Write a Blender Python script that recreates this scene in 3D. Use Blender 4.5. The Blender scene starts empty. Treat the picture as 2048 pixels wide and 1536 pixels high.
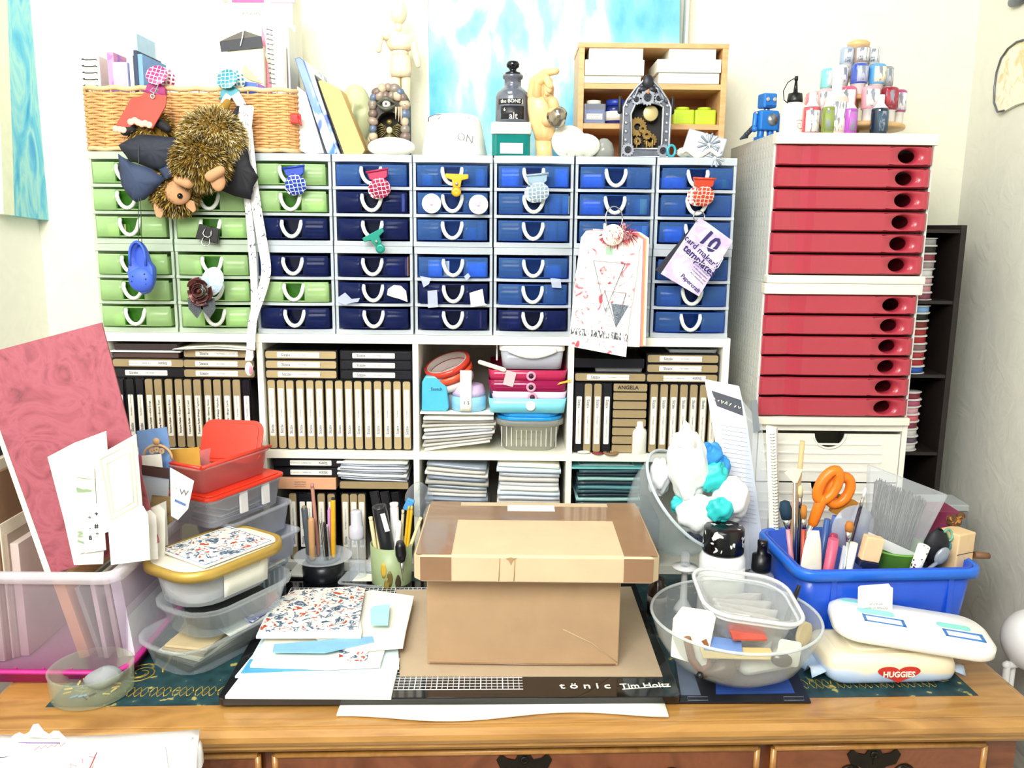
import bpy, math, random
from mathutils import Vector, Matrix, Euler
R = math.radians
SC = bpy.context.scene
COL = SC.collection
random.seed(7)
# ---------------------------------------------------------------- camera, sky light, added lights, exposure
FPX, PITCH, ROLL, CZ = 1700.0, R(10.5), R(0.6), 1.38
cd = bpy.data.cameras.new('camera'); cam = bpy.data.objects.new('camera', cd); COL.objects.link(cam)
cd.sensor_fit = 'HORIZONTAL'; cd.sensor_width = 36; cd.lens = 36 * FPX / 2048; cd.clip_start = .05
cam.matrix_world = Matrix.Translation((0, 0, CZ)) @ Matrix.Rotation(R(90) - PITCH, 4, 'X') @ Matrix.Rotation(ROLL, 4, 'Z')
SC.camera = cam
W = bpy.data.worlds.new('room_light'); SC.world = W; W.use_nodes = True
W.node_tree.nodes['Background'].inputs[0].default_value = (.93, .96, 1, 1)
W.node_tree.nodes['Background'].inputs[1].default_value = .43
def area(name, loc, aim, sx, sy, power, col):
    l = bpy.data.lights.new(name, 'AREA'); l.shape = 'RECTANGLE'; l.size = sx; l.size_y = sy; l.energy = power; l.color = col
    o = bpy.data.objects.new(name, l); COL.objects.link(o); o.location = loc
    o.rotation_euler = (Vector(aim) - Vector(loc)).to_track_quat('-Z', 'Y').to_euler(); return o
area('assumed_key_light', (-.45, -.5, 2.2), (-1.0, 1.5, 1.2), 1.1, .8, 68, (1, .99, .95))  # assumed main light, added up left behind the camera; no window known
area('overhead_fill', (-.3, .85, 2.5), (-.3, 1.2, .8), .5, .5, 8, (1, .985, .94))  # weak extra light added overhead as fill, no fitting known there
VS = SC.view_settings; VS.view_transform = 'Standard'; VS.look = 'None'; VS.gamma = 1; VS.use_curve_mapping = False; VS.exposure = -.12
# ---------------------------------------------------------------- photograph pixel -> place in the room
def ray(px, py):
    u, v = (px - 1024) / FPX, (768 - py) / FPX
    c, s = math.cos(ROLL), math.sin(ROLL); a, b = u * c - v * s, u * s + v * c
    return Vector((a, math.cos(PITCH) + b * math.sin(PITCH), -math.sin(PITCH) + b * math.cos(PITCH)))
EYE = Vector((0, 0, CZ))
def PY(px, py, Y): d = ray(px, py); return EYE + d * (Y / d.y)
def PZ(px, py, Z=.76): d = ray(px, py); return EYE + d * ((Z - CZ) / d.z)
def PX(px, py, X): d = ray(px, py); return EYE + d * (X / d.x)
def PP(px, py, p0, n): d = ray(px, py); return EYE + d * ((p0 - EYE).dot(n) / d.dot(n))
# ---------------------------------------------------------------- mesh builder
def rrect(w, d, r, n=4):
    r = min(r, w / 2 - 1e-5, d / 2 - 1e-5); o = []
    for cx, cy, a0 in ((w/2-r, d/2-r, 0), (-w/2+r, d/2-r, 90), (-w/2+r, -d/2+r, 180), (w/2-r, -d/2+r, 270)):
        for i in range(n + 1): a = R(a0 + 90 * i / n); o.append((cx + r * math.cos(a), cy + r * math.sin(a)))
    return o
def ell(rx, ry, n=20): return [(rx * math.cos(2*math.pi*i/n), ry * math.sin(2*math.pi*i/n)) for i in range(n)]
class MB:
    def __init__(s): s.v = []; s.f = []; s.mi = []; s.sm = []
    def add(s, vs, fs, T=None, mi=0, smooth=False):
        b = len(s.v)
        s.v += [tuple(T @ Vector(p)) if T else tuple(p) for p in vs]
        for f in fs: s.f.append(tuple(i + b for i in f)); s.mi.append(mi); s.sm.append(smooth)
        return s
    def box(s, x0, x1, y0, y1, z0, z1, T=None, mi=0):
        return s.add([(x0,y0,z0),(x1,y0,z0),(x1,y1,z0),(x0,y1,z0),(x0,y0,z1),(x1,y0,z1),(x1,y1,z1),(x0,y1,z1)],
                     [(0,3,2,1),(4,5,6,7),(0,1,5,4),(1,2,6,5),(2,3,7,6),(3,0,4,7)], T, mi)
    def loft(s, rings, T=None, mi=0, smooth=True, c0=True, c1=True):
        n = len(rings[0]); vs = [p for r in rings for p in r]; fs = []
        for k in range(len(rings) - 1):
            for i in range(n):
                j = (i + 1) % n; fs.append((k*n+i, k*n+j, (k+1)*n+j, (k+1)*n+i))
        b = len(s.v); s.add(vs, fs, T, mi, smooth)
        caps = []
        if c0: caps.append(tuple(reversed(range(n))))
        if c1: caps.append(tuple(range((len(rings)-1)*n, len(rings)*n)))
        for c in caps: s.f.append(tuple(i + b for i in c)); s.mi.append(mi); s.sm.append(False)
        return s
    def prism(s, poly, z0, z1, T=None, mi=0, smooth=False):   # outline in XY, extruded along Z
        return s.loft([[(x, y, z0) for x, y in poly], [(x, y, z1) for x, y in poly]], T, mi, smooth)
    def tub(s, w, d, r, h, t=.002, taper=1., rim=0, rh=.004, T=None, mi=0, n=4):   # open container: outside, rim, inside
        lev = [(taper, 0, 0), (1, h - rh if rim else h, 0)]
        o = []
        for sc, z, e in lev: o.append([(x*sc, y*sc, z) for x, y in rrect(w, d, r, n)])
        if rim: o += [[(x, y, h-rh) for x, y in rrect(w+2*rim, d+2*rim, r+rim, n)], [(x, y, h) for x, y in rrect(w+2*rim, d+2*rim, r+rim, n)]]
        q = rrect(w-2*t, d-2*t, max(r-t, .0008), n)
        o += [[(x, y, h) for x, y in q], [(x*taper, y*taper, t) for x, y in q]]
        return s.loft(o, T, mi, True)
    def lathe(s, prof, seg=16, T=None, mi=0, smooth=True):
        rings = [[(max(r, 1e-5) * math.cos(2*math.pi*i/seg), max(r, 1e-5) * math.sin(2*math.pi*i/seg), z) for i in range(seg)] for r, z in prof]
        k = tuple(prof[0]) != tuple(prof[-1])
        return s.loft(rings, T, mi, smooth, k, k)
    def tube(s, pts, r, seg=6, T=None, mi=0, closed=False):
        pts = [Vector(p) for p in pts]; n = len(pts)
        rs = r if isinstance(r, (list, tuple)) else [r] * n
        rings = []; up = None
        for i, p in enumerate(pts):
            a = pts[(i-1) % n] if closed else pts[max(i-1, 0)]; b = pts[(i+1) % n] if closed else pts[min(i+1, n-1)]
            t = (b - a).normalized() if (b - a).length > 1e-9 else Vector((0, 0, 1))
            if up is None: up = t.orthogonal().normalized()
            up = (up - t * up.dot(t)); up = up.normalized() if up.length > 1e-6 else t.orthogonal().normalized()
            w = t.cross(up)
            rings.append([p + (up * math.cos(2*math.pi*k/seg) + w * math.sin(2*math.pi*k/seg)) * rs[i] for k in range(seg)])
        if closed: rings.append(rings[0])
        return s.loft(rings, T, mi, True, not closed, not closed)
    def cap(s, p0, p1, r0, r1, seg=10, T=None, mi=0):       # capsule with rounded ends
        p0, p1 = Vector(p0), Vector(p1); d = (p1 - p0).normalized()
        pts, rs = [], []
        for a in (-90, -60, -30): pts.append(p0 + d * r0 * math.sin(R(a))); rs.append(max(r0 * math.cos(R(a)), 1e-4))
        pts += [p0, p1]; rs += [r0, r1]
        for a in (30, 60, 90): pts.append(p1 + d * r1 * math.sin(R(a))); rs.append(max(r1 * math.cos(R(a)), 1e-4))
        return s.tube(pts, rs, seg, T, mi)
    def ball(s, c, r, seg=12, rings=8, T=None, mi=0):
        if not isinstance(r, (tuple, list)): r = (r, r, r)
        rg = []
        for k in range(rings + 1):
            a = -math.pi/2 + math.pi * k / rings; cr = max(math.cos(a), 1e-3)
            rg.append([(c[0] + r[0]*cr*math.cos(2*math.pi*i/seg), c[1] + r[1]*cr*math.sin(2*math.pi*i/seg), c[2] + r[2]*math.sin(a)) for i in range(seg)])
        return s.loft(rg, T, mi, True)
    def sheet(s, nu, nv, fn, t=0, T=None, mi=0, smooth=True):   # fn(u,v)->point; t: thickness along the normal
        P = [[Vector(fn(i/nu, j/nv)) for i in range(nu+1)] for j in range(nv+1)]
        def id_(i, j, o=0): return o + j*(nu+1) + i
        vs = [p for r in P for p in r]; N = len(vs); fs = []
        for j in range(nv):
            for i in range(nu): fs.append((id_(i,j), id_(i+1,j), id_(i+1,j+1), id_(i,j+1)))
        if t:
            for j in range(nv+1):
                for i in range(nu+1):
                    a = P[j][min(i+1,nu)] - P[j][max(i-1,0)]; b = P[min(j+1,nv)][i] - P[max(j-1,0)][i]
                    n = a.cross(b); n = n.normalized() if n.length > 1e-12 else Vector((0,0,1)); vs.append(P[j][i] - n*t)
            for j in range(nv):
                for i in range(nu): fs.append((id_(i,j,N), id_(i,j+1,N), id_(i+1,j+1,N), id_(i+1,j,N)))
            ed = [(i,0) for i in range(nu)] + [(nu,j) for j in range(nv)] + [(nu-i,nv) for i in range(nu)] + [(0,nv-j) for j in range(nv)]
            for k, (i, j) in enumerate(ed):
                i2, j2 = ed[(k+1) % len(ed)]; fs.append((id_(i2,j2), id_(i,j), id_(i,j,N), id_(i2,j2,N)))
        return s.add(vs, fs, T, mi, smooth)
    def mesh(s, name):
        m = bpy.data.meshes.new(name); m.from_pydata(s.v, [], s.f)
        m.polygons.foreach_set('use_smooth', s.sm); m.polygons.foreach_set('material_index', s.mi); m.update(); return m
# ---------------------------------------------------------------- objects
def tag(o, label=None, cat=None, group=None, kind=None):
    if label: o['label'] = label
    if cat: o['category'] = cat
    if group: o['group'] = group
    if kind: o['kind'] = kind
    return o
def XF(loc=(0,0,0), rot=(0,0,0), s=1):
    return Matrix.Translation(loc) @ Euler([R(a) for a in rot]).to_matrix().to_4x4() @ Matrix.Scale(s, 4)
def place(o, loc=None, rot=None, T=None):
    if T is not None: o.matrix_local = T
    else:
        if loc is not None: o.location = loc
        if rot is not None: o.rotation_euler = [R(a) for a in rot]
    return o
def ob(name, m, mats, parent=None, loc=None, rot=None, T=None, bev=0, label=None, cat=None, group=None, kind=None):
    me = m.mesh(name) if isinstance(m, MB) else m
    if mats is not None:
        if len(me.materials): me.materials.clear()
        for k in (mats if isinstance(mats, (list, tuple)) else [mats]): me.materials.append(k)
    o = bpy.data.objects.new(name, me); COL.objects.link(o)
    if parent: o.parent = parent
    place(o, loc, rot, T)
    if bev:
        b = o.modifiers.new('bevel', 'BEVEL'); b.width = bev; b.segments = 2; b.limit_method = 'ANGLE'
    return tag(o, label, cat, group, kind)
def th(name, label, cat, loc=(0,0,0), rot=(0,0,0), group=None, T=None):
    o = bpy.data.objects.new(name, None); COL.objects.link(o); o.empty_display_size = .02
    place(o, loc, rot, T); return tag(o, label, cat, group)
def clone(o, parent=None):
    c = o.copy(); COL.objects.link(c); c.parent = parent
    for ch in list(o.children): clone(ch, c)
    return c
ORD = ['first','second','third','fourth','fifth','sixth','seventh','eighth','ninth','tenth','eleventh','twelfth','thirteenth','fourteenth','fifteenth','sixteenth','seventeenth','eighteenth','nineteenth','twentieth']
_TX = {}
def tmesh(s, size, bold=0, sx=1.):
    k = (s, size, bold, sx)
    if k not in _TX:
        c = bpy.data.curves.new('lettering', 'FONT'); c.body = s; c.size = size; c.align_x = 'CENTER'; c.align_y = 'CENTER'; c.resolution_u = 2
        c.extrude = size * .012 + .00008; c.offset = bold * size
        o = bpy.data.objects.new('lettering', c); COL.objects.link(o)
        dg = bpy.context.evaluated_depsgraph_get(); me = bpy.data.meshes.new_from_object(o.evaluated_get(dg)); me.name = 'lettering'
        bpy.data.objects.remove(o); bpy.data.curves.remove(c)
        for v in me.vertices: v.co.x *= sx
        _TX[k] = me
    return _TX[k]
def frame(o, x, y):       # matrix from origin, x direction, rough y direction
    x = Vector(x).normalized(); z = x.cross(Vector(y)).normalized(); y = z.cross(x)
    return Matrix(((x.x,y.x,z.x,o[0]),(x.y,y.y,z.y,o[1]),(x.z,y.z,z.z,o[2]),(0,0,0,1)))
def txt(s, size, mat, parent, T, bold=0, sx=1., name='lettering'):
    return ob(name, tmesh(s, size, bold, sx), mat, parent, T=T)
def scrib(w, h, mat, parent, T, r=.00035, seed=1, name='scribble'):   # writing too small to read: a run of pen strokes
    rn = random.Random(seed); n = max(int(w/(h*.32)), 4); pts = []; m = MB()
    for k in range(n + 1):
        if rn.random() < .12 and len(pts) > 1: m.tube(pts, r, 4); pts = []; continue
        pts.append((-w/2 + w*k/n, (h/2)*(1 if k % 2 else -1)*rn.uniform(.35, 1), .0001))
    if len(pts) > 1: m.tube(pts, r, 4)
    return ob(name, m, mat, parent, T=T)
FR = XF(rot=(90, 0, 0))       # text standing up, facing the viewer (-Y)
def frt(x, y, z, rz=0): return XF((x, y, z)) @ XF(rot=(0, rz, 0)) @ FR
def poly_on(pts, p0, n, thick):  # outline traced on a plane in the room, given real thickness behind it
    p0, n = Vector(p0), Vector(n).normalized()
    P = [PP(x, y, p0, n) for x, y in pts]
    if n.dot(EYE - p0) < 0: n = -n
    q = [p - n * thick for p in P]
    m = MB(); m.loft([P, q], None, 0, False); return m, P, n
def slab(name, pts, p0, n, thick, mats, parent=None, **k):
    m, P, nn = poly_on(pts, p0, n, thick)
    c = sum(P, Vector()) / len(P)
    m.v = [tuple(Vector(v) - c) for v in m.v]
    o = ob(name, m, mats, parent, loc=c, **k); return o
def lean(Y, px, py, back=0, yaw=0):   # plane through the pixel at depth Y, tilted back (degrees) and turned
    n = Vector((math.sin(R(yaw)) * math.cos(R(back)), -math.cos(R(yaw)) * math.cos(R(back)), math.sin(R(back))))
    return PY(px, py, Y), n
# ---------------------------------------------------------------- materials
def lin(h):
    if not isinstance(h, str): return tuple(h)
    h = h.lstrip('#'); c = [int(h[i:i+2], 16)/255 for i in (0, 2, 4)]
    return tuple(x/12.92 if x <= .04045 else ((x+.055)/1.055)**2.4 for x in c)
def sc_(c, f): return tuple(min(x*f, 1) for x in c) + (1,)
_MC = {}
def _new(name):
    m = bpy.data.materials.new(name); m.use_nodes = True; nt = m.node_tree
    return m, nt, nt.nodes['Principled BSDF']
def nd(nt, t, **k):
    n = nt.nodes.new(t)
    for a, b in k.items():
        if a.startswith('i_'): n.inputs[a[2:].replace('_', ' ')].default_value = b
        else: setattr(n, a, b)
    return n
def coord(nt, scale=(1,1,1), rot=(0,0,0), kind='Object', loc=(0,0,0)):
    tc = nd(nt, 'ShaderNodeTexCoord'); mp = nd(nt, 'ShaderNodeMapping')
    mp.inputs['Scale'].default_value = scale; mp.inputs['Rotation'].default_value = [R(a) for a in rot]; mp.inputs['Location'].default_value = loc
    nt.links.new(tc.outputs[kind], mp.inputs[0]); return mp.outputs[0]
def ramp(nt, fac, stops, interp='LINEAR'):
    r = nd(nt, 'ShaderNodeValToRGB'); r.color_ramp.interpolation = interp; e = r.color_ramp.elements
    while len(e) < len(stops): e.new(.5)
    for i, (p, c) in enumerate(stops): e[i].position = p; e[i].color = tuple(lin(c)) + (1,)
    nt.links.new(fac, r.inputs[0]); return r.outputs[0]
def bump(nt, b, h, strength, dist=.002):
    n = nd(nt, 'ShaderNodeBump'); n.inputs['Strength'].default_value = strength; n.inputs['Distance'].default_value = dist
    nt.links.new(h, n.inputs['Height']); nt.links.new(n.outputs[0], b.inputs['Normal'])
def pm(col, rough=.5, metal=0, var=.06, scale=40, bmp=0, name=None, spec=.5, coat=0, sheen=0):
    k = ('pm', col, rough, metal, var, scale, bmp, spec, coat)
    if k in _MC: return _MC[k]
    m, nt, b = _new(name or 'paint_' + str(len(_MC))); c = lin(col)
    b.inputs['Roughness'].default_value = rough; b.inputs['Metallic'].default_value = metal; b.inputs['Specular IOR Level'].default_value = spec
    b.inputs['Coat Weight'].default_value = coat
    if var or bmp:
        no = nd(nt, 'ShaderNodeTexNoise'); no.inputs['Scale'].default_value = scale; no.inputs['Detail'].default_value = 4
        nt.links.new(coord(nt), no.inputs['Vector'])
        r = nd(nt, 'ShaderNodeValToRGB'); e = r.color_ramp.elements; e[0].position = .3; e[1].position = .7
        e[0].color = sc_(c, 1-var); e[1].color = sc_(c, 1+var)
        nt.links.new(no.outputs[0], r.inputs[0]); nt.links.new(r.outputs[0], b.inputs['Base Color'])
        if bmp: bump(nt, b, no.outputs[0], bmp)
    else: b.inputs['Base Color'].default_value = c + (1,)
    m.diffuse_color = c + (1,); _MC[k] = m; return m
def clear(col='#ffffff', alpha=.25, rough=.12, tint=None, name=None, body=None):
    k = ('clear', col, alpha, rough, tint, body)      # see-through plastic: tinted transparency under a glossy skin
    if k in _MC: return _MC[k]
    m, nt, b = _new(name or 'clear_plastic_' + str(len(_MC)))
    b.inputs['Base Color'].default_value = lin(body or col) + (1,); b.inputs['Roughness'].default_value = rough
    tr = nd(nt, 'ShaderNodeBsdfTransparent'); tr.inputs[0].default_value = lin(tint or col) + (1,)
    lw = nd(nt, 'ShaderNodeLayerWeight'); lw.inputs[0].default_value = .35
    mr = nd(nt, 'ShaderNodeMapRange'); mr.inputs['To Min'].default_value = alpha; mr.inputs['To Max'].default_value = min(1, alpha + .28)
    mx = nd(nt, 'ShaderNodeMixShader'); out = nt.nodes['Material Output']
    nt.links.new(lw.outputs['Facing'], mr.inputs['Value']); nt.links.new(mr.outputs[0], mx.inputs[0])
    nt.links.new(tr.outputs[0], mx.inputs[1]); nt.links.new(b.outputs[0], mx.inputs[2]); nt.links.new(mx.outputs[0], out.inputs[0])
    m.diffuse_color = lin(col) + (.4,); _MC[k] = m; return m
def wood(c0, c1, scale=(3, 30, 30), rough=.4, name='wood', dist=3, coat=.2, rot=(0,0,0)):
    k = ('wood', c0, c1, scale, rough, rot)
    if k in _MC: return _MC[k]
    m, nt, b = _new(name); v = coord(nt, scale, rot)
    no = nd(nt, 'ShaderNodeTexNoise'); no.inputs['Scale'].default_value = 1; no.inputs['Detail'].default_value = 8; no.inputs['Distortion'].default_value = dist
    nt.links.new(v, no.inputs[0])
    nt.links.new(ramp(nt, no.outputs[0], [(.25, c0), (.5, c1), (.75, c0)]), b.inputs['Base Color'])
    b.inputs['Roughness'].default_value = rough; b.inputs['Coat Weight'].default_value = coat; bump(nt, b, no.outputs[0], .08, .001)
    m.diffuse_color = lin(c1) + (1,); _MC[k] = m; return m
def spots(c0, c1, scale=300, width=.08, rough=.4, kind='edge', rnd=1.):   # printed cell / net pattern
    k = ('spots', c0, c1, scale, width, rough, kind, rnd)
    if k in _MC: return _MC[k]
    m, nt, b = _new('print_' + str(len(_MC)))
    vo = nd(nt, 'ShaderNodeTexVoronoi'); vo.feature = 'DISTANCE_TO_EDGE' if kind == 'edge' else 'F1'; vo.inputs['Scale'].default_value = scale
    vo.inputs['Randomness'].default_value = rnd
    nt.links.new(coord(nt), vo.inputs['Vector'])
    nt.links.new(ramp(nt, vo.outputs['Distance'], [(width, c0), (width + .03, c1)]), b.inputs['Base Color'])
    b.inputs['Roughness'].default_value = rough; _MC[k] = m; return m
def patches(stops, scale=40, rough=.6, detail=3, dist=1, interp='CONSTANT', vec=(1,1,1), bmp=0, metal=0):   # blotchy print / marbling
    k = ('pat', tuple(stops), scale, rough, detail, dist, interp, vec)
    if k in _MC: return _MC[k]
    m, nt, b = _new('print_' + str(len(_MC)))
    no = nd(nt, 'ShaderNodeTexNoise'); no.inputs['Scale'].default_value = scale; no.inputs['Detail'].default_value = detail; no.inputs['Distortion'].default_value = dist
    nt.links.new(coord(nt, vec), no.inputs[0])
    nt.links.new(ramp(nt, no.outputs[0], stops, interp), b.inputs['Base Color'])
    b.inputs['Roughness'].default_value = rough; b.inputs['Metallic'].default_value = metal
    if bmp: bump(nt, b, no.outputs[0], bmp)
    m.diffuse_color = lin(stops[-1][1]) + (1,); _MC[k] = m; return m
WHITE = pm('#efeddd', .5, var=.02, name='white_laminate')
PAPER = pm('#f0efe0', .8, var=.03, name='white_paper')
CREAM = pm('#f3ecd2', .75, var=.03, name='cream_card')
BLACK = pm('#0b0b10', .35, var=.1, name='black_plastic')
INK = pm('#1a1c26', .7, var=.05, name='ink')
GREYINK = pm('#70707c', .7, var=.05, name='grey_ink')
STEEL = pm('#c9c9c6', .25, 1, .03, name='steel')
TAN = pm('#9c8963', .5, var=.05, name='tan_die_insert')
KRAFT = pm('#c9a474', .75, var=.05, scale=60, name='kraft_card')
# ================================================================ the room
def plaster(name, col, b, sc=14):
    m, nt, p = _new(name); v = coord(nt)
    no = nd(nt, 'ShaderNodeTexNoise'); no.inputs['Scale'].default_value = sc; no.inputs['Detail'].default_value = 6; no.inputs['Distortion'].default_value = 2.2; nt.links.new(v, no.inputs[0])
    nt.links.new(ramp(nt, no.outputs[0], [(.3, tuple(x*.95 for x in lin(col))), (.7, lin(col))]), p.inputs['Base Color'])
    p.inputs['Roughness'].default_value = .85; bump(nt, p, no.outputs[0], b, .006); return m
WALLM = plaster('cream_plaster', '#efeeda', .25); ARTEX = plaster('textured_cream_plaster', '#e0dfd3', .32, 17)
YB = 1.74
ob('wall_back', MB().box(-1.0, .95, YB, YB+.06, 0, 2.6), WALLM, kind='structure')
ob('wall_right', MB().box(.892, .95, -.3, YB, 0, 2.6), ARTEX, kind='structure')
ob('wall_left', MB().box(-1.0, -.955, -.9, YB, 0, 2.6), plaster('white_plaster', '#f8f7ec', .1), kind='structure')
fl = ob('floor', MB().box(-1.0, .95, -.9, YB, -.05, -.012), pm('#4d4a46', .8), kind='structure')
FLW = wood('#8d8880', '#b3ada2', (30, 2, 30), .5, 'grey_floor_board')
pl = MB().box(0, .118, 0, 2.6, 0, .012).mesh('plank')
for i in range(16): ob('plank', pl, FLW, fl, loc=(-.99 + i*.121, -.87, -.012))
# ================================================================ desk
DT = XF((.02, .985, 0), (0, 0, 2.4)); DI = DT.inverted()
def dloc(px, py, z=.76): return DI @ PZ(px, py, z)
DW = wood('#865a24', '#b58646', (2.2, 14, 14), .32, 'polished_yew', 2.5, .5); DWD = wood('#5c2d12', '#80482a', (5, 12, 5), .35, 'dark_burr_veneer', 4, .4)
DWL = wood('#8f5a20', '#b9853f', (14, 3, 14), .35, 'light_beading', 2, .4)
dk = th('writing_desk', 'polished yew wood desk with green leather inlay and beaded drawer fronts', 'desk', T=DT)
XL, XR, DD = -.69, .678, .715
ob('desk_top', MB().box(XL, XR, 0, DD, .737, .7595), DW, dk, bev=.0012)
lm = MB(); prof = [(0, .7585), (-.006, .758), (-.0135, .7525), (-.015, .746), (-.0125, .740), (-.008, .737), (-.0085, .733), (-.004, .727), (.004, .722), (.012, .720), (.012, .736), (0, .7372)]
def mould(a, b, out): return [[(a[0] + (b[0]-a[0])*t - out[0]*y, a[1] + (b[1]-a[1])*t - out[1]*y, z) for y, z in prof] for t in (0, 1)]
lm.loft(mould((XL-.012, -.001), (XR+.012, -.001), (0, -1)), None, 0, False)
ob('edge_moulding', lm, DW, dk)
for nm, x, o in (('edge_moulding', XL, (-1, 0)), ('edge_moulding', XR, (1, 0))):
    a, b = ((x, DD), (x, 0)) if o[0] < 0 else ((x, 0), (x, DD))
    ob(nm, MB().loft(mould(a, b, o), None, 0, False), DW, dk)
lth, nt, b_ = _new('green_leather'); v_ = coord(nt)
no1 = nd(nt, 'ShaderNodeTexNoise'); no1.inputs['Scale'].default_value = 55; no1.inputs['Detail'].default_value = 7; nt.links.new(v_, no1.inputs[0])
nt.links.new(ramp(nt, no1.outputs[0], [(.3, '#0d2a2e'), (.58, '#1d4147'), (.63, '#2b4d4f'), (.66, '#a99a52')]), b_.inputs['Base Color'])
b_.inputs['Roughness'].default_value = .45; bump(nt, b_, no1.outputs[0], .1, .001)
GOLD = pm('#c9a93f', .4, .6, .1, name='gold_tooling')
il = dloc(105, 1419); ir = dloc(1952, 1386)
IX0, IX1, IY0 = il.x - .012, ir.x, (il.y + ir.y) / 2
ob('leather_inlay', MB().box(IX0, IX1, IY0, DD-.05, .7590, .7601), lth, dk)
gb = MB()
def scroll(m, x, y, s, ph, z=.7595):
    pts = [(x + s*(t*.9 - .45), y + s*.40*math.sin(t*6.28*1.5 + ph), z) for t in [k/10 for k in range(11)]]; m.tube(pts, .0011, 4)
    pts = [(x + s*.16*math.cos(a)*(1 - a/9), y + s*.2*math.sin(a)*(1 - a/9), z) for a in [k*.7 for k in range(10)]]; m.tube(pts, .0008, 4)
for k in range(int((IX1-IX0-.06)/.03)):
    scroll(gb, IX0 + .045 + k*.03, IY0 + .034, .03, 0); scroll(gb, IX0 + .045 + k*.03, IY0 + .034, .03, 3.14)
for k in range(int(.55/.03)):
    for xx in (IX0 + .03, IX1 - .03):
        t = MB(); scroll(t, 0, 0, .03, 0); scroll(t, 0, 0, .03, 3.14); gb.add(t.v, t.f, XF((xx, IY0+.05+k*.03, 0), (0, 0, 90)), 0, True)
for sx, cx in ((1, IX0 + .09), (-1, IX1 - .09)):
    for a0, rr in ((0, .03), (2, .022), (4, .026)):
        gb.tube([(cx + sx*(rr*math.cos(a0+a)*(1-a/8)), IY0 + .085 + rr*math.sin(a0+a)*(1-a/8), .7595) for a in [k*.5 for k in range(13)]], .0013, 4)
ob('gold_border', gb, GOLD, dk, label='worn gilt scrollwork tooled into the leather')
ob('frieze', MB().box(XL+.015, XR-.015, .022, .66, .60, .7365), DWD, dk)
for sx in (XL+.02, XR-.32): ob('pedestal', MB().box(sx, sx+.30, .03, .65, .0, .60), DWD, dk, bev=.002)
def dfx(px): return (DI @ PY(px, 1515, 1.0)).x
BRASS = pm('#2b251d', .4, .7, .2, name='antique_brass')
def desk_drawer(x0, x1, z0=.62, z1=.712):
    d = ob('drawer', MB().box(x0, x1, .010, .03, z0, z1), DWD, dk, bev=.001)
    be = MB()
    for a, b in (((x0, z0), (x1, z0)), ((x1, z0), (x1, z1)), ((x1, z1), (x0, z1)), ((x0, z1), (x0, z0))):
        be.tube([(a[0], .0105, a[1]), (b[0], .0105, b[1])], .0042, 8)
    ob('bead', be, DWL, d)
    return d
def escutcheon(d, x, z):
    o = [(-.036,.006),(-.030,.014),(-.022,.008),(-.012,.006),(-.006,.016),(0,.019),(.006,.016),(.012,.006),(.022,.008),(.030,.014),(.036,.006),(.030,-.008),(.018,-.011),(.010,-.018),(0,-.024),(-.010,-.018),(-.018,-.011),(-.030,-.008)]
    m = MB().prism(o, 0, .0022); m.lathe([(.0055, .002), (.0055, .0035), (.003, .0042), (.003, .002)], 12, XF((0, .006, 0))); m.box(-.0012, .0012, -.008, .004, .002, .0034)
    ob('keyhole_plate', m, BRASS, d, T=XF((x, .010, z)) @ FR)
def rosette(d, x, z):
    m = MB().lathe([(.0155, 0), (.0155, .002), (.012, .005), (.007, .006), (.0001, .007)], 20)
    for k in range(10): a = k*.628; m.ball((.011*math.cos(a), .011*math.sin(a), .004), (.0035, .0035, .003), 8, 4)
    m.tube([(0, 0, .005), (0, 0, .016)], .003, 8)
    ob('rosette', m, BRASS, d, T=XF((x, .010, z)) @ FR)
def zat(px, py): return PY(px, py, 1.0).z
dl = desk_drawer(XL+.04, dfx(524)); dm = desk_drawer(dfx(557), dfx(1518)); dr = desk_drawer(dfx(1552), dfx(1988))
escutcheon(dm, dfx(1048), .695); escutcheon(dr, dfx(1758), .695)
for d, ps in ((dm, (1220, 1345)), (dr, (1712, 1824))):
    for p in ps: rosette(d, dfx(p), .671)
ob('bail_handle', MB().tube([(dfx(1712)+(dfx(1824)-dfx(1712))*t, -.006, .671 - .026*math.sin(t*math.pi)) for t in [k/10 for k in range(11)]], .003, 6), BRASS, dr)
ob('bail_handle', MB().tube([(dfx(1220)+(dfx(1345)-dfx(1220))*t, -.006, .671 - .026*math.sin(t*math.pi)) for t in [k/10 for k in range(11)]], .003, 6), BRASS, dm)
# ================================================================ cube shelf on the desk
YS, SX0, SX1, ZD = 1.46, -.714, .377, .7602
SD = .25; Z0, Z1, Z2 = .776, .984, 1.193
DIV = [-.4395, -.1685, .1025]
sh = th('cube_shelf', 'white laminate shelf unit of open cubes standing on the desk behind the box', 'shelf unit')
ob('bottom_panel', MB().box(SX0, SX1, YS, YS+SD, ZD, Z0), WHITE, sh)
ob('middle_shelf', MB().box(SX0+.011, SX1-.011, YS+.001, YS+SD-.004, Z1-.013, Z1), WHITE, sh)
ob('top_panel', MB().box(SX0, SX1, YS, YS+SD, Z2-.015, Z2), WHITE, sh)
for x0, x1 in ((SX0, SX0+.012), (SX1-.012, SX1)): ob('side_panel', MB().box(x0, x1, YS, YS+SD, Z0, Z2-.015), WHITE, sh)
for x in DIV:
    ob('divider', MB().box(x-.005, x+.005, YS+.0015, YS+SD-.004, Z0, Z1-.013), WHITE, sh)
    ob('divider', MB().box(x-.005, x+.005, YS+.0015, YS+SD-.004, Z1, Z2-.015), WHITE, sh)
ob('back_panel', MB().box(SX0+.01, SX1-.01, YS+SD-.004, YS+SD, Z0, Z2-.015), pm('#cfc7b6', .8), sh)
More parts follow.
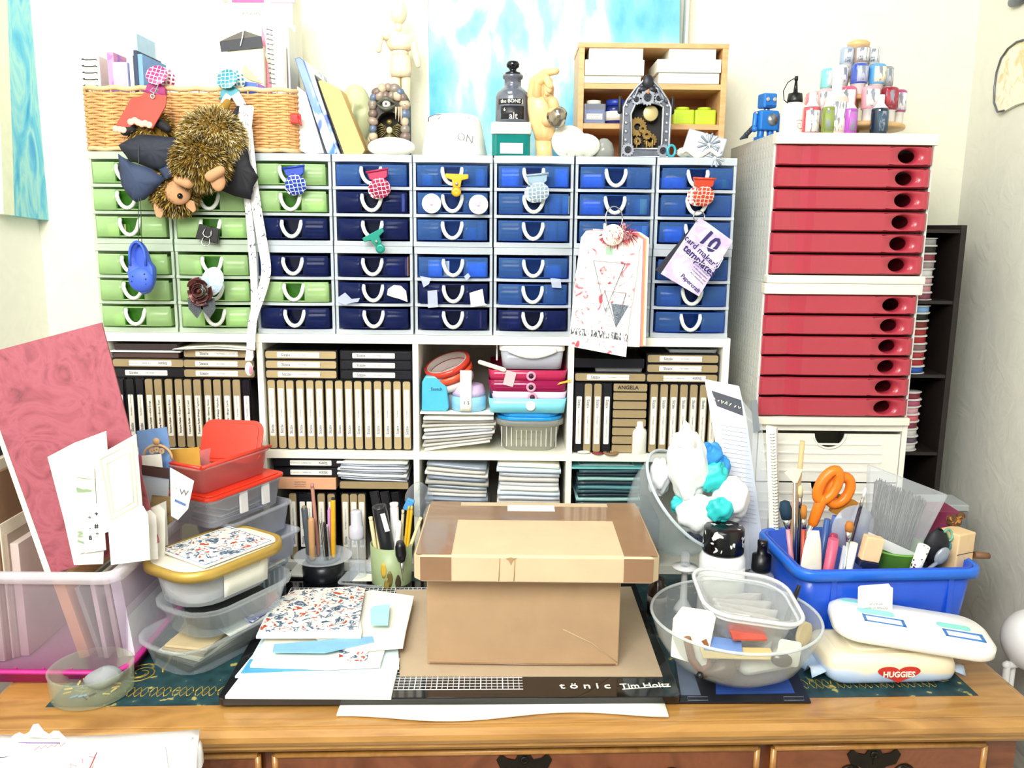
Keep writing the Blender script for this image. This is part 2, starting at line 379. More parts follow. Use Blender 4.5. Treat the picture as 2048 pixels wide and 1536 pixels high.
CELL = [(SX0+.012, DIV[0]-.005), (DIV[0]+.005, DIV[1]-.005), (DIV[1]+.005, DIV[2]-.005), (DIV[2]+.005, SX1-.012)]
# ================================================================ small drawer towers
MILK = clear('#dfe8ee', .62, .25, '#eef4f8', 'milky_frame'); MILKG = clear('#d5e6cf', .62, .25, '#eaf5e6', 'milky_green_frame')
GRN = clear('#9bd05f', .34, .15, '#e4f8d0', 'green_drawer', '#d0f0b4'); BLU = clear('#2f6ac0', .17, .15, '#9cc6f8', 'blue_drawer', '#6a9ee0'); NAV = clear('#26356e', .16, .15, '#8a98d0', 'navy_drawer', '#3a4a8c')
HAND = pm('#dfe4da', .4, var=.02, name='white_handle')
UW, UH, UD = .1335, .151, .235
def unit_frame():
    m = MB(); t = .0045
    m.box(-UW/2, -UW/2+t, .006, UD, .002, UH); m.box(UW/2-t, UW/2, .006, UD, .002, UH); m.box(-UW/2+t, UW/2-t, UD-.003, UD, .004, UH-.004)
    def rail(z0, z1, b, y1):
        n = 8; F = [(-UW/2 + UW*k/n, -b*(1-(2*k/n-1)**2) + .004) for k in range(n+1)]
        m.prism(F + [(UW/2, y1), (-UW/2, y1)], z0, z1)
    rail(0, .008, .006, UD); rail(UH-.012, UH, .007, UD)
    for k in (1, 2): rail(.0045 + k*.0445, .0095 + k*.0445, .0085, UD-.004)
    return m
UFR = unit_frame().mesh('frame')
def drawer_front():
    m = MB(); w, h, t = UW-.017, .0338, .0022; hw = .0185
    def fy(x): return -.0065*(1-(2*x/w)**2)
    for a, b in ((-w/2, -hw), (hw, w/2)):
        m.sheet(6, 1, lambda u, v: (a+(b-a)*u, fy(a+(b-a)*u), h*v), -t)
    m.box(-w/2, w/2, .002, UD-.02, 0, .0015); m.box(-w/2, -w/2+.0015, .002, UD-.02, 0, h-.004); m.box(w/2-.0015, w/2, .002, UD-.02, 0, h-.004)
    m.box(-w/2, w/2, UD-.022, UD-.02, 0, h-.004)
    for z in (.0, h-.0025):
        m.tube([(-w/2 + w*k/8, fy(-w/2 + w*k/8)-.0008, z+.0012) for k in range(9)], .0013, 4)
    return m
def recess():
    m = MB(); h, hw = .0338, .0185
    m.box(-hw, hw, .009, .011, 0, h); m.box(-hw, -hw+.0015, -.0062, .011, 0, h); m.box(hw-.0015, hw, -.0062, .011, 0, h); m.box(-hw, hw, -.0055, .010, 0, .0015)
    return m
RCS = {}
for nm, mt in (('g', clear('#4f9230', .5, .2, '#8cc060', 'shaded_green_recess', '#4a8a2c')), ('b', clear('#123c80', .5, .2, '#3a68b0', 'shaded_blue_recess', '#123a7c')), ('n', clear('#0e1736', .55, .2, '#2a3668', 'shaded_navy_recess', '#0e1636'))):  # same plastic, tinted darker to paint in the shade of the hollow grip
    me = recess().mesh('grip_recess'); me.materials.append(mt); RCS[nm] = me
DRF = {}
for nm, mt in (('g', GRN), ('b', BLU), ('n', NAV)):
    me = drawer_front().mesh('drawer'); me.materials.append(mt); DRF[nm] = me
HND = MB().tube([(.0165*math.cos(a), -.0085 if 3.3 < a < 6.1 else -.004, .0265*math.sin(a)) for a in [math.pi*(1+k/12) for k in range(13)]], .0034, 8).mesh('handle'); HND.materials.append(HAND)
COLX = [-.7155 + .0681 + k*.1362 for k in range(8)]
ZU = [Z2 + .0005, Z2 + .0005 + UH + .0005]
ZT = ZU[1] + UH
# colours from bottom drawer to top drawer, lower tower then upper tower
PLAN = ['gggggg', 'gggggg', 'ngnngg', 'nnnnnb', 'nnbbbb', 'nbbbbb', 'nnnbbb', 'bbbbbb']
PLAN[2] = 'ngnngg'; PLAN[5] = 'nbbbbb'; PLAN[6] = 'nnbbbb'
CN = {'g': 'green', 'b': 'blue', 'n': 'navy'}
for c in range(8):
    for r in (0, 1):
        cols = PLAN[c][r*3:r*3+3]; nm = []
        for q in cols[::-1]:
            if CN[q] not in nm: nm.append(CN[q])
        t = th('drawer_tower', 'three-drawer plastic tower with %s drawers, %s column from the left, %s tier' % (' and '.join(nm), ORD[c], ('lower', 'upper')[r]), 'drawer tower',
               (COLX[c] + random.uniform(-.0006, .0006), YS + .002 + random.uniform(0, .003), ZU[r]), (0, 0, random.uniform(-.4, .4)), 'small plastic drawer towers on the shelf')
        f = ob('frame', UFR, None, t)
        if not UFR.materials: UFR.materials.append(MILK)
        if c < 2:
            f.data = UFR.copy(); f.data.materials[0] = MILKG
        for k in range(3):
            d = ob('drawer', DRF[cols[k]], None, t, loc=(random.uniform(-.0005, .0005), random.uniform(-.001, .0025), .0105 + k*.0445 + .0005))
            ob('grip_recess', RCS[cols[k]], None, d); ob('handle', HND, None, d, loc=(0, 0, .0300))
def drawer_at(c, row, dx=0, z=.0, y=-.0075):   # row 0 = top; point on a drawer front
    r = 1 if row < 3 else 0; k = 2 - row % 3
    return Vector((COLX[c] + dx, YS + y, ZU[r] + .0095 + k*.0445 + z))
# ================================================================ red drawer stack
RED = pm('#ab3443', .3, var=.05, scale=12, name='red_plastic', coat=.3); IVORY = pm('#eae6d2', .45, var=.02, name='ivory_plastic')
mD, nt, b_ = _new('dimpled_grey_plastic'); vo = nd(nt, 'ShaderNodeTexVoronoi'); vo.inputs['Scale'].default_value = 62; vo.inputs['Randomness'].default_value = 0
nt.links.new(coord(nt), vo.inputs['Vector']); r_ = ramp(nt, vo.outputs['Distance'], [(.28, (1, 1, 1)), (.34, (0, 0, 0))])
b_.inputs['Base Color'].default_value = lin('#d3d5cf') + (1,); b_.inputs['Roughness'].default_value = .4; bump(nt, b_, r_, .35, .002)
TX0, TX1, TY = .4215, .682, 1.42; TW = TX1 - TX0; TXC = (TX0 + TX1)/2
def red_front(w, h):
    m = MB(); hx, s = w*.335, h*.92
    def fy(x): return .0035*math.exp(-((x + w*.34)/(w*.05))**2) - .002
    a, b = -w/2 + .003, hx - s
    xs = [a + (b-a)*(k/14)**1.0 for k in range(15)]
    def col(x, e): return [(x, fy(x)+.004*e, 0 + .001*e), (x, fy(x), .003), (x, fy(x), h-.003), (x, fy(x)+.004*e, h-.001*e)]
    rings = [[(-w/2, .012, .001), (-w/2, .012, .003), (-w/2, .012, h-.003), (-w/2, .012, h-.001)], [(-w/2, .004, .001), (-w/2, .003, .003), (-w/2, .003, h-.003), (-w/2, .004, h-.001)]] + [col(x, 1) for x in xs]
    for r0, r1 in zip(rings, rings[1:]):
        for k in range(3): m.add([r0[k], r1[k], r1[k+1], r0[k+1]], [(0, 1, 2, 3)], None, 0, True)
    n = 32; y0 = fy(b); zc = h*.5
    def sq(a_):
        c, s_ = math.cos(a_), math.sin(a_); k = min(s/max(abs(c), 1e-6), (h/2-.003)/max(abs(s_), 1e-6)); return (hx + c*k, y0, zc + s_*k)
    def el(rx, rz, y, dx=0): return [(hx + dx + rx*math.cos(2*math.pi*i/n), y, zc + rz*math.sin(2*math.pi*i/n)) for i in range(n)]
    rg = [[sq(2*math.pi*i/n) for i in range(n)], el(.0215, h*.40, y0, .003), el(.0165, h*.33, y0+.006), el(.0155, h*.31, y0+.016)]
    m.loft(rg, None, 0, True, False, False)
    m.add([(hx+s, y0, .003), (w/2-.006, y0+.001, .003), (w/2-.006, y0+.001, h-.003), (hx+s, y0, h-.003)], [(0, 1, 2, 3)], None, 0, True)
    m.add([(w/2-.006, y0+.001, .003), (w/2, y0+.008, .003), (w/2, y0+.008, h-.003), (w/2-.006, y0+.001, h-.003)], [(0, 1, 2, 3)], None, 0, True)
    m.add([(w/2, y0+.008, .003), (w/2, .016, .003), (w/2, .016, h-.003), (w/2, y0+.008, h-.003)], [(0, 1, 2, 3)], None, 0, True)
    for z, zz in ((.003, .001), (h-.003, h-.001)):
        m.add([(hx-s, y0, z), (w/2-.006, y0+.001, z), (w/2-.006, .006, zz), (hx-s, .004+y0, zz)], [(0, 1, 2, 3)], None, 0, True)
    m.box(-w/2+.004, w/2-.004, .018, .27, .001, .003); m.box(-w/2+.004, -w/2+.006, .012, .27, .001, h-.006); m.box(w/2-.006, w/2-.004, .012, .27, .001, h-.006)
    m.add([(-w/2, .012, .001), (w/2, .016, .001), (w/2, .03, .001), (-w/2, .03, .001)], [(0, 1, 2, 3)]); m.add([(-w/2, .012, h-.001), (w/2, .016, h-.001), (w/2, .03, h-.001), (-w/2, .03, h-.001)], [(0, 1, 2, 3)])
    return m
RH = .0338; RDR = red_front(TW-.006, RH).mesh('drawer'); RDR.materials.append(RED)
def red_unit(z0, z1, label, dx):
    t = th('desktop_drawer_unit', label, 'drawer unit', (TXC + dx, TY, z0), group='stacked red drawer units')
    H = z1 - z0
    ob('body', MB().box(-TW/2, -TW/2+.004, .008, .29, 0, H).box(TW/2-.004, TW/2, .008, .29, 0, H).box(-TW/2+.004, TW/2-.004, .286, .29, 0, H).box(-TW/2+.004, TW/2-.004, .016, .286, H-.006, H).box(-TW/2+.004, TW/2-.004, .016, .286, 0, .006), mD, t)
    for za, zb in ((0, .013), (H-.0175, H)):
        n = 10; q = [(-TW/2-.001 + (TW+.002)*k/n, -.004 - .003*math.exp(-((k/n-.16)/.12)**2) - .003*math.sin(math.pi*k/n)) for k in range(n+1)]
        ob('lip', MB().prism(q + [(TW/2+.001, .016), (-TW/2-.001, .016)], za, zb), IVORY, t, bev=.0015)
    p = (H - .0175 - .013) / 6
    for k in range(6): ob('drawer', RDR, None, t, loc=(random.uniform(-.001, .001), -.001 + random.uniform(0, .001), .0134 + k*p + (p-RH)/2))
red_unit(1.2925, 1.533, 'ivory desktop unit of six red drawers, topmost, carrying the bottle carousel', .0)
red_unit(1.052, 1.292, 'ivory desktop unit of six red drawers with oval holes, beneath the topmost red unit', -.003)
wu = th('white_drawer_unit', 'white ribbed plastic drawer unit with half-round notches under the red drawers', 'drawer unit', (TXC - .003, TY + .005, ZD))
WP = pm('#eceade', .4, var=.02, name='white_plastic'); H = 1.0515 - ZD
ob('body', MB().box(-TW/2-.003, -TW/2+.006, 0, .28, 0, H).box(TW/2-.006, TW/2+.003, 0, .28, 0, H).box(-TW/2+.006, TW/2-.006, .276, .28, 0, H).box(-TW/2+.006, TW/2-.006, 0, .276, H-.012, H).box(-TW/2+.006, TW/2-.006, 0, .276, 0, .01), WP, wu, bev=.001)
def notch_front():
    m = MB(); w, h = TW-.016, .0855; n = 10
    q = [(-w/2, 0), (w/2, 0), (w/2, h), (.026, h)] + [(.026*math.cos(math.pi*k/n), h - .024*math.sin(math.pi*k/n)) for k in range(1, n)] + [(-.026, h), (-w/2, h)]
    m.prism([(x, y) for x, y in q], 0, .003, XF((0, .003, 0)) @ FR)
    for z in (.018, .034, .050, .066): m.box(-w/2+.008, w/2-.03, -.0016, .0005, z, z+.003)
    ring = [(.028*math.cos(math.pi*k/n), -.0012, h - .026*math.sin(math.pi*k/n)) for k in range(n+1)]; m.tube(ring, .0014, 5)
    m.box(-w/2, -w/2+.002, .003, .26, 0, h-.03); m.box(w/2-.002, w/2, .003, .26, 0, h-.03); m.box(-w/2, w/2, .003, .26, 0, .002)
    return m
NF = notch_front().mesh('drawer'); NF.materials.append(WP)
for k in range(3): ob('drawer', NF, None, wu, loc=(0, .001, .0115 + k*.0885))
# ================================================================ die cases in the shelf
def xs_(px, py=800, Y=None): return PY(px, py, Y or YS).x
def zs_(py, px=830, Y=None): return PY(px, py, Y or YS).z
DL, DTH = .127, .0166
CASE = pm('#0d0d12', .22, var=.1, name='black_die_case'); SMOKE = clear('#3a3a42', .55, .15, '#8a8a92', 'smoky_die_case'); LAB = pm('#eeebdd', .6, var=.03, name='label_paper'); TAN2 = pm('#ae9a70', .5, var=.05, name='light_tan_insert')
def _m(mb, mat, nm): me = mb.mesh(nm); me.materials.append(mat); return me
DC = _m(MB().box(-DTH/2, DTH/2, .002, .125, -DL/2, DL/2), CASE, 'case')
DC2 = _m(MB().box(-DTH/2, -DTH/2+.001, 0, .125, -DL/2, DL/2).box(DTH/2-.001, DTH/2, 0, .125, -DL/2, DL/2).box(-DTH/2, DTH/2, .002, .125, -DL/2, -DL/2+.001).box(-DTH/2, DTH/2, .002, .125, DL/2-.001, DL/2).box(-DTH/2+.001, DTH/2-.001, .004, .12, -DL/2+.001, DL/2-.001), CASE, 'case')
def ins(mat): return _m(MB().prism(rrect(.0128, DL-.004, .003, 3), 0, .004, XF((0, .003, 0)) @ FR), mat, 'insert')
DI_ = {'t': ins(TAN), 'l': ins(TAN2), 'b': ins(pm('#14141a', .3, var=.1, name='black_insert'))}
def lab(h, z): return _m(MB().prism(rrect(.0092, h, .0012, 2), 0, .0008, XF((0, -.001, z)) @ FR), LAB, 'label')
LB = {'s': lab(.074, -.004), 'm': lab(.086, .004), 'x': None}
WORDS = ['Old Script', 'French Text', 'Classic Rose', 'Copied Text', 'Royal Crest', 'Vintage Tapestry', 'Sewing Notes', 'Vintage Alphabet', 'Bingo Cards']
def die(loc, rot, ins_k, lab_k, label, word=None, group=None, case=0, dz=0):
    loc = Vector(loc)
    for a, b in CELL:
        if a - .005 < loc.x < b + .005 and abs(rot[1]) % 180 < 5: loc.x = min(max(loc.x, a + DTH/2 + .0016), b - DTH/2 - .0016)
    t = th('die_case', label, 'die case', loc, rot, group)
    ob('case', DC if not case else DC2, None, t); ob('insert', DI_[ins_k], None, t)
    if lab_k != 'x':
        l = ob('label', LB[lab_k], None, t)
        fr = lambda z: frame((0, -.0021, z), (0, 0, 1), (-1, 0, 0))
        if word: txt(word, .0052, INK, l, fr(.012))
        txt('Texture Fades' if word else 'Sizzix', .0050 if word else .0072, INK if word else GREYINK, l, fr(-.022 if word else -.026), .015)
        txt('Tim Holtz', .0034, GREYINK, l, fr(.002 if not word else -.004))
        if not word: scrib(.026, .0026, GREYINK, l, fr(.022), .0002, 5)
    return t
def zc(base): return base + DL/2 + .0006
YD = YS + .009
def vrow(x0, n, kinds, cell, base, labk, words=None, flip=False):
    for k in range(n):
        ins_k = kinds[k]; w = words[k] if words else None
        die((x0 + k*.0171, YD + random.uniform(0, .004), zc(base)), (0, random.uniform(-.2, .3), 180*0 + random.uniform(-.5, .5)) if not flip else (0, 180, 0), ins_k, labk,
            '%s die case standing upright, %s from the left in the %s cube' % ({'t': 'tan-spined', 'l': 'pale tan-spined', 'b': 'black-spined'}[ins_k], ORD[k], cell), w, 'upright die cases in the ' + cell + ' cube', k % 2)
c0 = CELL[0][0]
vrow(c0 + .011, 14, 'bbb' + 't'*10 + 'b', 'upper left', Z1, 's', [None]*3 + WORDS + [None, None])
vrow(CELL[1][0] + .0095, 15, 'l'*15, 'upper second', Z1, 'm')
def hdie(px0, px1, zbase, ins_k, labk, label, flip=False, grp=None, word=None, rz=0, Y=None, tilt=0):
    xc = (xs_(px0, 740) + xs_(px1, 740))/2
    for a, b in CELL:
        if a < xc < b: xc = min(max(xc, a + DL/2 + .0012), b - DL/2 - .0012)
    return die((xc, (Y or YD), zbase + DTH/2 + .0004), (0, (-90 if flip else 90) + tilt, rz), ins_k, labk, label, word, grp)
zt = Z1 + DL + .0015
for k in range(2):
    hdie(218, 355, zt + k*.0172, 'bt'[k], 's', ['black die case lying flat, lowest of the left pile in the upper left cube', 'tan die case lying flat upside down above the lowest black one, upper left cube'][k], k == 1, 'die cases lying flat in the upper left cube')
    hdie(367, 503, zt + k*.0172, 't', 's', 'tan die case lying flat on the right pile in the upper left cube, ' + ['lowest', 'second up'][k], False, 'die cases lying flat in the upper left cube')
hdie(367, 503, zt + 2*.0172, 't', 's', 'tan die case under white papers, right pile of the upper left cube', False, 'die cases lying flat in the upper left cube', Y=YD+.004)
for k in range(3):
    hdie(527, 673, zt + k*.0172, 'l', 's', 'pale tan die case lying flat in the upper second cube, %s of three' % ['lowest', 'middle', 'topmost'][k], False, 'die cases lying flat in the upper second cube', rz=.2*k)
    hdie(682, 822, zt + k*.0172, 'b', 's', 'black die case lying flat in the upper second cube, %s of three' % ['lowest', 'middle', 'topmost'][k], False, 'die cases lying flat in the upper second cube')
# dark flat boxes and papers above the left pile
BRN = pm('#4a352c', .5, name='dark_brown_card')
x0, x1 = xs_(222, 700), xs_(352, 700); zb = zt + 2*.0172 + .0006
ob('flat_box', MB().box(x0, x1, YD, YD+.12, zb, zb+.0105), BRN, bev=.0008, label='dark brown flat box lying on the tan die case, upper left cube', cat='box')
ob('clear_wallet', MB().box(x0-.003, x1+.006, YD-.006, YD+.125, zb+.0108, zb+.0135), clear('#f2f2f0', .8), label='whitish plastic wallet between two dark flat boxes', cat='wallet')
ob('flat_box', MB().box(x0+.002, x1-.002, YD, YD+.12, zb+.0138, zb+.0245), pm('#2e2320', .4), bev=.0008, label='black-brown flat box at the top of the left pile', cat='box')
xa, xb = xs_(345, 690), xs_(502, 690)
zb = zt + 3*.0172 + .0008
for k in range(2):
    ob('loose_paper', MB().sheet(8, 4, lambda u, v: (xa + .014*k + (xb-xa-.012*k)*u, YD - .012 + .006*k + .13*v, zb + .0018*k + .0055*(.5-.5*math.cos(6.28*u))*(.35+k*.3)*(1-v)), .0006), PAPER,
       label='%s sheet of white paper curling over the tan die cases' % ['lower', 'upper'][k], cat='paper', group='papers on the die cases')
# ---- upper right cube
c3 = CELL[3][0]
for k, q in enumerate('bttb'):
    die((xs_((1158, 1176, 1195, 1214)[k], 840), YD, zc(Z1)), (0, 180, 0), q, 'm', '%s die case with inverted label, %s from the left in the upper right cube' % ({'b': 'black', 't': 'tan'}[q], ORD[k]), None, 'upright die cases in the upper right cube')
xa, xb = xs_(1226, 840), xs_(1294, 840)
SPN = _m(MB().prism(rrect(xb-xa-.001, .0132, .002, 2), 0, .004, XF((0, .003, 0)) @ FR), TAN, 'insert')
SCS = _m(MB().box(-(xb-xa)/2, (xb-xa)/2, .002, .11, -.0078, .0078), CASE, 'case')
for k in range(8):
    t = th('small_die_case', 'short tan die case lying flat, %s from the bottom of the stack of eight' % ORD[k] if k < 7 else 'short tan die case with handwritten name, top of the stack of eight', 'die case', ((xa+xb)/2, YD+.001, Z1 + .0082 + k*.01588), group='stack of short die cases')
    ob('case', SCS, None, t); ins_ = ob('insert', SPN, None, t)
    if k == 7: txt('ANGELA', .0095, INK, ins_, frt(-.004, -.0015, 0), .012)
for k in range(7):
    die((xs_(1308 + k*19.8, 840), YD + .001, zc(Z1)), (0, 180, 0), 't', 'm', 'tan die case with inverted label, %s of seven right of the short flat stack' % ORD[k], None, 'upright die cases in the upper right cube')
hdie(1152, 1286, zt+.0005, 't', 's', 'tan die case lying flat under dark cases at the hanging tags', False, 'die cases lying flat in the upper right cube')
for k in range(3):
    hdie(1300, 1434, zt + k*.0172, 't', 's', 'tan die case lying flat in the upper right cube, %s of three' % ['lowest', 'middle', 'topmost'][k], k == 0, 'die cases lying flat in the upper right cube')
CLR = clear('#f4f8fa', .07, .08, name='clear_plastic')
CLR2 = clear('#f4f8fa', .17, .12, '#fafcff', name='cloudy_plastic')
ob('clear_tray', MB().tub(.085, .09, .004, .008, .001, .96), CLR2, loc=(xs_(1240, 735), YD+.05, zt+.0178), label='small clear plastic tray on the tan die case behind hanging tags', cat='tray')
ob('dark_case', MB().box(xs_(1150, 715), xs_(1290, 715), YD-.004, YD+.12, zt+.0262, zt+.0262+.0165), CASE, bev=.001, label='glossy black case lying above the clear tray in the upper right cube', cat='case')
ob('clear_tray', MB().tub(.085, .09, .004, .006, .001, .96), CLR2, loc=(xs_(1390, 700), YD+.05, zt+3*.0172+.0012), label='flat clear tray on top of three tan die cases', cat='tray')
ZL1 = Z1
bt = th('precision_bottle', 'small white squeeze bottle with needle tip on the shelf edge', 'bottle', (xs_(1281, 900, 1.452), 1.4725-.006, Z1))
ob('body', MB().lathe([(.0125, 0), (.0135, .002), (.0135, .038), (.012, .043), (.008, .046), (.0075, .058), (.003, .060)], 18), WP, bt)
ob('needle', MB().tube([(0, 0, .059), (0, 0, .072)], .0011, 6), STEEL, bt); ob('needle_cap', MB().ball((0, 0, .073), (.002, .002, .0028), 8, 6), pm('#a0302a'), bt)
bt.location.y = YS + .0145 - .015; bt.location.y = YS - .0 + .0145
ob('wooden_button', MB().lathe([(.007, 0), (.013, 0), (.014, .0015), (.013, .003), (.007, .003), (.007, 0)], 20), pm('#8a6a45'), loc=(xs_(1222, 908), YS+.0045, Z1+.0006), label='flat brown wooden ring on the shelf edge', cat='ring')
ob('red_button', MB().lathe([(.009, 0), (.0105, .001), (.009, .0025), (.0001, .003)], 16), pm('#7d2c30', .3), loc=(xs_(1196, 908), YS+.004, Z1+.0004), label='dark red button lying on the shelf edge', cat='button')
ob('crumpled_scrap', MB().ball((0, 0, .003), (.012, .005, .003), 10, 5), PAPER, loc=(xs_(1168, 906), YS+.003, Z1), label='crumpled white scrap at the corner of the upper right cube', cat='scrap')
# ---- upper third cube: tapes, trays, tub
def tray(px0, px1, zb, h, mat, label, Y=YS-.002, d=.16, hole=True, lipm=None):
    xa, xb = xs_(px0, 790, Y), xs_(px1, 790, Y); w = xb - xa
    t = th('stacking_tray', label, 'tray', ((xa+xb)/2, Y + d/2, zb), group='stacking trays')
    m = MB().tub(w, d, .012, h, .0015, .95)
    b = ob('tray_body', m, mat, t)
    if hole: ob('finger_hole', MB().lathe([(.0045, -.001), (.0085, -.001), (.0085, .0035), (.0045, .0035), (.0045, -.001)], 18, XF((.006, -d/2*.975, h*.52)) @ FR), lipm or pm('#d890ac', .3), t)
    ob('hole_backing', MB().lathe([(.0001, 0), (.0046, 0), (.0046, .001), (.0001, .001)], 14, XF((.006, -d/2*.975 - .0022, h*.52)) @ FR), pm('#2a0a1a' if lipm is None else '#dff0f4', .5), t) if hole else None
    return t
TXm = (xs_(1003, 870) + xs_(1135, 870))/2 - .009
tb = th('lidded_tub', 'round-cornered clear tub with bright blue lid at the bottom of the tray pile', 'tub', (TXm, YS+.071, Z1+.0005))
ob('body', MB().tub(.112, .125, .03, .058, .0015, .82, .006, .010), clear('#f0f1ea', .20, .2, name='frosted_tub'), tb)
ob('lid', MB().prism(rrect(.118, .14, .034), .0585, .0645).prism(rrect(.108, .13, .03), .0645, .072), pm('#1c8fd0', .35, name='blue_lid'), tb, bev=.0012)
for k in range(12): ob('rib', MB().box(-.050+.0088*k, -.0485+.0088*k, -.0605, -.0575, .010, .046), clear('#f6f6f2', .45, .2), tb)
for k in range(3): ob('paper_inside', MB().box(-.04+.006*k, .03+.004*k, -.03, .03, .004+.013*k, .015+.013*k), CREAM, tb)
zb = Z1 + .0735
AQ = pm('#7fd3e3', .3, name='aqua_plastic'); LIL = pm('#d9c3d8', .3, name='lilac_plastic'); PNK = clear('#c8315f', .72, .15, '#d8557c', 'pink_tray'); PNK2 = clear('#a01850', .75, .12, '#b83a68', 'deep_pink_tray')
tray(976, 1134, zb, .026, AQ, 'pale aqua stacking tray resting on the blue lid', lipm=WP)
tray(982, 1134, zb+.018, .020, LIL, 'pale lilac stacking tray above the aqua one', Y=YS+.001)
tray(976, 1134, zb+.034, .024, PNK2, 'deep raspberry translucent tray in the middle of the pile', Y=YS)
tray(976, 1134, zb+.055, .0215, PNK, 'pink translucent tray topmost of the four', Y=YS)
zb2 = zb + .0772
cb = th('clip_box', 'clear clip-lock box with white lid on top of the pink trays', 'box', ((xs_(1008, 720)+xs_(1139, 720))/2 - .008, YS+.068, zb2))
CLW = pm('#f3f3ee', .3, name='frosted_white')
ob('body', MB().tub(.110, .125, .014, .031, .0015, .94), clear('#dfe3ee', .5, .15, name='lavender_clear'), cb)
ob('lid', MB().prism(rrect(.115, .131, .016), .0315, .0415), CLW, cb, bev=.002)
cl = MB().sheet(8, 3, lambda u, v: (-.042+.084*u, -.0675, .038 - v*.018*math.sin(math.pi*(.12+.76*u))), .002); ob('front_clip', cl, CLW, cb)
ob('side_clip', MB().box(-.0635, -.0605, -.03, .03, .010, .039), CLW, cb, bev=.001)
ob('wooden_stick', MB().cap((xs_(960, 722), YS+.006, zs_(724)), (xs_(1008, 740), YS+.0002, zs_(738)), .004, .004, 8), CREAM, label='cream wooden stick poking out beside the clip-lock box', cat='stick')
ob('yellow_tag', MB().prism([(-.012, -.003), (.012, .003), (.013, .007), (-.008, .001)], 0, .001), pm('#e3b83a'), T=XF((xs_(1128, 762), YS-.0045, zs_(762))) @ FR, label='little yellow paper tag stuck on the pink tray corner', cat='tag')
ob('tape_strip', MB().box(-.009, .009, -.0006, 0, -.022, .004), clear('#f6e6ea', .5, .3), loc=(xs_(1022, 745), YS-.001, zs_(745)), rot=(0, 14, 0), label='pale strip of sticky tape on the front of the pink tray', cat='tape')
# envelopes lying in the cube, slanting down to the right
ENVM = [PAPER, pm('#c4c2ba', .8), pm('#a9a79f', .8), pm('#e2e2dc', .7), pm('#b4b7bd', .7)]
xa, xb = xs_(838, 870), xs_(992, 870); L = xb - xa
for k in range(9):
    z = Z1 + .004 + k*.0062; a = 8.5 - k*1.0; off = random.uniform(-.004, .005)
    ww = L*random.uniform(.86, .97)
    ob('envelope', MB().sheet(6, 2, lambda u, v: (ww*(u-.5), .11*v, .0006*math.sin(u*5+k)), .0036), ENVM[k % 5],
       T=XF((xa + L*.5 + off*.6, YS + .008 - .006*(k == 8), z + .009), (0, -a, random.uniform(-2, 2))), label='pale paper packet, %s from bottom of the slanting pile under tapes' % ORD[k], cat='envelope', group='slanting packets in the third cube')
zt3 = Z1 + .009 + 9*.0062 + .0045
ob('envelope', MB().box(xa+.002, xb-.004, YS+.003, YS+.12, zt3, zt3+.0035), PAPER, bev=.0006, label='flat white packet carrying the tape dispensers', cat='envelope', group='slanting packets in the third cube')
zt3 += .004
REDT = clear('#d8402e', .8, .1, '#e85a40', 'red_tape'); ORT = pm('#d9532f', .3, name='orange_red_tape'); CORE = pm('#b8a6a0', .7, name='card_core')
def roll(name, r, ri, h, mat, loc, rot, label, cat='tape', core=CORE, seg=30):
    t = th(name, label, cat, loc, rot, 'tape rolls in the third cube')
    ob('tape', MB().lathe([(ri+.002, 0), (r, 0), (r, h), (ri+.002, h), (ri+.002, 0)], seg), mat, t); ob('core', MB().lathe([(ri, -.0005), (ri+.002, -.0005), (ri+.002, h+.0005), (ri, h+.0005), (ri, -.0005)], seg), core, t); return t
yT = YS + .052
rx = xs_(890, 740, yT) + .011
bd = th('tape_dispenser', 'chunky light blue tape dispenser with dark lettering, left of the tape rolls', 'tape dispenser', (xs_(868, 800), YS+.010, zt3))
AQB = pm('#4fb4d8', .3, name='light_blue_plastic')
m = MB().prism([(-.023, 0), (.021, 0), (.0255, .006), (.0215, .045), (.014, .063), (-.016, .063), (-.022, .052)], 0, .032, XF((0, .03, 0)) @ FR)
ob('body', m, AQB, bd, bev=.003); txt('Scotch', .0075, INK, bd, frt(.004, -.0028, .040))
b2 = th('tape_dispenser', 'rounded blue and white tape dispenser with a torn paper label', 'tape dispenser', (xs_(935, 800), YS+.033, zt3))
ob('body', MB().lathe([(.029, 0), (.032, .003), (.032, .022), (.030, .026), (.02, .028)], 24), pm('#8fc9e6', .25, name='pale_blue_plastic'), b2); ob('rim', MB().lathe([(.030, .026), (.031, .034), (.026, .045), (.02, .046)], 24), pm('#c9b9dc', .3), b2)
ob('torn_label', MB().sheet(5, 6, lambda u, v: (-.013 + .02*u, -.033-.001*math.sin(5*v) , .002+.073*v), .0008), PAPER, b2); txt('1 S', .009, INK, b2, frt(-.002, -.0352, .018, 0))
roll('tape_roll', .040, .030, .013, pm('#d9d3cc', .5), (rx+.004, yT, zt3+.0455), (16, -19, 0), 'white paper tape roll lowest of the three tilted rolls')
roll('tape_roll', .0425, .033, .013, ORT, (rx, yT-.004, zt3+.0595), (16, -19, 0), 'orange-red tape roll in the middle of the tilted rolls')
roll('tape_roll', .0425, .035, .010, REDT, (rx-.004, yT-.008, zt3+.0735), (16, -19, 0), 'bright red transparent tape roll leaning on top of the other rolls')
ob('tape_stand', MB().lathe([(.026, 0), (.026, .045), (.02, .046)], 20), pm('#9a948c', .6), loc=(rx, yT, zt3), label='grey tape spool supporting the tilted red rolls', cat='spool')
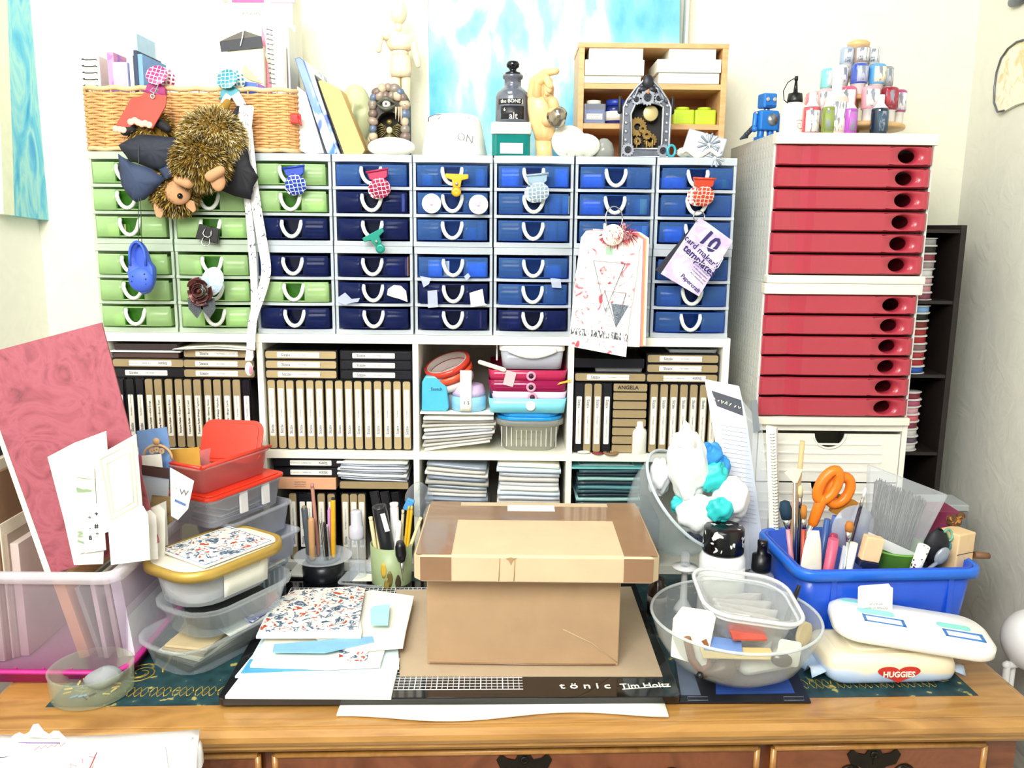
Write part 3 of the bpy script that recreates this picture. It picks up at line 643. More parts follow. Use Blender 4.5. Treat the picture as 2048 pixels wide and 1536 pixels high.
# ---- lower cubes
for k in range(2):
    hdie(547, 670, .9345 + k*.0176, 'b', 's', 'black die case with upside-down label, %s in the lower second cube' % ['lower', 'upper'][k], True, 'die cases in the lower second cube')
pb = th('peach_box', 'peach card box lying under two black die cases', 'box', (xs_(612, 968), YD-.002, .9115))
ob('body', MB().box(-.052, .052, 0, .11, 0, .0215), pm('#d8a27c', .6, name='peach_card'), pb, bev=.001); [scrib(.02, .0018, INK, pb, frt(-.012, -.0008, .014-.004*k), .0002, k) for k in range(3)]
hdie(672, 812, .9115, 't', 'x', 'tan die case carrying loose papers in the lower second cube', grp='die cases in the lower second cube', tilt=0)
for k, (px, q) in enumerate(((584, 't'), (603, 'b'), (617, 'b'), (641, 't'), (661, 't'), (689, 't'), (706, 't'), (722, 't'))):
    die((xs_(px, 1050), YD+.003, .776 + .0638 + .0006), (0, 0, 0), q, 'm', '%s die case upright behind the pens, %s from the left in the lower second cube' % ({'t': 'tan', 'b': 'black'}[q], ORD[k]), None, 'upright die cases in the lower second cube', k % 2)
for k in range(3):
    die((xs_(757 + k*21, 1050), YD+.006, .776 + .0640 + .0035), (0, -9, 0), 'b', 'x', 'black die case leaning behind the green pencil cup, %s of three' % ORD[k], None, 'upright die cases in the lower second cube')
FOIL = [pm('#c6cbd4', .3, .2), pm('#98a2ae', .35, .2), pm('#ecece6', .5), pm('#7c8694', .4, .2), pm('#d2d6de', .4)]
xa, xb = xs_(674, 950), xs_(818, 950)
for k in range(8):
    ww = (xb-xa)*random.uniform(.86, .98); s = random.uniform(0, 9)
    ob('card_packet', MB().sheet(8, 3, lambda u, v: (ww*(u-.5), .1*v, .0006*math.sin(u*7+s)), .0030), FOIL[k % 5], T=XF(((xa+xb)/2 + random.uniform(-.003, .003), YS+.004 - .002*(k % 3), .933 + k*.0044), (0, 3.2-.4*k, random.uniform(-3, 3))),
       label='shiny wrapped card packet, %s from bottom of the pile beside black cases' % ORD[k], cat='card packet', group='card packets in the lower second cube')
def pile(px0, px1, n, mats, cell, what, base, ztop, tilt, d=.13, name='card_packet'):
    xa, xb = xs_(px0, 950), xs_(px1, 950); st = (ztop - base)/n
    for k in range(n):
        ww = (xb-xa-.004)*random.uniform(.88, .97); s = random.uniform(0, 9)
        ob(name, MB().sheet(8, 2, lambda u, v: (ww*(u-.5), d*v, st*.05*math.sin(u*6+s)), st*.66), mats[k % len(mats)], T=XF(((xa+xb)/2 - .001 + random.uniform(-.001, .001), YS+.006 + random.uniform(-.003, .006), base + st*(k+.8)), (0, tilt*(k/n), random.uniform(-1.5, 1.5))),
           label='%s, %s from bottom of the pile, %s' % (what, ORD[k], cell), cat='card packet', group='pile in the ' + cell)
box_m = pm('#b8b2a6', .7)
for a, b, l in ((846, 978, 'left'), (990, 1122, 'right')):
    ob('flat_carton', MB().box(xs_(a, 1050), xs_(b, 1050), YS+.004, YS+.15, Z0+.0004, .868), box_m, bev=.001, label='plain carton under the %s packet pile in the lower third cube' % l, cat='carton')
pile(846, 982, 12, [ENVM[1], FOIL[1], ENVM[2], FOIL[3], ENVM[3]], 'third lower cube, left', 'wrapped white card packet', .869, .960, 5)
pile(990, 1128, 11, [PAPER, FOIL[4], ENVM[1], FOIL[0], pm('#c9dbe6', .5)], 'third lower cube, right', 'white card packet', .869, .964, 2)
ob('flat_carton', MB().box(c3+.002, xs_(1320, 1050), YS+.004, YS+.15, Z0+.0004, .862), pm('#3a4148', .7), bev=.001, label='dark carton under the teal folders in the lower right cube', cat='carton')
TEAL = [pm('#1d3038', .35), pm('#35525a', .35), pm('#4b7f86', .4), pm('#23323c', .3), pm('#8fb9b4', .4)]
pile(1150, 1290, 12, TEAL, 'lower right cube', 'dark teal plastic folder', .863, .955, -.5)
tf = th('teal_frame_folder', 'light teal folder with silver frame print, on top of the dark folders', 'folder', (xs_(1215, 930), YS+.058, .9562), (0, 0, 1))
ob('cover', MB().box(-.066, .066, -.055, .055, 0, .003), pm('#6fb8b8', .4, name='teal_cover'), tf, bev=.0006)
fm = MB()
for a, b in ((.05, .040), (.042, .033)):
    for x0_, x1_, y0_, y1_ in ((-a, a, -b, -b+.002), (-a, a, b-.002, b), (-a, -a+.002, -b, b), (a-.002, a, -b, b)): fm.box(x0_, x1_, y0_, y1_, .003, .0037)
ob('frame_print', fm, pm('#cfd6d6', .4), tf)
# ================================================================ pictures
ART = patches([(.30, '#4fa6d8'), (.40, '#7cc4e2'), (.47, '#9cd6e6'), (.53, '#dcece2'), (.60, '#94d2e6'), (.72, '#4f9cd4')], 6, .75, 12, .25, 'LINEAR', (1.6, 1, .8))
cv = th('blue_canvas', 'large pale blue speckled abstract canvas hanging on the back wall', 'painting', (0, 0, 0))
p = [PY(862, 330, 1.70), PY(1352, 330, 1.70), PY(1360, -30, 1.70), PY(858, -30, 1.70)]
m, P, n_ = poly_on([(860, 335), (1357, 335), (1360, -30), (856, -30)], (0, 1.705, 0), (0, -1, 0), .032)
ob('canvas', m, ART, cv)
ob('side_edge', MB().box(P[0].x-.005, P[0].x-.0005, 1.705, 1.737, P[0].z, P[2].z), pm('#dfe0d4', .8), cv); ob('side_edge', MB().box(P[1].x+.002, P[1].x+.0065, 1.705, 1.737, P[0].z, P[2].z), pm('#ece9dc', .8), cv)
ART2 = patches([(.28, '#2f9cd0'), (.42, '#6cc4de'), (.52, '#a6dcd8'), (.6, '#68bfe0'), (.72, '#2f88cc')], 9, .75, 8, .8, 'LINEAR', (2, 2, .9))
cv2 = th('turquoise_canvas', 'narrow turquoise canvas hanging slightly crooked beside the wicker basket', 'painting')
m, P, n_ = poly_on([(152, -30), (166, 450), (30, 431), (14, -30)], (-.935, 1.7, 1.4), (1, 0, 0), .019); ob('canvas', m, ART2, cv2)
m, P, n_ = poly_on([(13.5, -30), (29.5, 431), (7, 428), (-9, -30)], (-.935, 1.7, 1.4), (1, 0, 0), .019); ob('painted_edge', m, pm('#e9ecd2', .8, var=.05), cv2)
# ================================================================ wicker basket and its contents
YK = 1.468
bx0, bx1 = xs_(158, 240, YK), xs_(596, 240, YK); zk = ZT + .0005; bh = zs_(176, 370, YK) - zk; BW, BD = bx1 - bx0, .185
WIC = pm('#cf9d63', .55, var=.22, scale=90, name='wicker'); WICR = pm('#dcb888', .55, var=.15, scale=60, name='pale_wicker_rim')
bk = th('wicker_basket', 'long honey-coloured wicker basket filled with stationery on the drawer towers', 'basket', ((bx0+bx1)/2, YK + BD/2, zk))
def perim(n_, r=.022):
    pts = rrect(BW-.006, BD-.006, r, 6); L = [0]
    for i in range(len(pts)): a, b = pts[i], pts[(i+1) % len(pts)]; L.append(L[-1] + math.dist(a, b))
    out = []
    for k in range(n_):
        s = L[-1]*k/n_; i = max(j for j in range(len(pts)) if L[j] <= s); a, b = pts[i], pts[(i+1) % len(pts)]; t = (s-L[i])/max(L[i+1]-L[i], 1e-9)
        x, y = a[0]+(b[0]-a[0])*t, a[1]+(b[1]-a[1])*t; dx, dy = b[0]-a[0], b[1]-a[1]; l = math.hypot(dx, dy) or 1; out.append((x, y, dy/l, -dx/l))
    return out
NS = 64; PS = perim(NS*2)
def weaver(ph):
    return MB().tube([(x + nx*.0019*(1 if (k//2 + ph) % 2 else -1)*(1 if k % 2 == 0 else 0), y + ny*.0019*(1 if (k//2 + ph) % 2 else -1)*(1 if k % 2 == 0 else 0), .0006*math.sin(k*1.3+ph)) for k, (x, y, nx, ny) in enumerate(PS)], .0024, 6, None, 0, True)
WV = [_m(weaver(0), WIC, 'weaver'), _m(weaver(1), WIC, 'weaver')]
nr = int((bh - .012)/.0043)
for k in range(nr): ob('weaver', WV[k % 2], None, bk, loc=(0, 0, .007 + k*(bh-.012)/nr))
STK = _m(MB().tube([(0, 0, .003), (0, 0, bh-.002)], .0014, 5), WIC, 'stake')
for k in range(0, NS*2, 2): ob('stake', STK, None, bk, loc=(PS[k][0], PS[k][1], 0))
rim_ = perim(160)
def braid(z, r, a): return MB().tube([(x+nx*a*math.sin(k*.9), y+ny*a*math.sin(k*.9), z + a*math.cos(k*.9)) for k, (x, y, nx, ny) in enumerate(rim_)], r, 6, None, 0, True)
ob('rim', braid(bh-.001, .0042, .0012), WICR, bk); ob('foot_rim', braid(.005, .0040, .0008), WICR, bk)
ob('base', MB().prism(rrect(BW-.016, BD-.016, .02), .004, .008), WIC, bk)
zin = zk + .009
def upright(name, px0, px1, pyt, Y, d, mat, label, cat, yaw=0, parent=None, zb=None):
    zb = zin if zb is None else zb
    a, b = PY(px0, pyt, Y), PY(px1, pyt, Y); w = b.x - a.x; h = (a.z+b.z)/2 - zb
    return ob(name, MB().box(-w/2, w/2, 0, d, 0, h), mat, loc=((a.x+b.x)/2, Y, zb), rot=(0, 0, yaw), bev=.0006, label=label, cat=cat)
nb = th('spiral_notebook', 'white notebook with black wire binding at the left end of the basket', 'notebook', (xs_(183, 140, 1.50), 1.50, zin))
hN = zs_(112, 180, 1.50) - zin
ob('pages', MB().box(-.012, .014, 0, .11, 0, hN), PAPER, nb)
w_ = MB()
for k in range(9): z = hN - .006 - k*.0105; w_.tube([(-.013, .002, z+.002), (-.0135, -.004, z), (-.006, -.0055, z-.0012), (.004, -.0055, z-.001), (.009, -.0045, z), (.0095, .001, z)], .0009, 5)
ob('wire', w_, INK, nb)
upright('clear_folder', 202, 213, 72, 1.53, .09, CLR2, 'tall clear plastic folder standing beside the spiral notebook', 'folder')
upright('pink_notelet', 213, 226, 104, 1.49, .05, patches([(.3, '#d08fb0'), (.55, '#b070c0'), (.7, '#e0a890')], 40), 'narrow pink and mauve printed card in the basket', 'card')
upright('lilac_box', 224, 254, 124, 1.485, .06, pm('#a9a8dc', .6, name='lilac_card'), 'lilac card box standing in the basket', 'card')
upright('pale_folder', 257, 265, 110, 1.49, .1, pm('#d7e3df', .6), 'very pale grey-green folder edge in the basket', 'folder')
upright('navy_folder', 266, 273, 100, 1.487, .1, pm('#20304f', .5), 'thin navy folder edge in the basket', 'folder')
upright('pale_blue_folder', 266.5, 273, 66, 1.60, .08, pm('#a9cdec', .5), 'tall pale blue folder rising behind the navy one', 'folder')
upright('blue_folder', 274, 284, 108, 1.489, .1, pm('#6f9cd8', .5), 'mid-blue folder standing right of the navy one', 'folder')
bxw = th('white_carton', 'tall white carton with magenta band and red lettering at the back of the basket', 'carton', (0, 0, 0))
a, b = PY(398, 170, 1.575), PY(590, 170, 1.575)
ob('body', MB().box(a.x, b.x, 1.575, 1.64, zin, zs_(-25, 500, 1.575)), PAPER, bxw, bev=.001)
for p0, p1, cc in ((447, 456, '#e8a890'), (464, 528, '#c45a94'), (541, 590, '#eaa0b0')):
    ob('colour_band', MB().box(xs_(p0, 4, 1.575), xs_(p1, 4, 1.575), 1.5735, 1.5752, zs_(5, 500, 1.575), zs_(-22, 500, 1.575)), pm(cc, .6), bxw)
scrib(.030, .005, pm('#d08080', .7), bxw, frt(xs_(502, 27, 1.574), 1.5745, zs_(27, 502, 1.575)), .0006, 3)
for p0, p1, q in ((432, 448, '#e6e4e2'), (465, 492, '#d9d7da'), (504, 522, '#cfcad8'), (556, 576, '#b9b3c6'), (582, 591, '#d0ced2')):
    ob('printed_patch', MB().box(xs_(p0, 60, 1.575), xs_(p1, 60, 1.575), 1.5738, 1.5752, zs_(66, p0, 1.575), zs_(52, p0, 1.575)), pm(q, .7), bxw)
# handmade black and cream envelope bag
eb = th('envelope_bag', 'black-topped cream paper bag tied with thread in the basket', 'paper bag')
pl_ = lean(1.50, 480, 170, 4)
def onp(nm, pts, mat, par, plane, off=0, t=.0012): 
    m, P, n_ = poly_on(pts, plane[0] + plane[1]*off, plane[1], t); return ob(nm, m, mat, par)
def zpx(z, px, Y):   # pixel row of a height at depth Y
    lo, hi = -500, 2000
    for _ in range(30):
        mid = (lo+hi)/2
        if PY(px, mid, Y).z > z: lo = mid
        else: hi = mid
    return hi
onp('cream_body', [(455, 98), (526, 92), (534, 300), (452, 300)], pm('#efe4c4', .7, var=.04), eb, pl_, 0, .012)
onp('black_flap', [(439, 84), (489, 76), (522, 72), (525, 95), (442, 103)], pm('#141824', .5), eb, pl_, .004, .003)
onp('flap_fold', [(439, 83), (460, 73), (488, 61), (523, 73), (489, 76)], pm('#5d584f', .6), eb, pl_, .002, .0025)
onp('fold_flap', [(488, 129), (527, 168), (500, 160), (482, 147)], pm('#c8bd92', .7), eb, pl_, .003, .0015)
th_ = MB().tube([pl_[0] + (PP(x, y, *pl_) - pl_[0]) + pl_[1]*.006 for x, y in ((489, 63), (487, 77), (483, 94))], .0011, 5); ob('thread', th_, pm('#cfd6da', .5), eb)
c2 = th('tile_card', 'blue and purple colour-blocked card low in the basket', 'card')
pl2 = lean(1.488, 500, 170, 3)
onp('blue_block', [(481, 162), (514, 166), (511, 300), (476, 300)], pm('#3f66c4', .5), c2, pl2); onp('purple_block', [(515, 166), (536, 176), (536, 300), (512, 300)], pm('#6c3a94', .5), c2, pl2)
slab('pink_sheet', [(523, 50), (528, 66), (532, 92), (530, 110), (536, 128), (540, 160), (545, 176), (545, 280), (524, 280)], *lean(1.52, 530, 170, 2), .001, pm('#d98aa0', .7), label='wavy-edged pink paper sheet beside the black envelope bag', cat='paper')
sp = th('spiral_pad', 'white scalloped spiral-bound pad standing beside the pink sheet', 'notepad', (xs_(548, 170, 1.515), 1.515, zin))
hP = zs_(52, 550, 1.515) - zin; ob('pages', MB().box(-.004, .028, 0, .055, 0, hP), PAPER, sp)
w_ = MB()
for k in range(19): z = hP - .006 - k*.0078; w_.tube([(-.0065+.003*k/19, .001, z+.0015), (-.0085+.003*k/19, -.004, z), (-.003+.003*k/19, -.0045, z-.001), (.001+.003*k/19, -.001, z-.001)], .0008, 5)
ob('wire', w_, GREYINK, sp)
upright('striped_paper', 562, 572, 95, 1.505, .09, patches([(.35, '#9a8f84'), (.6, '#e8e4da')], 30, vec=(20, 1, .3), interp='LINEAR'), 'streaky grey-beige papers at the right end of the basket', 'papers')
# ================================================================ patterned bulldog clips
def bulldog(loc, rot, col, pale, label, s=1., tabs=True, rim=None):
    t = th('bulldog_clip', label, 'clip', loc, rot, 'patterned bulldog clips')
    M0 = pm(col, .25, .1, .04); PT = spots(pale, col, 150, .07, .35, rnd=.3)
    ob('jaw', MB().prism([(-.017, 0), (.017, 0), (.015, .011), (.008, .016), (-.008, .016), (-.015, .011)], 0, .009, XF((0, .004, -.008), s=1) @ FR), M0, t, bev=.0012)
    ob('lip', MB().tube([(-.019, -.006, -.0085), (.019, -.006, -.0085)], .0018, 8), M0, t)
    d = MB().lathe([(.0001, 0), (.0165, 0), (.0175, .0007), (.0165, .0016), (.0001, .0018)], 28)
    ob('round_tab', d, PT, t, T=XF((0, -.008, .020), (68, 0, 0)))
    ob('round_tab', MB().lathe([(.0001, 0), (.0165, 0), (.0175, .0007), (.0165, .0016), (.0001, .0018)], 28), spots('#f4f0ea', col, 150, .2, .35, rnd=.3), t, T=XF((.006, .010, .020), (108, 0, 8)))
    t.scale = (s, s, s); return t
bulldog((xs_(310, 176, 1.458), 1.4655, zs_(176, 310, 1.458)), (0, 12, 0), '#a02a72', '#f4dfe8', 'magenta net-patterned clip gripping the basket rim above red packets')
bulldog((xs_(458, 182, 1.458), 1.4655, zs_(184, 458, 1.458)), (0, -6, 0), '#2f8c9c', '#d8eef0', 'teal net-patterned clip gripping the basket rim above the ribbon')
def hclip(px, py, col, pale, label, rz, Y=1.442):
    t = bulldog((xs_(px, py, Y), Y, zs_(py, px, Y)), (0, 180+rz, 0), col, pale, label)
    return t
hclip(590, 345, '#1d3fa6', '#dce6fa', 'royal blue net-patterned clip on the third column top drawer handle', -8)
hclip(757, 352, '#a81f4c', '#f6dbe4', 'crimson net-patterned clip on the fourth column top drawer handle', -10)
hclip(1075, 360, '#8fa9b8', '#f4f8fa', 'silvery white net-patterned clip on the sixth column top drawer handle', -6)
hclip(1407, 368, '#c8452a', '#f8e0d4', 'orange-red net-patterned clip on the eighth column top drawer handle', 2)
def bull2(px, py, col, label, rz, Y=1.44):
    t = th('bulldog_clip', label, 'clip', (xs_(px, py, Y), Y, zs_(py, px, Y)), (0, 180+rz, 0), 'plain bulldog clips'); M0 = pm(col, .25, .2, .04)
    ob('jaw', MB().prism([(-.019, -.004), (.019, -.004), (.019, .003), (.008, .006), (.006, .018), (-.006, .018), (-.008, .006), (-.019, .003)], 0, .007, XF((0, .003, 0)) @ FR), M0, t, bev=.0012)
    ob('thumb_disc', MB().lathe([(.0001, 0), (.0075, 0), (.008, .002), (.0045, .0028), (.0001, .002)], 18, XF((0, -.004, .025)) @ FR), M0, t); ob('spring_post', MB().ball((0, -.006, .012), .0028, 8, 6), STEEL, t); return t
bull2(914, 353, '#d9a41c', 'yellow bulldog clip hanging on the fifth column top drawer handle', 2); bull2(747, 470, '#1f8f7c', 'green metallic bulldog clip on the fourth column third drawer handle', -28)
# black binder clip
bc = th('binder_clip', 'black binder clip with wire loops on the second column third drawer', 'clip', (xs_(416, 466, 1.445), 1.445, zs_(468, 416, 1.445)), (0, 14, 0))
ob('body', MB().prism([(-.019, 0), (.019, 0), (.017, .025), (-.017, .025)], 0, .008, XF((0, .006, -.012)) @ FR), BLACK, bc, bev=.001)
for s_, z_ in ((1, .001), (-1, -.014)):
    ob('wire_loop', MB().tube([(-.004, -.003, z_+.012), (-.007, -.0045, z_-.002), (-.003, -.005, z_-.006), (.003, -.005, z_-.006), (.007, -.0045, z_-.002), (.004, -.003, z_+.012)], .0009, 6), STEEL, bc)
# round heart badges
for px, py, l in ((863, 407, 'left'), (957, 409, 'right')):
    t = th('heart_badge', 'round white sticker badge with pastel heart, %s of the fifth column handle' % l, 'badge', (xs_(px, py, 1.447), 1.447, zs_(py, px, 1.447)), group='heart badges')
    ob('disc', MB().lathe([(.0001, 0), (.0155, 0), (.0162, .001), (.0155, .002), (.0001, .002)], 28, XF((0, .002, 0)) @ FR), PAPER, t)
    hp = [(.006*(16*math.sin(a)**3)/16, .006*(13*math.cos(a)-5*math.cos(2*a)-2*math.cos(3*a)-math.cos(4*a))/16) for a in [k*6.283/24 for k in range(24)]]
    ob('heart_print', MB().prism(hp, 0, .0003, XF((0, -.0001, .001)) @ FR), patches([(.4, '#bfe6ea'), (.5, '#d98ab8'), (.62, '#8a7ac8')], 120), t)
# scraps taped on drawers
def scrap(name, pts, mat, label, cat, Y=1.449, t=.0008): return slab(name, pts, (0, Y, 0), (0, -1, 0), t, mat, label=label, cat=cat)
TAPE = clear('#dfe6f4', .45, .3, name='sticky_tape')
scrap('tape_scrap', [(673, 597), (690, 585), (703, 598), (720, 596), (716, 604), (700, 606), (690, 610), (676, 604)], TAPE, 'torn clear tape scrap on the fourth column fifth drawer', 'tape')
scrap('biscuit_card', [(774, 590), (776, 578), (788, 570), (802, 572), (812, 582), (815, 604), (800, 598), (785, 594)], CREAM, 'cream half-round card stuck on the fourth column fifth drawer', 'card')
scrap('tape_scrap', [(840, 552), (862, 556), (858, 568), (847, 575)], TAPE, 'white torn tape on the fifth column fourth drawer', 'tape')
scrap('tape_scrap', [(855, 582), (874, 580), (876, 614), (856, 616)], TAPE, 'long clear tape strip on the fifth column fifth drawer', 'tape')
scrap('paper_square', [(939, 586), (965, 578), (969, 606), (975, 610), (942, 614)], PAPER, 'white paper square stuck on the fifth column fifth drawer', 'paper')
scrap('tape_scrap', [(928, 553), (936, 546), (941, 553), (933, 561)], TAPE, 'small tape square on the fifth column fourth drawer', 'tape')
scrap('tape_scrap', [(1101, 556), (1121, 558), (1123, 576), (1104, 575)], TAPE, 'frosted tape piece on the sixth column fourth drawer', 'tape')
# drawer contents seen through the fronts
def content(c, row, dx, w, h, col, what, y=.02, d=.06):
    p = drawer_at(c, row, dx, .0025, y)
    p.y = YS + (.003 if abs(dx) > .022 + w/2 else .013)
    ob('drawer_supply', MB().prism(rrect(w, d, min(w, d)*.3), 0, h), pm(col, .6, var=.2, scale=80), loc=p + Vector((0, d/2, 0)), label='%s inside the %s column, %s drawer down' % (what, ORD[c], ORD[row]), cat='craft supply', group='supplies inside the drawers')
for c, row, dx, w, h, col, what in ((0, 2, -.025, .05, .02, '#e8e6a8', 'pale yellow wad'), (0, 2, .04, .03, .022, '#5d6a44', 'olive trimmings'), (0, 3, .03, .022, .03, '#d8e6b0', 'pale card packet'), (0, 5, -.03, .04, .016, '#d8f0b0', 'light green roll'),
    (1, 3, -.028, .022, .022, '#cfe6d8', 'pale label roll'), (1, 5, -.03, .03, .026, '#eef2dc', 'white cotton ball'), (1, 5, .028, .036, .026, '#f4f6e8', 'white felt pad'), (1, 4, .04, .03, .028, '#a8a060', 'khaki ribbon card'), (1, 2, .035, .03, .026, '#cfe68a', 'lime ribbon bundle'), (2, 4, .042, .026, .028, '#9a7a5a', 'brown wooden disc'), (2, 1, .04, .03, .018, '#e6f0c8', 'pale ribbon'),
    (4, 0, -.043, .018, .018, '#1fae98', 'turquoise disc'), (4, 0, .045, .014, .028, '#d8b8b0', 'pinkish tag'), (4, 2, .03, .024, .02, '#1f8f9c', 'teal reel'), (4, 2, .046, .009, .03, '#c08a6a', 'copper strip'), (4, 3, -.02, .05, .026, '#c0d4ee', 'pale blue tape reel'), (4, 3, .04, .036, .024, '#dfe8f2', 'white label block'), (4, 5, .045, .01, .03, '#a87a66', 'brown strip'), (4, 1, .046, .01, .028, '#cfd8e8', 'white strip'),
    (5, 0, .046, .022, .03, '#cfdcec', 'frosted packet'), (5, 0, -.04, .03, .03, '#9fcbee', 'light blue packet'), (5, 1, .036, .02, .03, '#d8b0a0', 'peach trimmings'), (5, 1, .054, .012, .03, '#c8ccb0', 'sage card'), (5, 2, .032, .016, .032, '#b88a78', 'brown leather strip'), (5, 2, .048, .012, .03, '#6a5f5a', 'dark felt strip'), (5, 4, .030, .014, .032, '#b07a60', 'rust leather strip'), (5, 5, -.032, .022, .03, '#b09a8a', 'taupe fibre bundle'), (5, 5, .035, .03, .026, '#6a6650', 'olive fibre bundle'), (5, 3, .035, .03, .02, '#b8c0b8', 'grey reel'),
    (3, 1, .052, .006, .032, '#e0dcd0', 'cream strip'), (3, 3, .056, .005, .032, '#c89a86', 'rose strip'), (3, 3, .035, .025, .02, '#8a88a0', 'grey mauve packet'), (6, 0, .045, .024, .026, '#3a4a4a', 'dark bead packet'), (6, 0, -.035, .04, .022, '#7fb4ea', 'light blue bag'), (6, 1, -.035, .04, .024, '#5a98dc', 'mid blue bag'), (6, 1, .045, .022, .026, '#8fa08a', 'sage packet'), (6, 2, .045, .03, .026, '#6a9ab0', 'dusty blue packet'), (7, 0, -.035, .045, .018, '#7aaede', 'pale blue wad'), (7, 0, .04, .03, .015, '#3f7a7a', 'teal bead bag'), (7, 1, -.02, .04, .026, '#1f5a6a', 'deep teal packet'), (7, 2, -.03, .034, .026, '#6fb8e6', 'sky blue disc'), (7, 4, -.032, .034, .026, '#2a5a8a', 'steel blue disc')):
    content(c, row, dx, w, h, col, what)
# ================================================================ plush bats
FURM = [pm('#2a2013', .9, var=.2), pm('#8a6a1e', .9, var=.2), pm('#c8a848', .9, var=.2), pm('#e9dcae', .9, var=.1)]
def fur(c, r, n, ln, T=None, face=-.15, weights=(3, 4, 3, 2), grav=-.35):
    m = MB(); pool = [i for i, w in enumerate(weights) for _ in range(w)]
    for _ in range(n):
        while 1:
            d = Vector((random.gauss(0, 1), random.gauss(0, 1), random.gauss(0, 1))).normalized()
            if d.y < .35: break
        p = Vector((c[0] + d.x*r[0], c[1] + d.y*r[1], c[2] + d.z*r[2])); nn = Vector((d.x/r[0], d.y/r[1], d.z/r[2])).normalized()
        t = nn.orthogonal().normalized(); t = Matrix.Rotation(random.uniform(0, 6.28), 3, nn) @ t
        L = ln*random.uniform(.6, 1.3); tip = p + (nn*.62 + Vector((random.uniform(-.22, .22), 0, grav + random.uniform(-.18, .18)))).normalized()*L; w = .0008
        m.add([p - t*w - nn*.001, p + t*w - nn*.001, (p+tip)/2 + nn*.0015 + t*w*.7, tip, (p+tip)/2 + nn*.0015 - t*w*.7], [(0, 1, 2, 3, 4)], T, random.choice(pool), True)
    return m
def B(px, py, Y): return PY(px, py, Y)
SKIN = pm('#c09066', .8, var=.06, name='tan_felt'); WINGD = pm('#12131a', .75, var=.25, scale=30, name='black_cloth'); WINGB = pm('#2e3c58', .75, var=.2, scale=25, name='slate_blue_cloth')
def cloth(name, pts, Y, mat, par, bulge=.006, t=.0016, ph=0):
    P = [B(x, y, Y) for x, y in pts]; c = sum(P, Vector())/len(P); m = MB(); vs = [c + Vector((0, -bulge, 0))]; fs = []; n = len(P)
    K = 3
    for k in range(1, K+1):
        for i, p in enumerate(P):
            f = k/K; q = c + (p - c)*f; vs.append(q + Vector((0, -bulge*(1-f*f) + .0014*math.sin(i*2.1 + ph)*f, 0)))
    for i in range(n): fs.append((0, 1+i, 1+(i+1) % n))
    for k in range(K-1):
        for i in range(n): j = (i+1) % n; fs.append((1+k*n+i, 1+(k+1)*n+i, 1+(k+1)*n+j, 1+k*n+j))
    m.add(vs, fs, None, 0, True); o = ob(name, m, mat, par); s = o.modifiers.new('thickness', 'SOLIDIFY'); s.thickness = t; return o
def fine(pts, k=3):
    o = []
    for i, a in enumerate(pts):
        b = pts[(i+1) % len(pts)]
        for j in range(k): o.append((a[0]+(b[0]-a[0])*j/k, a[1]+(b[1]-a[1])*j/k))
    return o
sR = 1.44/1700
def bat(label):
    return th('plush_bat', label, 'plush toy', group='plush bats hanging upside down')
# right bat: back towards the viewer, head down
b1 = bat('furry golden-brown plush bat hanging head down with tan ears and black wing at right')
c1, c2_ = B(424, 276, 1.425), B(402, 324, 1.405); r1 = (.046, .032, .040); r2 = (.040, .032, .038)
m = MB().ball(c1, r1, 20, 14).ball(c2_, r2, 20, 14); m.cap(B(455, 205, 1.44), B(430, 245, 1.43), .006, .012)
ob('body', m, FURM[1], b1)
ob('fur', fur(c1, r1, 4600, .013, weights=(2, 3, 4, 6)), FURM, b1, kind='stuff'); ob('fur', fur(c2_, r2, 4200, .013, weights=(4, 5, 4, 2)), FURM, b1, kind='stuff')
ear = lambda a, b, r0, r1_: MB().cap(a, b, r0, r1_, 12)
ob('ear', ear(B(421, 353, 1.368), B(441, 341, 1.366), .0085, .0075), SKIN, b1); ob('ear', ear(B(356, 360, 1.385), B(376, 366, 1.38), .007, .009), SKIN, b1)
ob('cheek', MB().ball(B(436, 362, 1.376), (.012, .007, .016), 14, 10), SKIN, b1); ob('foot', MB().cap(B(466, 238, 1.43), B(476, 215, 1.44), .005, .003), WINGD, b1)
cloth('wing', fine([(466, 250), (482, 280), (494, 300), (502, 332), (517, 354), (506, 376), (502, 399), (470, 392), (438, 378), (446, 340), (460, 300)]), 1.428, WINGD, b1)
# left bat: wings wrapped round the body, face at the bottom
b0 = bat('plush bat wrapped in slate wings with tan face and ears pointing down, at the left')
c3_, c4_ = B(300, 258, 1.445), B(350, 385, 1.432); r3, r4 = (.034, .022, .026), (.036, .026, .034)
m = MB().ball(c3_, r3, 18, 12).ball(c4_, r4, 18, 12); m.cap(c3_, c4_, .02, .022, 14); ob('body', m, FURM[1], b0)
ob('fur', fur(c3_, r3, 900, .009, weights=(3, 4, 3, 1)), FURM, b0, kind='stuff'); ob('fur', fur(c4_, r4, 2600, .010, weights=(4, 4, 3, 1)), FURM, b0, kind='stuff')
ob('face', MB().ball(B(356, 385, 1.408), (.021, .012, .020), 16, 12), SKIN, b0); ob('eye', MB().ball(B(360, 392, 1.398), .0046, 12, 8), pm('#050505', .1), b0)
def earl(pts, Y, par):
    m, P, n_ = poly_on(pts, PY(pts[0][0], pts[0][1], Y), (0.1, -1, 0), .005); return ob('ear', m, SKIN, par, bev=.0015)
earl([(306, 400), (322, 408), (328, 424), (322, 437), (312, 434), (307, 418)], 1.412, b0); earl([(368, 396), (388, 402), (392, 420), (386, 426), (372, 414)], 1.410, b0)
for a, b in (((250, 262), (268, 258)), ((318, 246), (336, 258))): ob('foot', MB().cap(B(*a, 1.425), B(*b, 1.425), .008, .006), WINGD, b0)
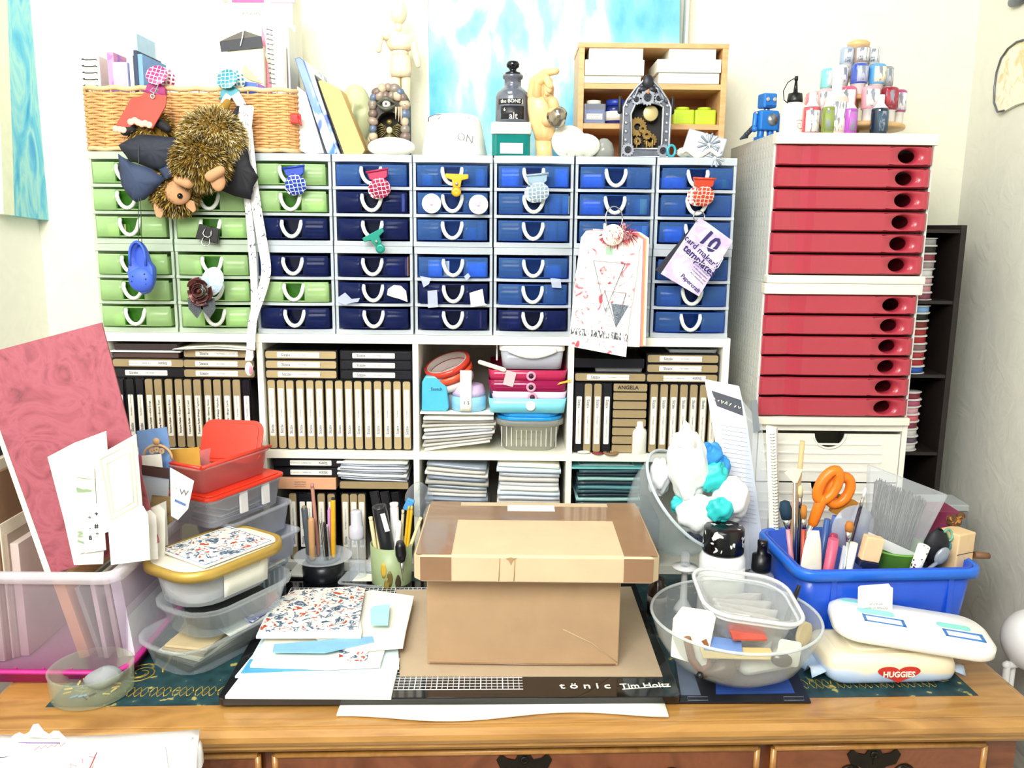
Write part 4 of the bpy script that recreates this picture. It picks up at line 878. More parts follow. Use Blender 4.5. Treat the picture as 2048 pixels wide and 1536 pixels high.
cloth('wing', fine([(238, 291), (258, 280), (284, 270), (330, 274), (361, 278), (362, 300), (352, 330), (325, 345), (300, 335), (258, 318)]), 1.412, pm('#1b2130', .7, var=.3, scale=30, name='navy_cloth'), b0, .012)
cloth('wing', fine([(237, 308), (262, 326), (300, 337), (330, 358), (312, 378), (290, 398), (273, 404), (262, 395), (244, 370)]), 1.402, WINGB, b0, .010, ph=2)
cloth('wing_fold', fine([(318, 338), (352, 326), (364, 333), (352, 348), (330, 362)], 2), 1.408, WINGB, b0, .004, ph=1)
# red gift packets
PKT = pm('#b04538', .7, var=.08, scale=30, name='brick_red_paper'); SPK = pm('#e6b4a0', .8)
for pts, Y, l, sc in (([(262, 196), (291, 190), (292, 215), (254, 262), (228, 256)], 1.424, 'brick-red paper packet half hidden behind another, hanging on the basket', [(232, 258), (240, 259), (247, 260)]), ([(287, 185), (333, 191), (331, 212), (305, 257), (256, 246)], 1.412, 'brick-red paper packet with pink scalloped edge hanging in front of the basket', [(262, 244), (270, 241), (277, 245), (284, 248), (291, 247), (299, 250)])):
    t = th('red_packet', l, 'gift packet', group='red packets on the basket'); m, P, n_ = poly_on(pts, PY(290, 220, Y), (0, -1, .15), .003); ob('paper', m, PKT, t, bev=.0006)
    mm = MB()
    for x, y in sc: q = PP(x, y, PY(290, 220, Y), Vector((0, -1, .15)).normalized()); mm.ball(q + Vector((0, -.001, 0)), (.0058, .0018, .0052), 10, 6)
    ob('scalloped_edge', mm, SPK, t)
    if len(sc) > 3:
        ob('eyelet', MB().lathe([(.0022, 0), (.0042, 0), (.0042, .001), (.0022, .001), (.0022, 0)], 14, XF(PP(306, 193, PY(290, 220, Y), Vector((0, -1, .15)).normalized()) + Vector((0, -.0008, 0))) @ FR), STEEL, t)
        ob('string', MB().tube([B(306, 193, 1.408), B(308, 186, 1.412), B(300, 182, 1.43), B(306, 176, 1.44), B(318, 180, 1.44), B(309, 187, 1.412), B(316, 170, 1.44)], .0009, 5), pm('#9aa0a4', .6), t)
# cord with the little clog, rose, disc
def strand(pts, Y, r, mat, label, cat, name): return ob(name, MB().tube([B(x, y, Y) for x, y in pts], r, 5), mat, label=label, cat=cat)
strand([(277, 290), (277, 370), (277, 488), (284, 492), (281, 400), (284, 370)], 1.398, .0006, pm('#3a4438', .6), 'thin dark cord carrying the little blue clog', 'cord', 'cord')
CRO = pm('#3c5fc8', .55, var=.05, name='blue_foam')
cg = th('toy_clog', 'tiny royal blue foam clog hanging on a cord before green drawers', 'toy shoe', B(281, 535, 1.405))
def outl(s, w0, w1): # outline of a shoe sole, toe at bottom
    o = []
    for k in range(28):
        a = 2*math.pi*k/28; w = w0 if math.sin(a) > 0 else w1; o.append((w*s*math.cos(a)*(1+.08*math.sin(a)), .043*s*math.sin(a)))
    return o
rings = []
for sc_k, y in ((.9, .012), (1, .008), (1.02, .0), (.96, -.006)): rings.append([(x*sc_k + .004*(-z/.043), y, z*sc_k) for x, z in outl(1, .0165, .0225)])
m = MB().loft(rings, None, 0, True, True, False)
op = [(.0115*math.cos(2*math.pi*k/28) , -.0085, .019 + .021*math.sin(2*math.pi*k/28)) for k in range(28)]
m.loft([rings[-1], op, [(x*.85, .006, .019 + (z-.019)*.9) for x, y, z in op]], None, 0, True, False, True)
ob('shoe', m, CRO, cg); ob('toe_cap', MB().ball((.002, -.006, -.020), (.0205, .009, .020), 18, 10), CRO, cg)
ob('heel_strap', MB().tube([(-.0125, -.009, .004)] + [(.0125*math.cos(a), -.0095, .019 + .0225*math.sin(a)) for a in [math.pi*(1-k/10) for k in range(11)]] + [(.0125, -.009, .004)], .0022, 6), CRO, cg)
hm = MB()
for x, z in ((.011, -.010), (.004, -.013), (.013, -.018), (.006, -.020), (.012, -.026), (-.008, -.014), (-.010, -.022), (-.001, -.028)): hm.lathe([(.0001, 0), (.0013, 0), (.0013, .0012), (.0001, .0012)], 8, XF((x, -.0135 + .25*abs(z+.018)**1.0*.3 + .0008, z)) @ FR)
ob('vent_holes', hm, pm('#1a2a70', .6), cg)
rs = th('fabric_rose', 'burgundy metallic fabric rose with black net leaves on a drawer handle', 'flower', B(402, 582, 1.415), (0, 0, 0))
RO = pm('#4a2424', .4, .3, .25, 60, name='burgundy_lame'); RO2 = pm('#6d3f3a', .35, .4, .25, 60, name='bronze_lame')
for k in range(16):
    a = k*2.4; r0 = .003 + .0008*k; r1_ = .006 + .00125*k; half = 1.15 if k < 6 else .62
    ob('petal', MB().sheet(8, 5, lambda u, v: ((r0 + (r1_-r0)*v**.7)*math.cos(a + (u-.5)*2*half)*(1-.08*abs(u-.5)*v), -.003 - (.013 - .0007*k)*v + .002*v*v*math.sin(u*6+k), (r0 + (r1_-r0)*v**.7)*math.sin(a + (u-.5)*2*half)), .0007), RO if k % 2 else RO2, rs)
ob('petal', MB().ball((0, -.009, 0), (.0045, .006, .0045), 10, 8), RO, rs)
NET = spots('#23262c', '#5d666a', 900, .10, .6)
for dx in (-.012, .009): ob('net_leaf', MB().prism([(-.012, .012), (.012, .012), (.013, -.006), (.002, -.022), (-.011, -.006)], 0, .001, XF((dx, .003, -.024)) @ FR), NET, rs)
wd = th('shell_disc', 'white and pale blue tinted disc hanging behind the burgundy rose', 'ornament', B(425, 563, 1.428), (0, 24, 0))
ob('disc', MB().lathe([(.0001, 0), (.021, 0), (.022, .0015), (.021, .003), (.0001, .003)], 28, XF() @ FR @ XF(s=1) @ Matrix.Diagonal((.85, 1.15, 1, 1))), patches([(.4, '#f4f0ea'), (.55, '#9fc4e4'), (.62, '#f0ece8')], 60, interp='LINEAR'), wd)
# long printed ribbon
RIB = patches([(.3, '#5a5a66'), (.36, '#f2f2f0'), (.7, '#f6f6f4')], 160, .6, 3, 1)
def ribbon(pts, w, Y, label, ph=0):
    # smooth path
    P = [B(x, y, Y) for x, y in pts]; n = (len(P)-1)*5; 
    def at(t):
        s = t*(len(P)-1); i = min(int(s), len(P)-2); f = s-i; a, b, c, d = P[max(i-1, 0)], P[i], P[i+1], P[min(i+2, len(P)-1)]
        return .5*((2*b) + (c-a)*f + (2*a-5*b+4*c-d)*f*f + (3*b-a-3*c+d)*f**3)
    def fn(u, v):
        p = at(u); t = (at(min(u+.01, 1)) - at(max(u-.01, 0))).normalized(); s = Vector((t.z, 0, -t.x)); return p + s*w*(v-.5) + Vector((0, .004*math.sin(u*9+ph)*(v-.5) , 0))
    return ob('printed_ribbon', MB().sheet(n, 2, fn, .0006), RIB, label=label, cat='ribbon', group='ribbons hanging from the teal clip')
ribbon([(470, 188), (484, 212), (494, 245), (500, 300), (506, 360), (514, 420), (524, 480), (532, 530), (530, 560), (520, 595), (508, 630), (503, 665), (502, 700)], .0155, 1.444, 'long white lettered ribbon bowing out over the third drawer column')
ribbon([(494, 395), (499, 440), (504, 500), (508, 560), (508, 610), (504, 660), (500, 700), (497, 722)], .0115, 1.447, 'straight white lettered ribbon hanging between second and third drawer columns', 2)
ribbon([(458, 190), (450, 205), (447, 230), (444, 250)], .012, 1.44, 'short silvery ribbon loop falling left of the teal clip', 1)
gt = th('gift_tag', 'white handwritten gift tag hanging beside the black bat wing', 'tag'); m, P, n_ = poly_on([(474, 216), (500, 210), (508, 214), (502, 262), (500, 304), (482, 262)], (0, 1.438, 0), (0, -1, 0), .001); ob('card', m, PAPER, gt)
scrib(.018, .008, GREYINK, gt, frt(B(488, 228, 1.438).x, 1.4372, B(488, 228, 1.438).z, 14), .0005, 4); scrib(.012, .006, GREYINK, gt, frt(B(490, 247, 1.438).x, 1.4372, B(490, 247, 1.438).z, 10), .0005, 9)
bd_ = th('pendant_bead', 'white and pink oval pendant at the end of the ribbon', 'pendant', B(498, 738, 1.432)); ob('bead', MB().ball((0, 0, 0), (.007, .004, .0125), 14, 10), pm('#efeae6', .3), bd_); ob('pink_spot', MB().ball((.003, -.0022, -.001), (.0035, .0022, .008), 10, 8), pm('#d4869a', .4), bd_)
ob('pendant_bead', MB().ball(B(501, 712, 1.432), (.0055, .004, .009), 12, 8), pm('#e8e8ea', .3), label='plain white oval bead just above the pink-spotted pendant', cat='pendant')
# bundle of decorated tags
tgp = th('ring_binder_tags', 'bundle of decorated white paper tags on a silver ring with a red ribbon', 'tag bundle')
for k, (dx, dy, col) in enumerate(((18, -4, '#f0ece0'), (13, -2, '#e8b060'), (10, -2, '#e88a8a'), (6, -1, '#f4f2ea'))):
    m, P, n_ = poly_on([(x+dx, y+dy) for x, y in ((1168, 462), (1262, 468), (1280, 480), (1273, 695), (1160, 690))], (0, 1.424 - k*.002, 0), (0, -1, 0), .0012); ob('inner_tag', m, pm(col, .7), tgp)
m, P, n_ = poly_on([(1172, 462), (1200, 462), (1262, 470), (1281, 482), (1272, 560), (1258, 640), (1252, 714), (1138, 692), (1142, 640), (1150, 560), (1162, 475)], (0, 1.412, 0), (0, -1, 0), .0025)
TGM = patches([(.33, '#b84858'), (.385, '#e8a0a4'), (.42, '#f4f1e6'), (.60, '#f4f1e6'), (.64, '#9aa0ac'), (.67, '#f0ede4')], 45, .7, 6, 1.5, 'LINEAR')
ft = ob('front_tag', m, TGM, tgp)
def trace(nm, pts, Y, mat, par, t=.0006): m, P, n_ = poly_on(pts, (0, Y, 0), (0, -1, 0), t); return ob(nm, m, mat, par)
DOOD = pm('#6f7a88', .7, var=.2)
def outline(nm, pts, Y, par, r=.0009, mat=DOOD): return ob(nm, MB().tube([B(x, y, Y) for x, y in pts] , r, 4, None, 0, True), mat, par)
outline('drawn_triangle', [(1187, 521), (1250, 527), (1210, 622)], 1.4105, ft); outline('drawn_triangle', [(1209, 581), (1252, 586), (1232, 655)], 1.4105, ft)
trace('hatched_triangle', [(1222, 607), (1258, 611), (1232, 655)], 1.4112, spots('#3c4450', '#8f98a4', 700, .09, .7), ft)
for k, y in enumerate((540, 552, 564)): outline('drawn_line', [(1192+k*3, y), (1246-k*3, y+4)], 1.4105, ft)
trace('date_strip', [(1142, 655), (1256, 668), (1255, 682), (1141, 668)], 1.4113, patches([(.42, '#4a4e5a'), (.5, '#dfddd6')], 300, vec=(1, 1, .3)), ft); trace('stamp_square', [(1212, 494), (1226, 495), (1225, 510), (1211, 509)], 1.4113, pm('#9fc4a8', .7), ft)
ob('red_fringe', fur(B(1240, 470, 1.411), (.022, .003, .010), 260, .016, weights=(1, 0, 0, 0)), [pm('#c04a58', .8)], tgp, kind='stuff')
ob('round_badge', MB().lathe([(.0001, 0), (.0165, 0), (.0175, .001), (.0165, .0025), (.0001, .003)], 26, XF(B(1226, 470, 1.404)) @ FR), PAPER, tgp)
rg_ = MB().tube([B(1228 + 17*math.cos(a), 437 + 24*math.sin(a), 1.418 + .012*math.cos(a)) for a in [k*6.283/24 for k in range(24)]], .0011, 6, None, 0, True); ob('ring', rg_, STEEL, tgp)
# templates card
tp = th('template_pack', 'lilac craft template card pack on a ring, tilted before the eighth column', 'card pack')
pts = [(1398, 437), (1470, 482), (1458, 512), (1398, 592), (1312, 552), (1330, 520), (1388, 440)]
m, P, n_ = poly_on([(1396, 440), (1404, 442), (1330, 553), (1311, 540)], (0, 1.425, 0), (0, -1, 0), .004); ob('dark_card', m, pm('#23242e', .5), tp)
m, P, n_ = poly_on([(1398, 436), (1412, 443), (1466, 482), (1398, 593), (1322, 548)], (0, 1.415, 0), (0, -1, 0), .006)
LILC = patches([(.35, '#d8cfe2'), (.5, '#bfaed2'), (.65, '#e6e0ec')], 22, .25, 3, 1, 'LINEAR'); ob('front_card', m, LILC, tp, bev=.0006)
o_, ex, ey = B(1398, 515, 1.4135), None, None
ang = math.degrees(math.atan2(PY(1466, 482, 1.41).z - PY(1412, 443, 1.41).z, PY(1466, 482, 1.41).x - PY(1412, 443, 1.41).x))
PUR = pm('#2a1f5c', .5, name='purple_ink')
def tcard(s, px, py, size, bold=.0, sx=1, mat=PUR): q = B(px, py, 1.4143); txt(s, size, mat, tp, frt(q.x, 1.4143, q.z, -ang+8), bold, sx)
tcard('10', 1419, 484, .036, .03, .95); tcard("card maker's", 1404, 505, .0145, .008); tcard('templates', 1399, 522, .0175, .02); tcard('Papercraft', 1381, 567, .010, .012)
for k in range(4): q = B(1404-k*3.2, 540+k*5.6, 1.4143); scrib(.030, .0028, PUR, tp, frt(q.x, 1.4142, q.z, -ang+8), .0003, k+2)
outline('panel_outline', [(1378, 478), (1442, 505), (1446, 517), (1436, 535), (1428, 538), (1366, 510), (1362, 502), (1370, 484)], 1.4143, tp, .0008, PAPER)
ob('ring', MB().tube([B(1398 + 11*math.cos(a), 433 + 11*math.sin(a), 1.418 + .010*math.cos(a)) for a in [k*6.283/20 for k in range(20)]], .0011, 6, None, 0, True), STEEL, tp)
# ================================================================ things along the top of the towers
def solid(name, px0, px1, Y, zb, h, d, mat, label, cat, tilt=0, bev=.001, yaw=0):
    a, b = xs_(px0, 250, Y), xs_(px1, 250, Y); return ob(name, MB().box(-(b-a)/2, (b-a)/2, 0, d, 0, h), mat, loc=((a+b)/2, Y, zb), rot=(0, tilt, yaw), bev=bev, label=label, cat=cat)
def leanbox(name, pts, Y, d, mat, label, cat, parent=None):
    return slab(name, pts, (0, Y, 0), (0, -1, 0), d, mat, parent, bev=.001, label=label, cat=cat)
leanbox('white_file', [(594, 172), (612, 185), (648, 306), (615, 308), (597, 300)], 1.486, .11, pm('#d6d3ca', .6), 'white card file slumped beside the basket', 'file')
bb = th('blue_binder', 'blue and white glossy ring binder leaning beside the basket', 'binder')
leanbox('spine', [(589, 117), (599, 114), (607, 121), (673, 304), (667, 312), (654, 306)], 1.475, .13, patches([(.36, '#1c4aa8'), (.48, '#3f78d0'), (.56, '#dfeaf8'), (.66, '#2a58b4')], 16, .2, 3, 1.2, 'LINEAR', (1, 1, .5)), None, None, bb)
leanbox('cover', [(609, 122), (621, 130), (680, 308), (673, 312)], 1.483, .12, patches([(.40, '#e6eef8'), (.52, '#bcd0ee'), (.6, '#1f4fae')], 16, .2, 3, 1, 'LINEAR'), None, None, bb)
leanbox('dark_gap_filler', [(629, 148), (636, 160), (689, 312), (685, 312)], 1.487, .10, pm('#14131a', .4), 'dark filler for the shaded gap between the blue binder and kraft board', 'gap filler')  # near-black slab added to stand in for the shade in the gap
leanbox('kraft_board', [(636, 162), (645, 160), (680, 178), (730, 300), (722, 312), (689, 312)], 1.478, .10, pm('#dcb672', .7, var=.04, name='kraft_board'), 'thick kraft brown board leaning beside the dark gap', 'board')
rc = th('red_paper_clip', 'small translucent red peg clip on the white card file', 'clip', B(592, 238, 1.466)); ob('body', MB().box(-.009, .008, -.002, .005, -.007, .008), clear('#d02820', .7, .1, '#e84a40'), rc, bev=.001); ob('lever', MB().cap((.004, -.002, .004), (.009, -.004, -.010), .002, .0015), clear('#d02820', .7, .1, '#e84a40'), rc)
# cream face mask
fm_ = th('face_mask', 'pale green-cream sculpted face mask behind the leaning kraft board', 'mask', PY(712, 235, 1.55))
def face(u, v):
    x, z = (u-.5)*2, (v-.5)*2; w = math.sqrt(max(0, 1 - z*z*.92)); X = x*w*.030*(1 - .18*max(0, -z)); y = -.024*math.sqrt(max(0, 1 - x*x))*w
    g = lambda a, b, sx, sz: math.exp(-((x-a)/sx)**2 - ((z-b)/sz)**2)
    y += -.013*g(0, -.08, .16, .22)*1 - .006*g(0, .15, .12, .25) + .007*(g(-.4, .18, .2, .1) + g(.4, .18, .2, .1)) - .004*g(0, -.42, .28, .06) - .004*g(0, -.52, .25, .05) + .003*g(0, -.47, .3, .025) - .003*g(0, -.75, .3, .15)
    return (X, y, z*.052)
ob('face', MB().sheet(26, 34, face, .004), pm('#bcc094', .5, var=.03, name='pale_clay'), fm_); ob('stand', MB().box(-.012, .012, -.004, .012, -.0695, -.045), pm('#b9b48a', .6), fm_)
fm_.location.z = ZT + .0705
# wooden mannequin
PW = wood('#e8cda4', '#f2e0c0', (30, 30, 8), .5, 'pale_beech', 1, 0)
mn = th('artist_mannequin', 'pale jointed wooden artist mannequin standing at the wall', 'mannequin')
Y_ = 1.665
def mq(nm, pr): m = MB(); [m.cap(B(*a, Y_ + dy), B(*b, Y_ + dy), ra, rb, 14) for a, b, ra, rb, dy in pr]; ob(nm, m, PW, mn)
ob('head', MB().ball(B(797, 25, Y_), (.016, .018, .022), 16, 12), PW, mn); mq('neck', [((797, 44), (797, 56), .006, .007, 0)])
m = MB(); cx = [(72, .0285, .016), (80, .029, .018), (92, .024, .017), (101, .019, .015)]; m.loft([[B(800, y, Y_) + Vector((rx*math.cos(a), ry*math.sin(a), 0)) for a in [-k*6.283/18 for k in range(18)]] for y, rx, ry in cx]); ob('chest', m, PW, mn)
ob('waist', MB().ball(B(800, 107, Y_), (.016, .014, .010), 14, 10), PW, mn)
m = MB(); cx = [(112, .017, .014), (125, .019, .016), (142, .021, .018), (155, .018, .015)]; m.loft([[B(802, y, Y_) + Vector((rx*math.cos(a), ry*math.sin(a), 0)) for a in [-k*6.283/18 for k in range(18)]] for y, rx, ry in cx]); ob('pelvis', m, PW, mn)
mq('arm', [((825, 80), (830, 105), .008, .007, 0), ((831, 108), (836, 130), .0068, .0055, 0)]); mq('arm', [((774, 72), (762, 72), .008, .007, -.01), ((760, 74), (757, 100), .0065, .0055, -.02)])
zf = PY(790, 320, Y_).z
for px in (792, 812): mq('leg', [((px, 158), (px, 215), .009, .0075, 0), ((px, 222), (px, 290), .0075, .0055, 0)])
ob('base', MB().lathe([(.035, 0), (.035, .008), (.0001, .010)], 24), PW, mn, loc=(B(800, 300, Y_).x, Y_, ZT+.0005)); ob('support_rod', MB().tube([(B(800, 300, Y_).x, Y_+.02, ZT+.008), B(802, 150, Y_ + .02)], .002, 6), STEEL, mn)
# shell shrine
YA = 1.495
ss = th('shell_shrine', 'small arched shrine crusted with shells, glass eye and winged skull inside', 'shrine', (xs_(779, 300, YA), YA, ZT+.0005))
def arch(w, h, t=0, n=10): return [(-w, 0), (w, 0)] + [(w*math.cos(math.pi*k/n), h - w + w*math.sin(math.pi*k/n)*1.0) for k in range(n+1)]
aw, ah = .033, zs_(168, 779, YA) - ZT
ob('back_board', MB().prism(arch(aw, ah), 0, .004, XF((0, .034, 0)) @ FR), pm('#1a1712', .7), ss)
sm_ = MB(); q0, q1 = arch(aw, ah), arch(aw-.012, ah-.045)
rng = lambda q, y: [(x, y, z) for x, z in q]
sm_.loft([rng(q0, .034), rng(q0, 0)], None, 0, False, False, False)
for i in range(len(q0)): j = (i+1) % len(q0); sm_.add([(q0[i][0], 0, q0[i][1]), (q0[j][0], 0, q0[j][1]), (q1[j][0], 0, q1[j][1]), (q1[i][0], 0, q1[i][1])], [(0, 1, 2, 3)])
sm_.loft([rng(q1, 0), rng(q1, .03)], None, 0, False, False, False); ob('arch_frame', sm_, pm('#3a352e', .6, var=.2), ss)
SHM = [pm('#6b5a50', .35, var=.3), pm('#8f7d6c', .3, var=.3), pm('#54627a', .3, var=.3), pm('#b3a084', .35, var=.3), pm('#7c7266', .25, var=.3)]
pt = []
for k in range(7): pt += [(-aw+.006, .006 + k*.0125), (aw-.006, .006 + k*.0125)]
for k in range(9): a = math.pi*k/8; pt.append(((aw-.006)*math.cos(a), ah - aw + (aw-.006)*math.sin(a)))
for k in range(4): pt.append((-.015+.01*k, ah-.020)); pt.append((-.012+.008*k, .004))
for k, (x, z) in enumerate(pt): ob('shell', MB().ball((0, 0, 0), (.0066+.0016*(k % 3), .006, .0072+.0012*(k % 2)), 10, 7), SHM[(k*7) % 5], ss, loc=(x, -.002, z), rot=(0, k*37 % 60 - 30, 0))
for k, x in enumerate((.013, .018, .022)): ob('drip_shell', MB().tube([(x, -.006, ah-.038), (x-.001, -.006, ah-.058-.004*k)], [.0024, .0006], 6), SHM[3], ss)
ez = ah-.034
ob('eyeball', MB().ball((-.003, -.006, ez), .0072, 14, 10), pm('#efe4dc', .15), ss); ob('pupil', MB().ball((-.003, -.0125, ez), (.0022, .0012, .0022), 10, 6), pm('#4a2420', .2), ss)
for s_ in (1, -1): ob('eyelid', MB().tube([(-.019+.032*t, -.007 - .004*math.sin(math.pi*t), ez + s_*.0085*math.sin(math.pi*t)) for t in [k/10 for k in range(11)]], [.0008 + .0028*math.sin(math.pi*k/10) for k in range(11)], 7), pm('#4f5344', .4, var=.3), ss)
GBR = pm('#8a7a3e', .35, .6, .2, name='old_gold')
ob('skull', MB().ball((0, .004, .042), (.0055, .005, .006), 12, 9), pm('#cfc6a4', .4), ss); ob('insect_head', MB().ball((0, .006, .056), (.0055, .004, .0045), 10, 7), GBR, ss); ob('abdomen', MB().ball((0, .003, .026), (.0095, .007, .0105), 14, 10), pm('#6f6a44', .3, .4), ss)
for s_ in (1, -1):
    w_ = MB()
    for k in range(6): w_.tube([(s_*.004, .004, .045-.001*k), (s_*(.013), .002, .050-.0035*k), (s_*.0225, .004, .047-.0045*k)], .0006, 4)
    w_.tube([(s_*.006, .004, .048), (s_*.014, .003, .0525), (s_*.0225, .004, .047), (s_*.0215, .004, .028), (s_*.012, .003, .027), (s_*.006, .004, .034)], .0008, 4); ob('wing', w_, GBR, ss)
    ob('bead', MB().ball((s_*.016, .002, .020), (.006, .005, .0065), 10, 8), pm('#a09060', .4), ss)
# white pouches, pot, spectacles
ob('white_pouch', MB().ball((0, 0, 0), (.040, .020, .0165), 20, 12), PAPER, loc=(xs_(783, 305, 1.475), 1.474, ZT+.0125), label='soft white cotton pouch in front of the shell shrine', cat='pouch')
pot = th('white_pot', 'white upturned pot with faint lettering in front of the blue canvas', 'pot', (xs_(908, 300, 1.52), 1.525, ZT+.0005))
ob('body', MB().lathe([(.0575, 0), (.057, .006), (.0475, .055), (.043, .066), (.036, .070), (.0001, .071)], 40), pm('#f1efe4', .6, var=.01, name='white_ceramic'), pot)
txt('ON', .019, GREYINK, pot, XF((.022, -.0502, .028), (83, 10, 24)), -.02)
sp_ = th('spectacles', 'wire-framed spectacles resting on the white upturned pot', 'glasses', (xs_(905, 245, 1.50), 1.492, ZT+.064))
ob('wire', MB().tube([(-.044, .03, -.012), (-.040, .004, .000), (-.030, -.002, .0035), (-.010, -.004, .004), (.008, -.004, .003), (.028, -.002, -.001), (.040, .006, -.012), (.042, .03, -.02)], .0008, 6), GREYINK, sp_)
for x, z in ((-.014, -.002), (.010, -.004)): ob('lens', MB().lathe([(.0001, 0), (.0085, 0), (.0085, .0012), (.0001, .0012)], 18, XF((x, -.005, z-.003)) @ FR @ Matrix.Diagonal((1.15, .8, 1, 1))), clear('#8f9aa8', .5, .05), sp_)
# bottle on the teal tub
zj = ZT + .0005
tj = th('teal_tub', 'square clear tub with teal contents and white lid, under the grey bottle', 'tub', (xs_(1022, 300, 1.492), 1.495, zj))
ob('body', MB().prism(rrect(.064, .06, .008), 0, .034), clear('#1f9a94', .45, .08, '#3fb4aa', 'teal_clear'), tj); ob('contents', MB().prism(rrect(.054, .05, .006), .002, .026), pm('#2aa39a', .6), tj); ob('label', MB().box(-.018, .02, -.0312, -.0302, .003, .02), PAPER, tj); ob('lid', MB().prism(rrect(.068, .064, .009), .0345, .054), pm('#e4e4dc', .3, var=.02), tj, bev=.003)
zj += .0555
bj = th('stoppered_bottle', 'slate grey apothecary bottle with black stopper and white lettering', 'bottle', (xs_(1025, 220, 1.50), 1.498, zj))
sb = (zs_(150, 1025, 1.495) - zj)
ob('body', MB().lathe([(.026, 0), (.029, .003), (.029, sb*.52), (.027, sb*.62), (.020, sb*.71), (.0145, sb*.75), (.014, sb*.90), (.0165, sb*.92), (.0175, sb*.96), (.0175, sb)], 32), pm('#5a606c', .12, var=.1, name='slate_glass', coat=.6), bj)
ob('stopper', MB().lathe([(.013, sb), (.013, sb+.004), (.006, sb+.006), (.006, sb+.010), (.0105, sb+.013), (.011, sb+.018), (.0085, sb+.022), (.0001, sb+.023)], 20), pm('#0b0d16', .1, name='black_glass'), bj)
def wrap(s, size, z, r, mat, par, a0=0, bold=0):    # lettering bent round a cylinder
    me = tmesh(s, size, bold).copy(); me.name = 'lettering'
    for v in me.vertices: x, y, d = v.co; a = x/r + a0; v.co = ((r+d+.0003)*math.sin(a), -(r+d+.0003)*math.cos(a), z+y)
    return ob('lettering', me, mat, par)
ob('banner', MB().sheet(12, 1, lambda u, v: (.0295*math.sin(-.9+1.5*u), -.0295*math.cos(-.9+1.5*u), sb*.36+.0085*v), .0004), pm('#16171d', .4), bj); wrap('the BONE J', .0082, sb*.36+.0042, .0300, PAPER, bj, -.05, .01)
ob('plaque', MB().sheet(10, 1, lambda u, v: (.0295*math.sin(-.7+1.4*u), -.0295*math.cos(-.7+1.4*u), .004+.021*v), .0004), pm('#16171d', .4), bj); wrap('alt', .015, .0085, .0300, PAPER, bj, .05); wrap('6', .008, .019, .0300, PAPER, bj, -.45)
# wooden hand holding up a bell
HW = wood('#d8a868', '#e6bf88', (40, 40, 9), .4, 'jointed_beech', 1, .2)
YH = 1.478
hd = th('wooden_hand', 'jointed wooden artist hand raised with curled fingers beside the grey bottle', 'hand model')
def H(x, y, dy=0): return B(x, y, YH + dy)
m = MB(); sec = [(320, 1089, 17), (300, 1088, 16), (282, 1086, 16)]
m.loft([[B(x, y, YH) + Vector((r*sR*math.cos(a), r*.8*sR*math.sin(a), 0)) for a in [-k*6.283/18 for k in range(18)]] for y, x, r in sec]); ob('wrist', m, HW, hd)
m = MB(); sec = [(281, 1086, 15), (266, 1088, 21), (245, 1087, 27), (222, 1085, 29), (203, 1083, 28), (195, 1082, 26)]
m.loft([[B(x, y, YH) + Vector((r*sR*math.cos(a), r*.5*sR*math.sin(a), 0)) for a in [-k*6.283/20 for k in range(20)]] for y, x, r in sec]); ob('palm', m, HW, hd)
fg = [('index', [(1064, 190), (1068, 162), (1090, 146), (1112, 142)], .0085, 0), ('middle', [(1075, 188), (1077, 165), (1092, 156), (1100, 172)], .0085, -.006), ('ring', [(1087, 188), (1088, 170), (1098, 162), (1098, 180)], .008, -.004), ('little', [(1099, 192), (1101, 176), (1094, 170), (1094, 186)], .007, -.001)]
for nm, ps, r, dy in fg:
    m = MB()
    for k, (a, b) in enumerate(zip(ps, ps[1:])): f0 = 1-.12*k; m.cap(H(*a, dy-.008*k), H(*b, dy-.008*(k+1)), r*f0, r*f0*.88, 12)
    ob(nm + '_finger', m, HW, hd)
m = MB(); [m.cap(H(*a, -.012), H(*b, -.016), r0, r1, 12) for a, b, r0, r1 in (((1096, 240), (1108, 225), .011, .010), ((1110, 222), (1106, 204), .0095, .0085), ((1104, 203), (1094, 192), .008, .006))]; ob('thumb', m, HW, hd)
bl = th('silver_bell', 'small tarnished silver bell hanging from the wooden hand', 'bell', H(1112, 238, -.02)); BT = XF((0, 0, 0), (62, 0, 28))
ob('bell_cup', MB().lathe([(.003, .022), (.010, .020), (.013, .012), (.0145, .004), (.0175, 0), (.0155, 0), (.012, .012), (.009, .018), (.002, .019)], 24, BT), pm('#a59d8c', .2, .9, .1, name='tarnished_silver'), bl); ob('clapper', MB().tube([(0, 0, .017), (0, 0, .002)], .0012, 6, BT).ball((0, 0, .001), .0035, 10, 8, BT), STEEL, bl)
# white lumps and jars
for k, (px, py, rx, rz, l) in enumerate(((1135, 300, .030, .024, 'large white papery bundle beside the wooden hand'), (1168, 308, .028, .018, 'smaller white papery bundle right of the large one'))):
    ob('paper_bundle', MB().sheet(20, 12, lambda u, v: ((rx*math.cos(u*6.283)*math.sin(v*3.14)*(1+.1*math.sin(u*22+k))), .02*math.sin(u*6.283)*math.sin(v*3.14), -rz*math.cos(v*3.14)*(1+.12*math.sin(u*15)))), PAPER, loc=(xs_(px, py, 1.475), 1.482, ZT + rz*1.05), label=l, cat='bundle')
ob('tissue_peak', MB().lathe([(.018, 0), (.017, .010), (.012, .020), (.005, .028), (.0001, .031)], 14), PAPER, loc=(xs_(1160, 285, 1.515), 1.515, ZT+.0005), label='crumpled white tissue peak behind the paper bundles', cat='tissue')
ob('glass_dome', MB().lathe([(.017, 0), (.018, .012), (.014, .024), (.006, .031), (.0001, .032)], 20), clear('#b8bcb4', .5, .06), loc=(xs_(1208, 300, 1.49), 1.492, ZT+.0005), label='small cloudy glass dome left of the gear clock', cat='dome')
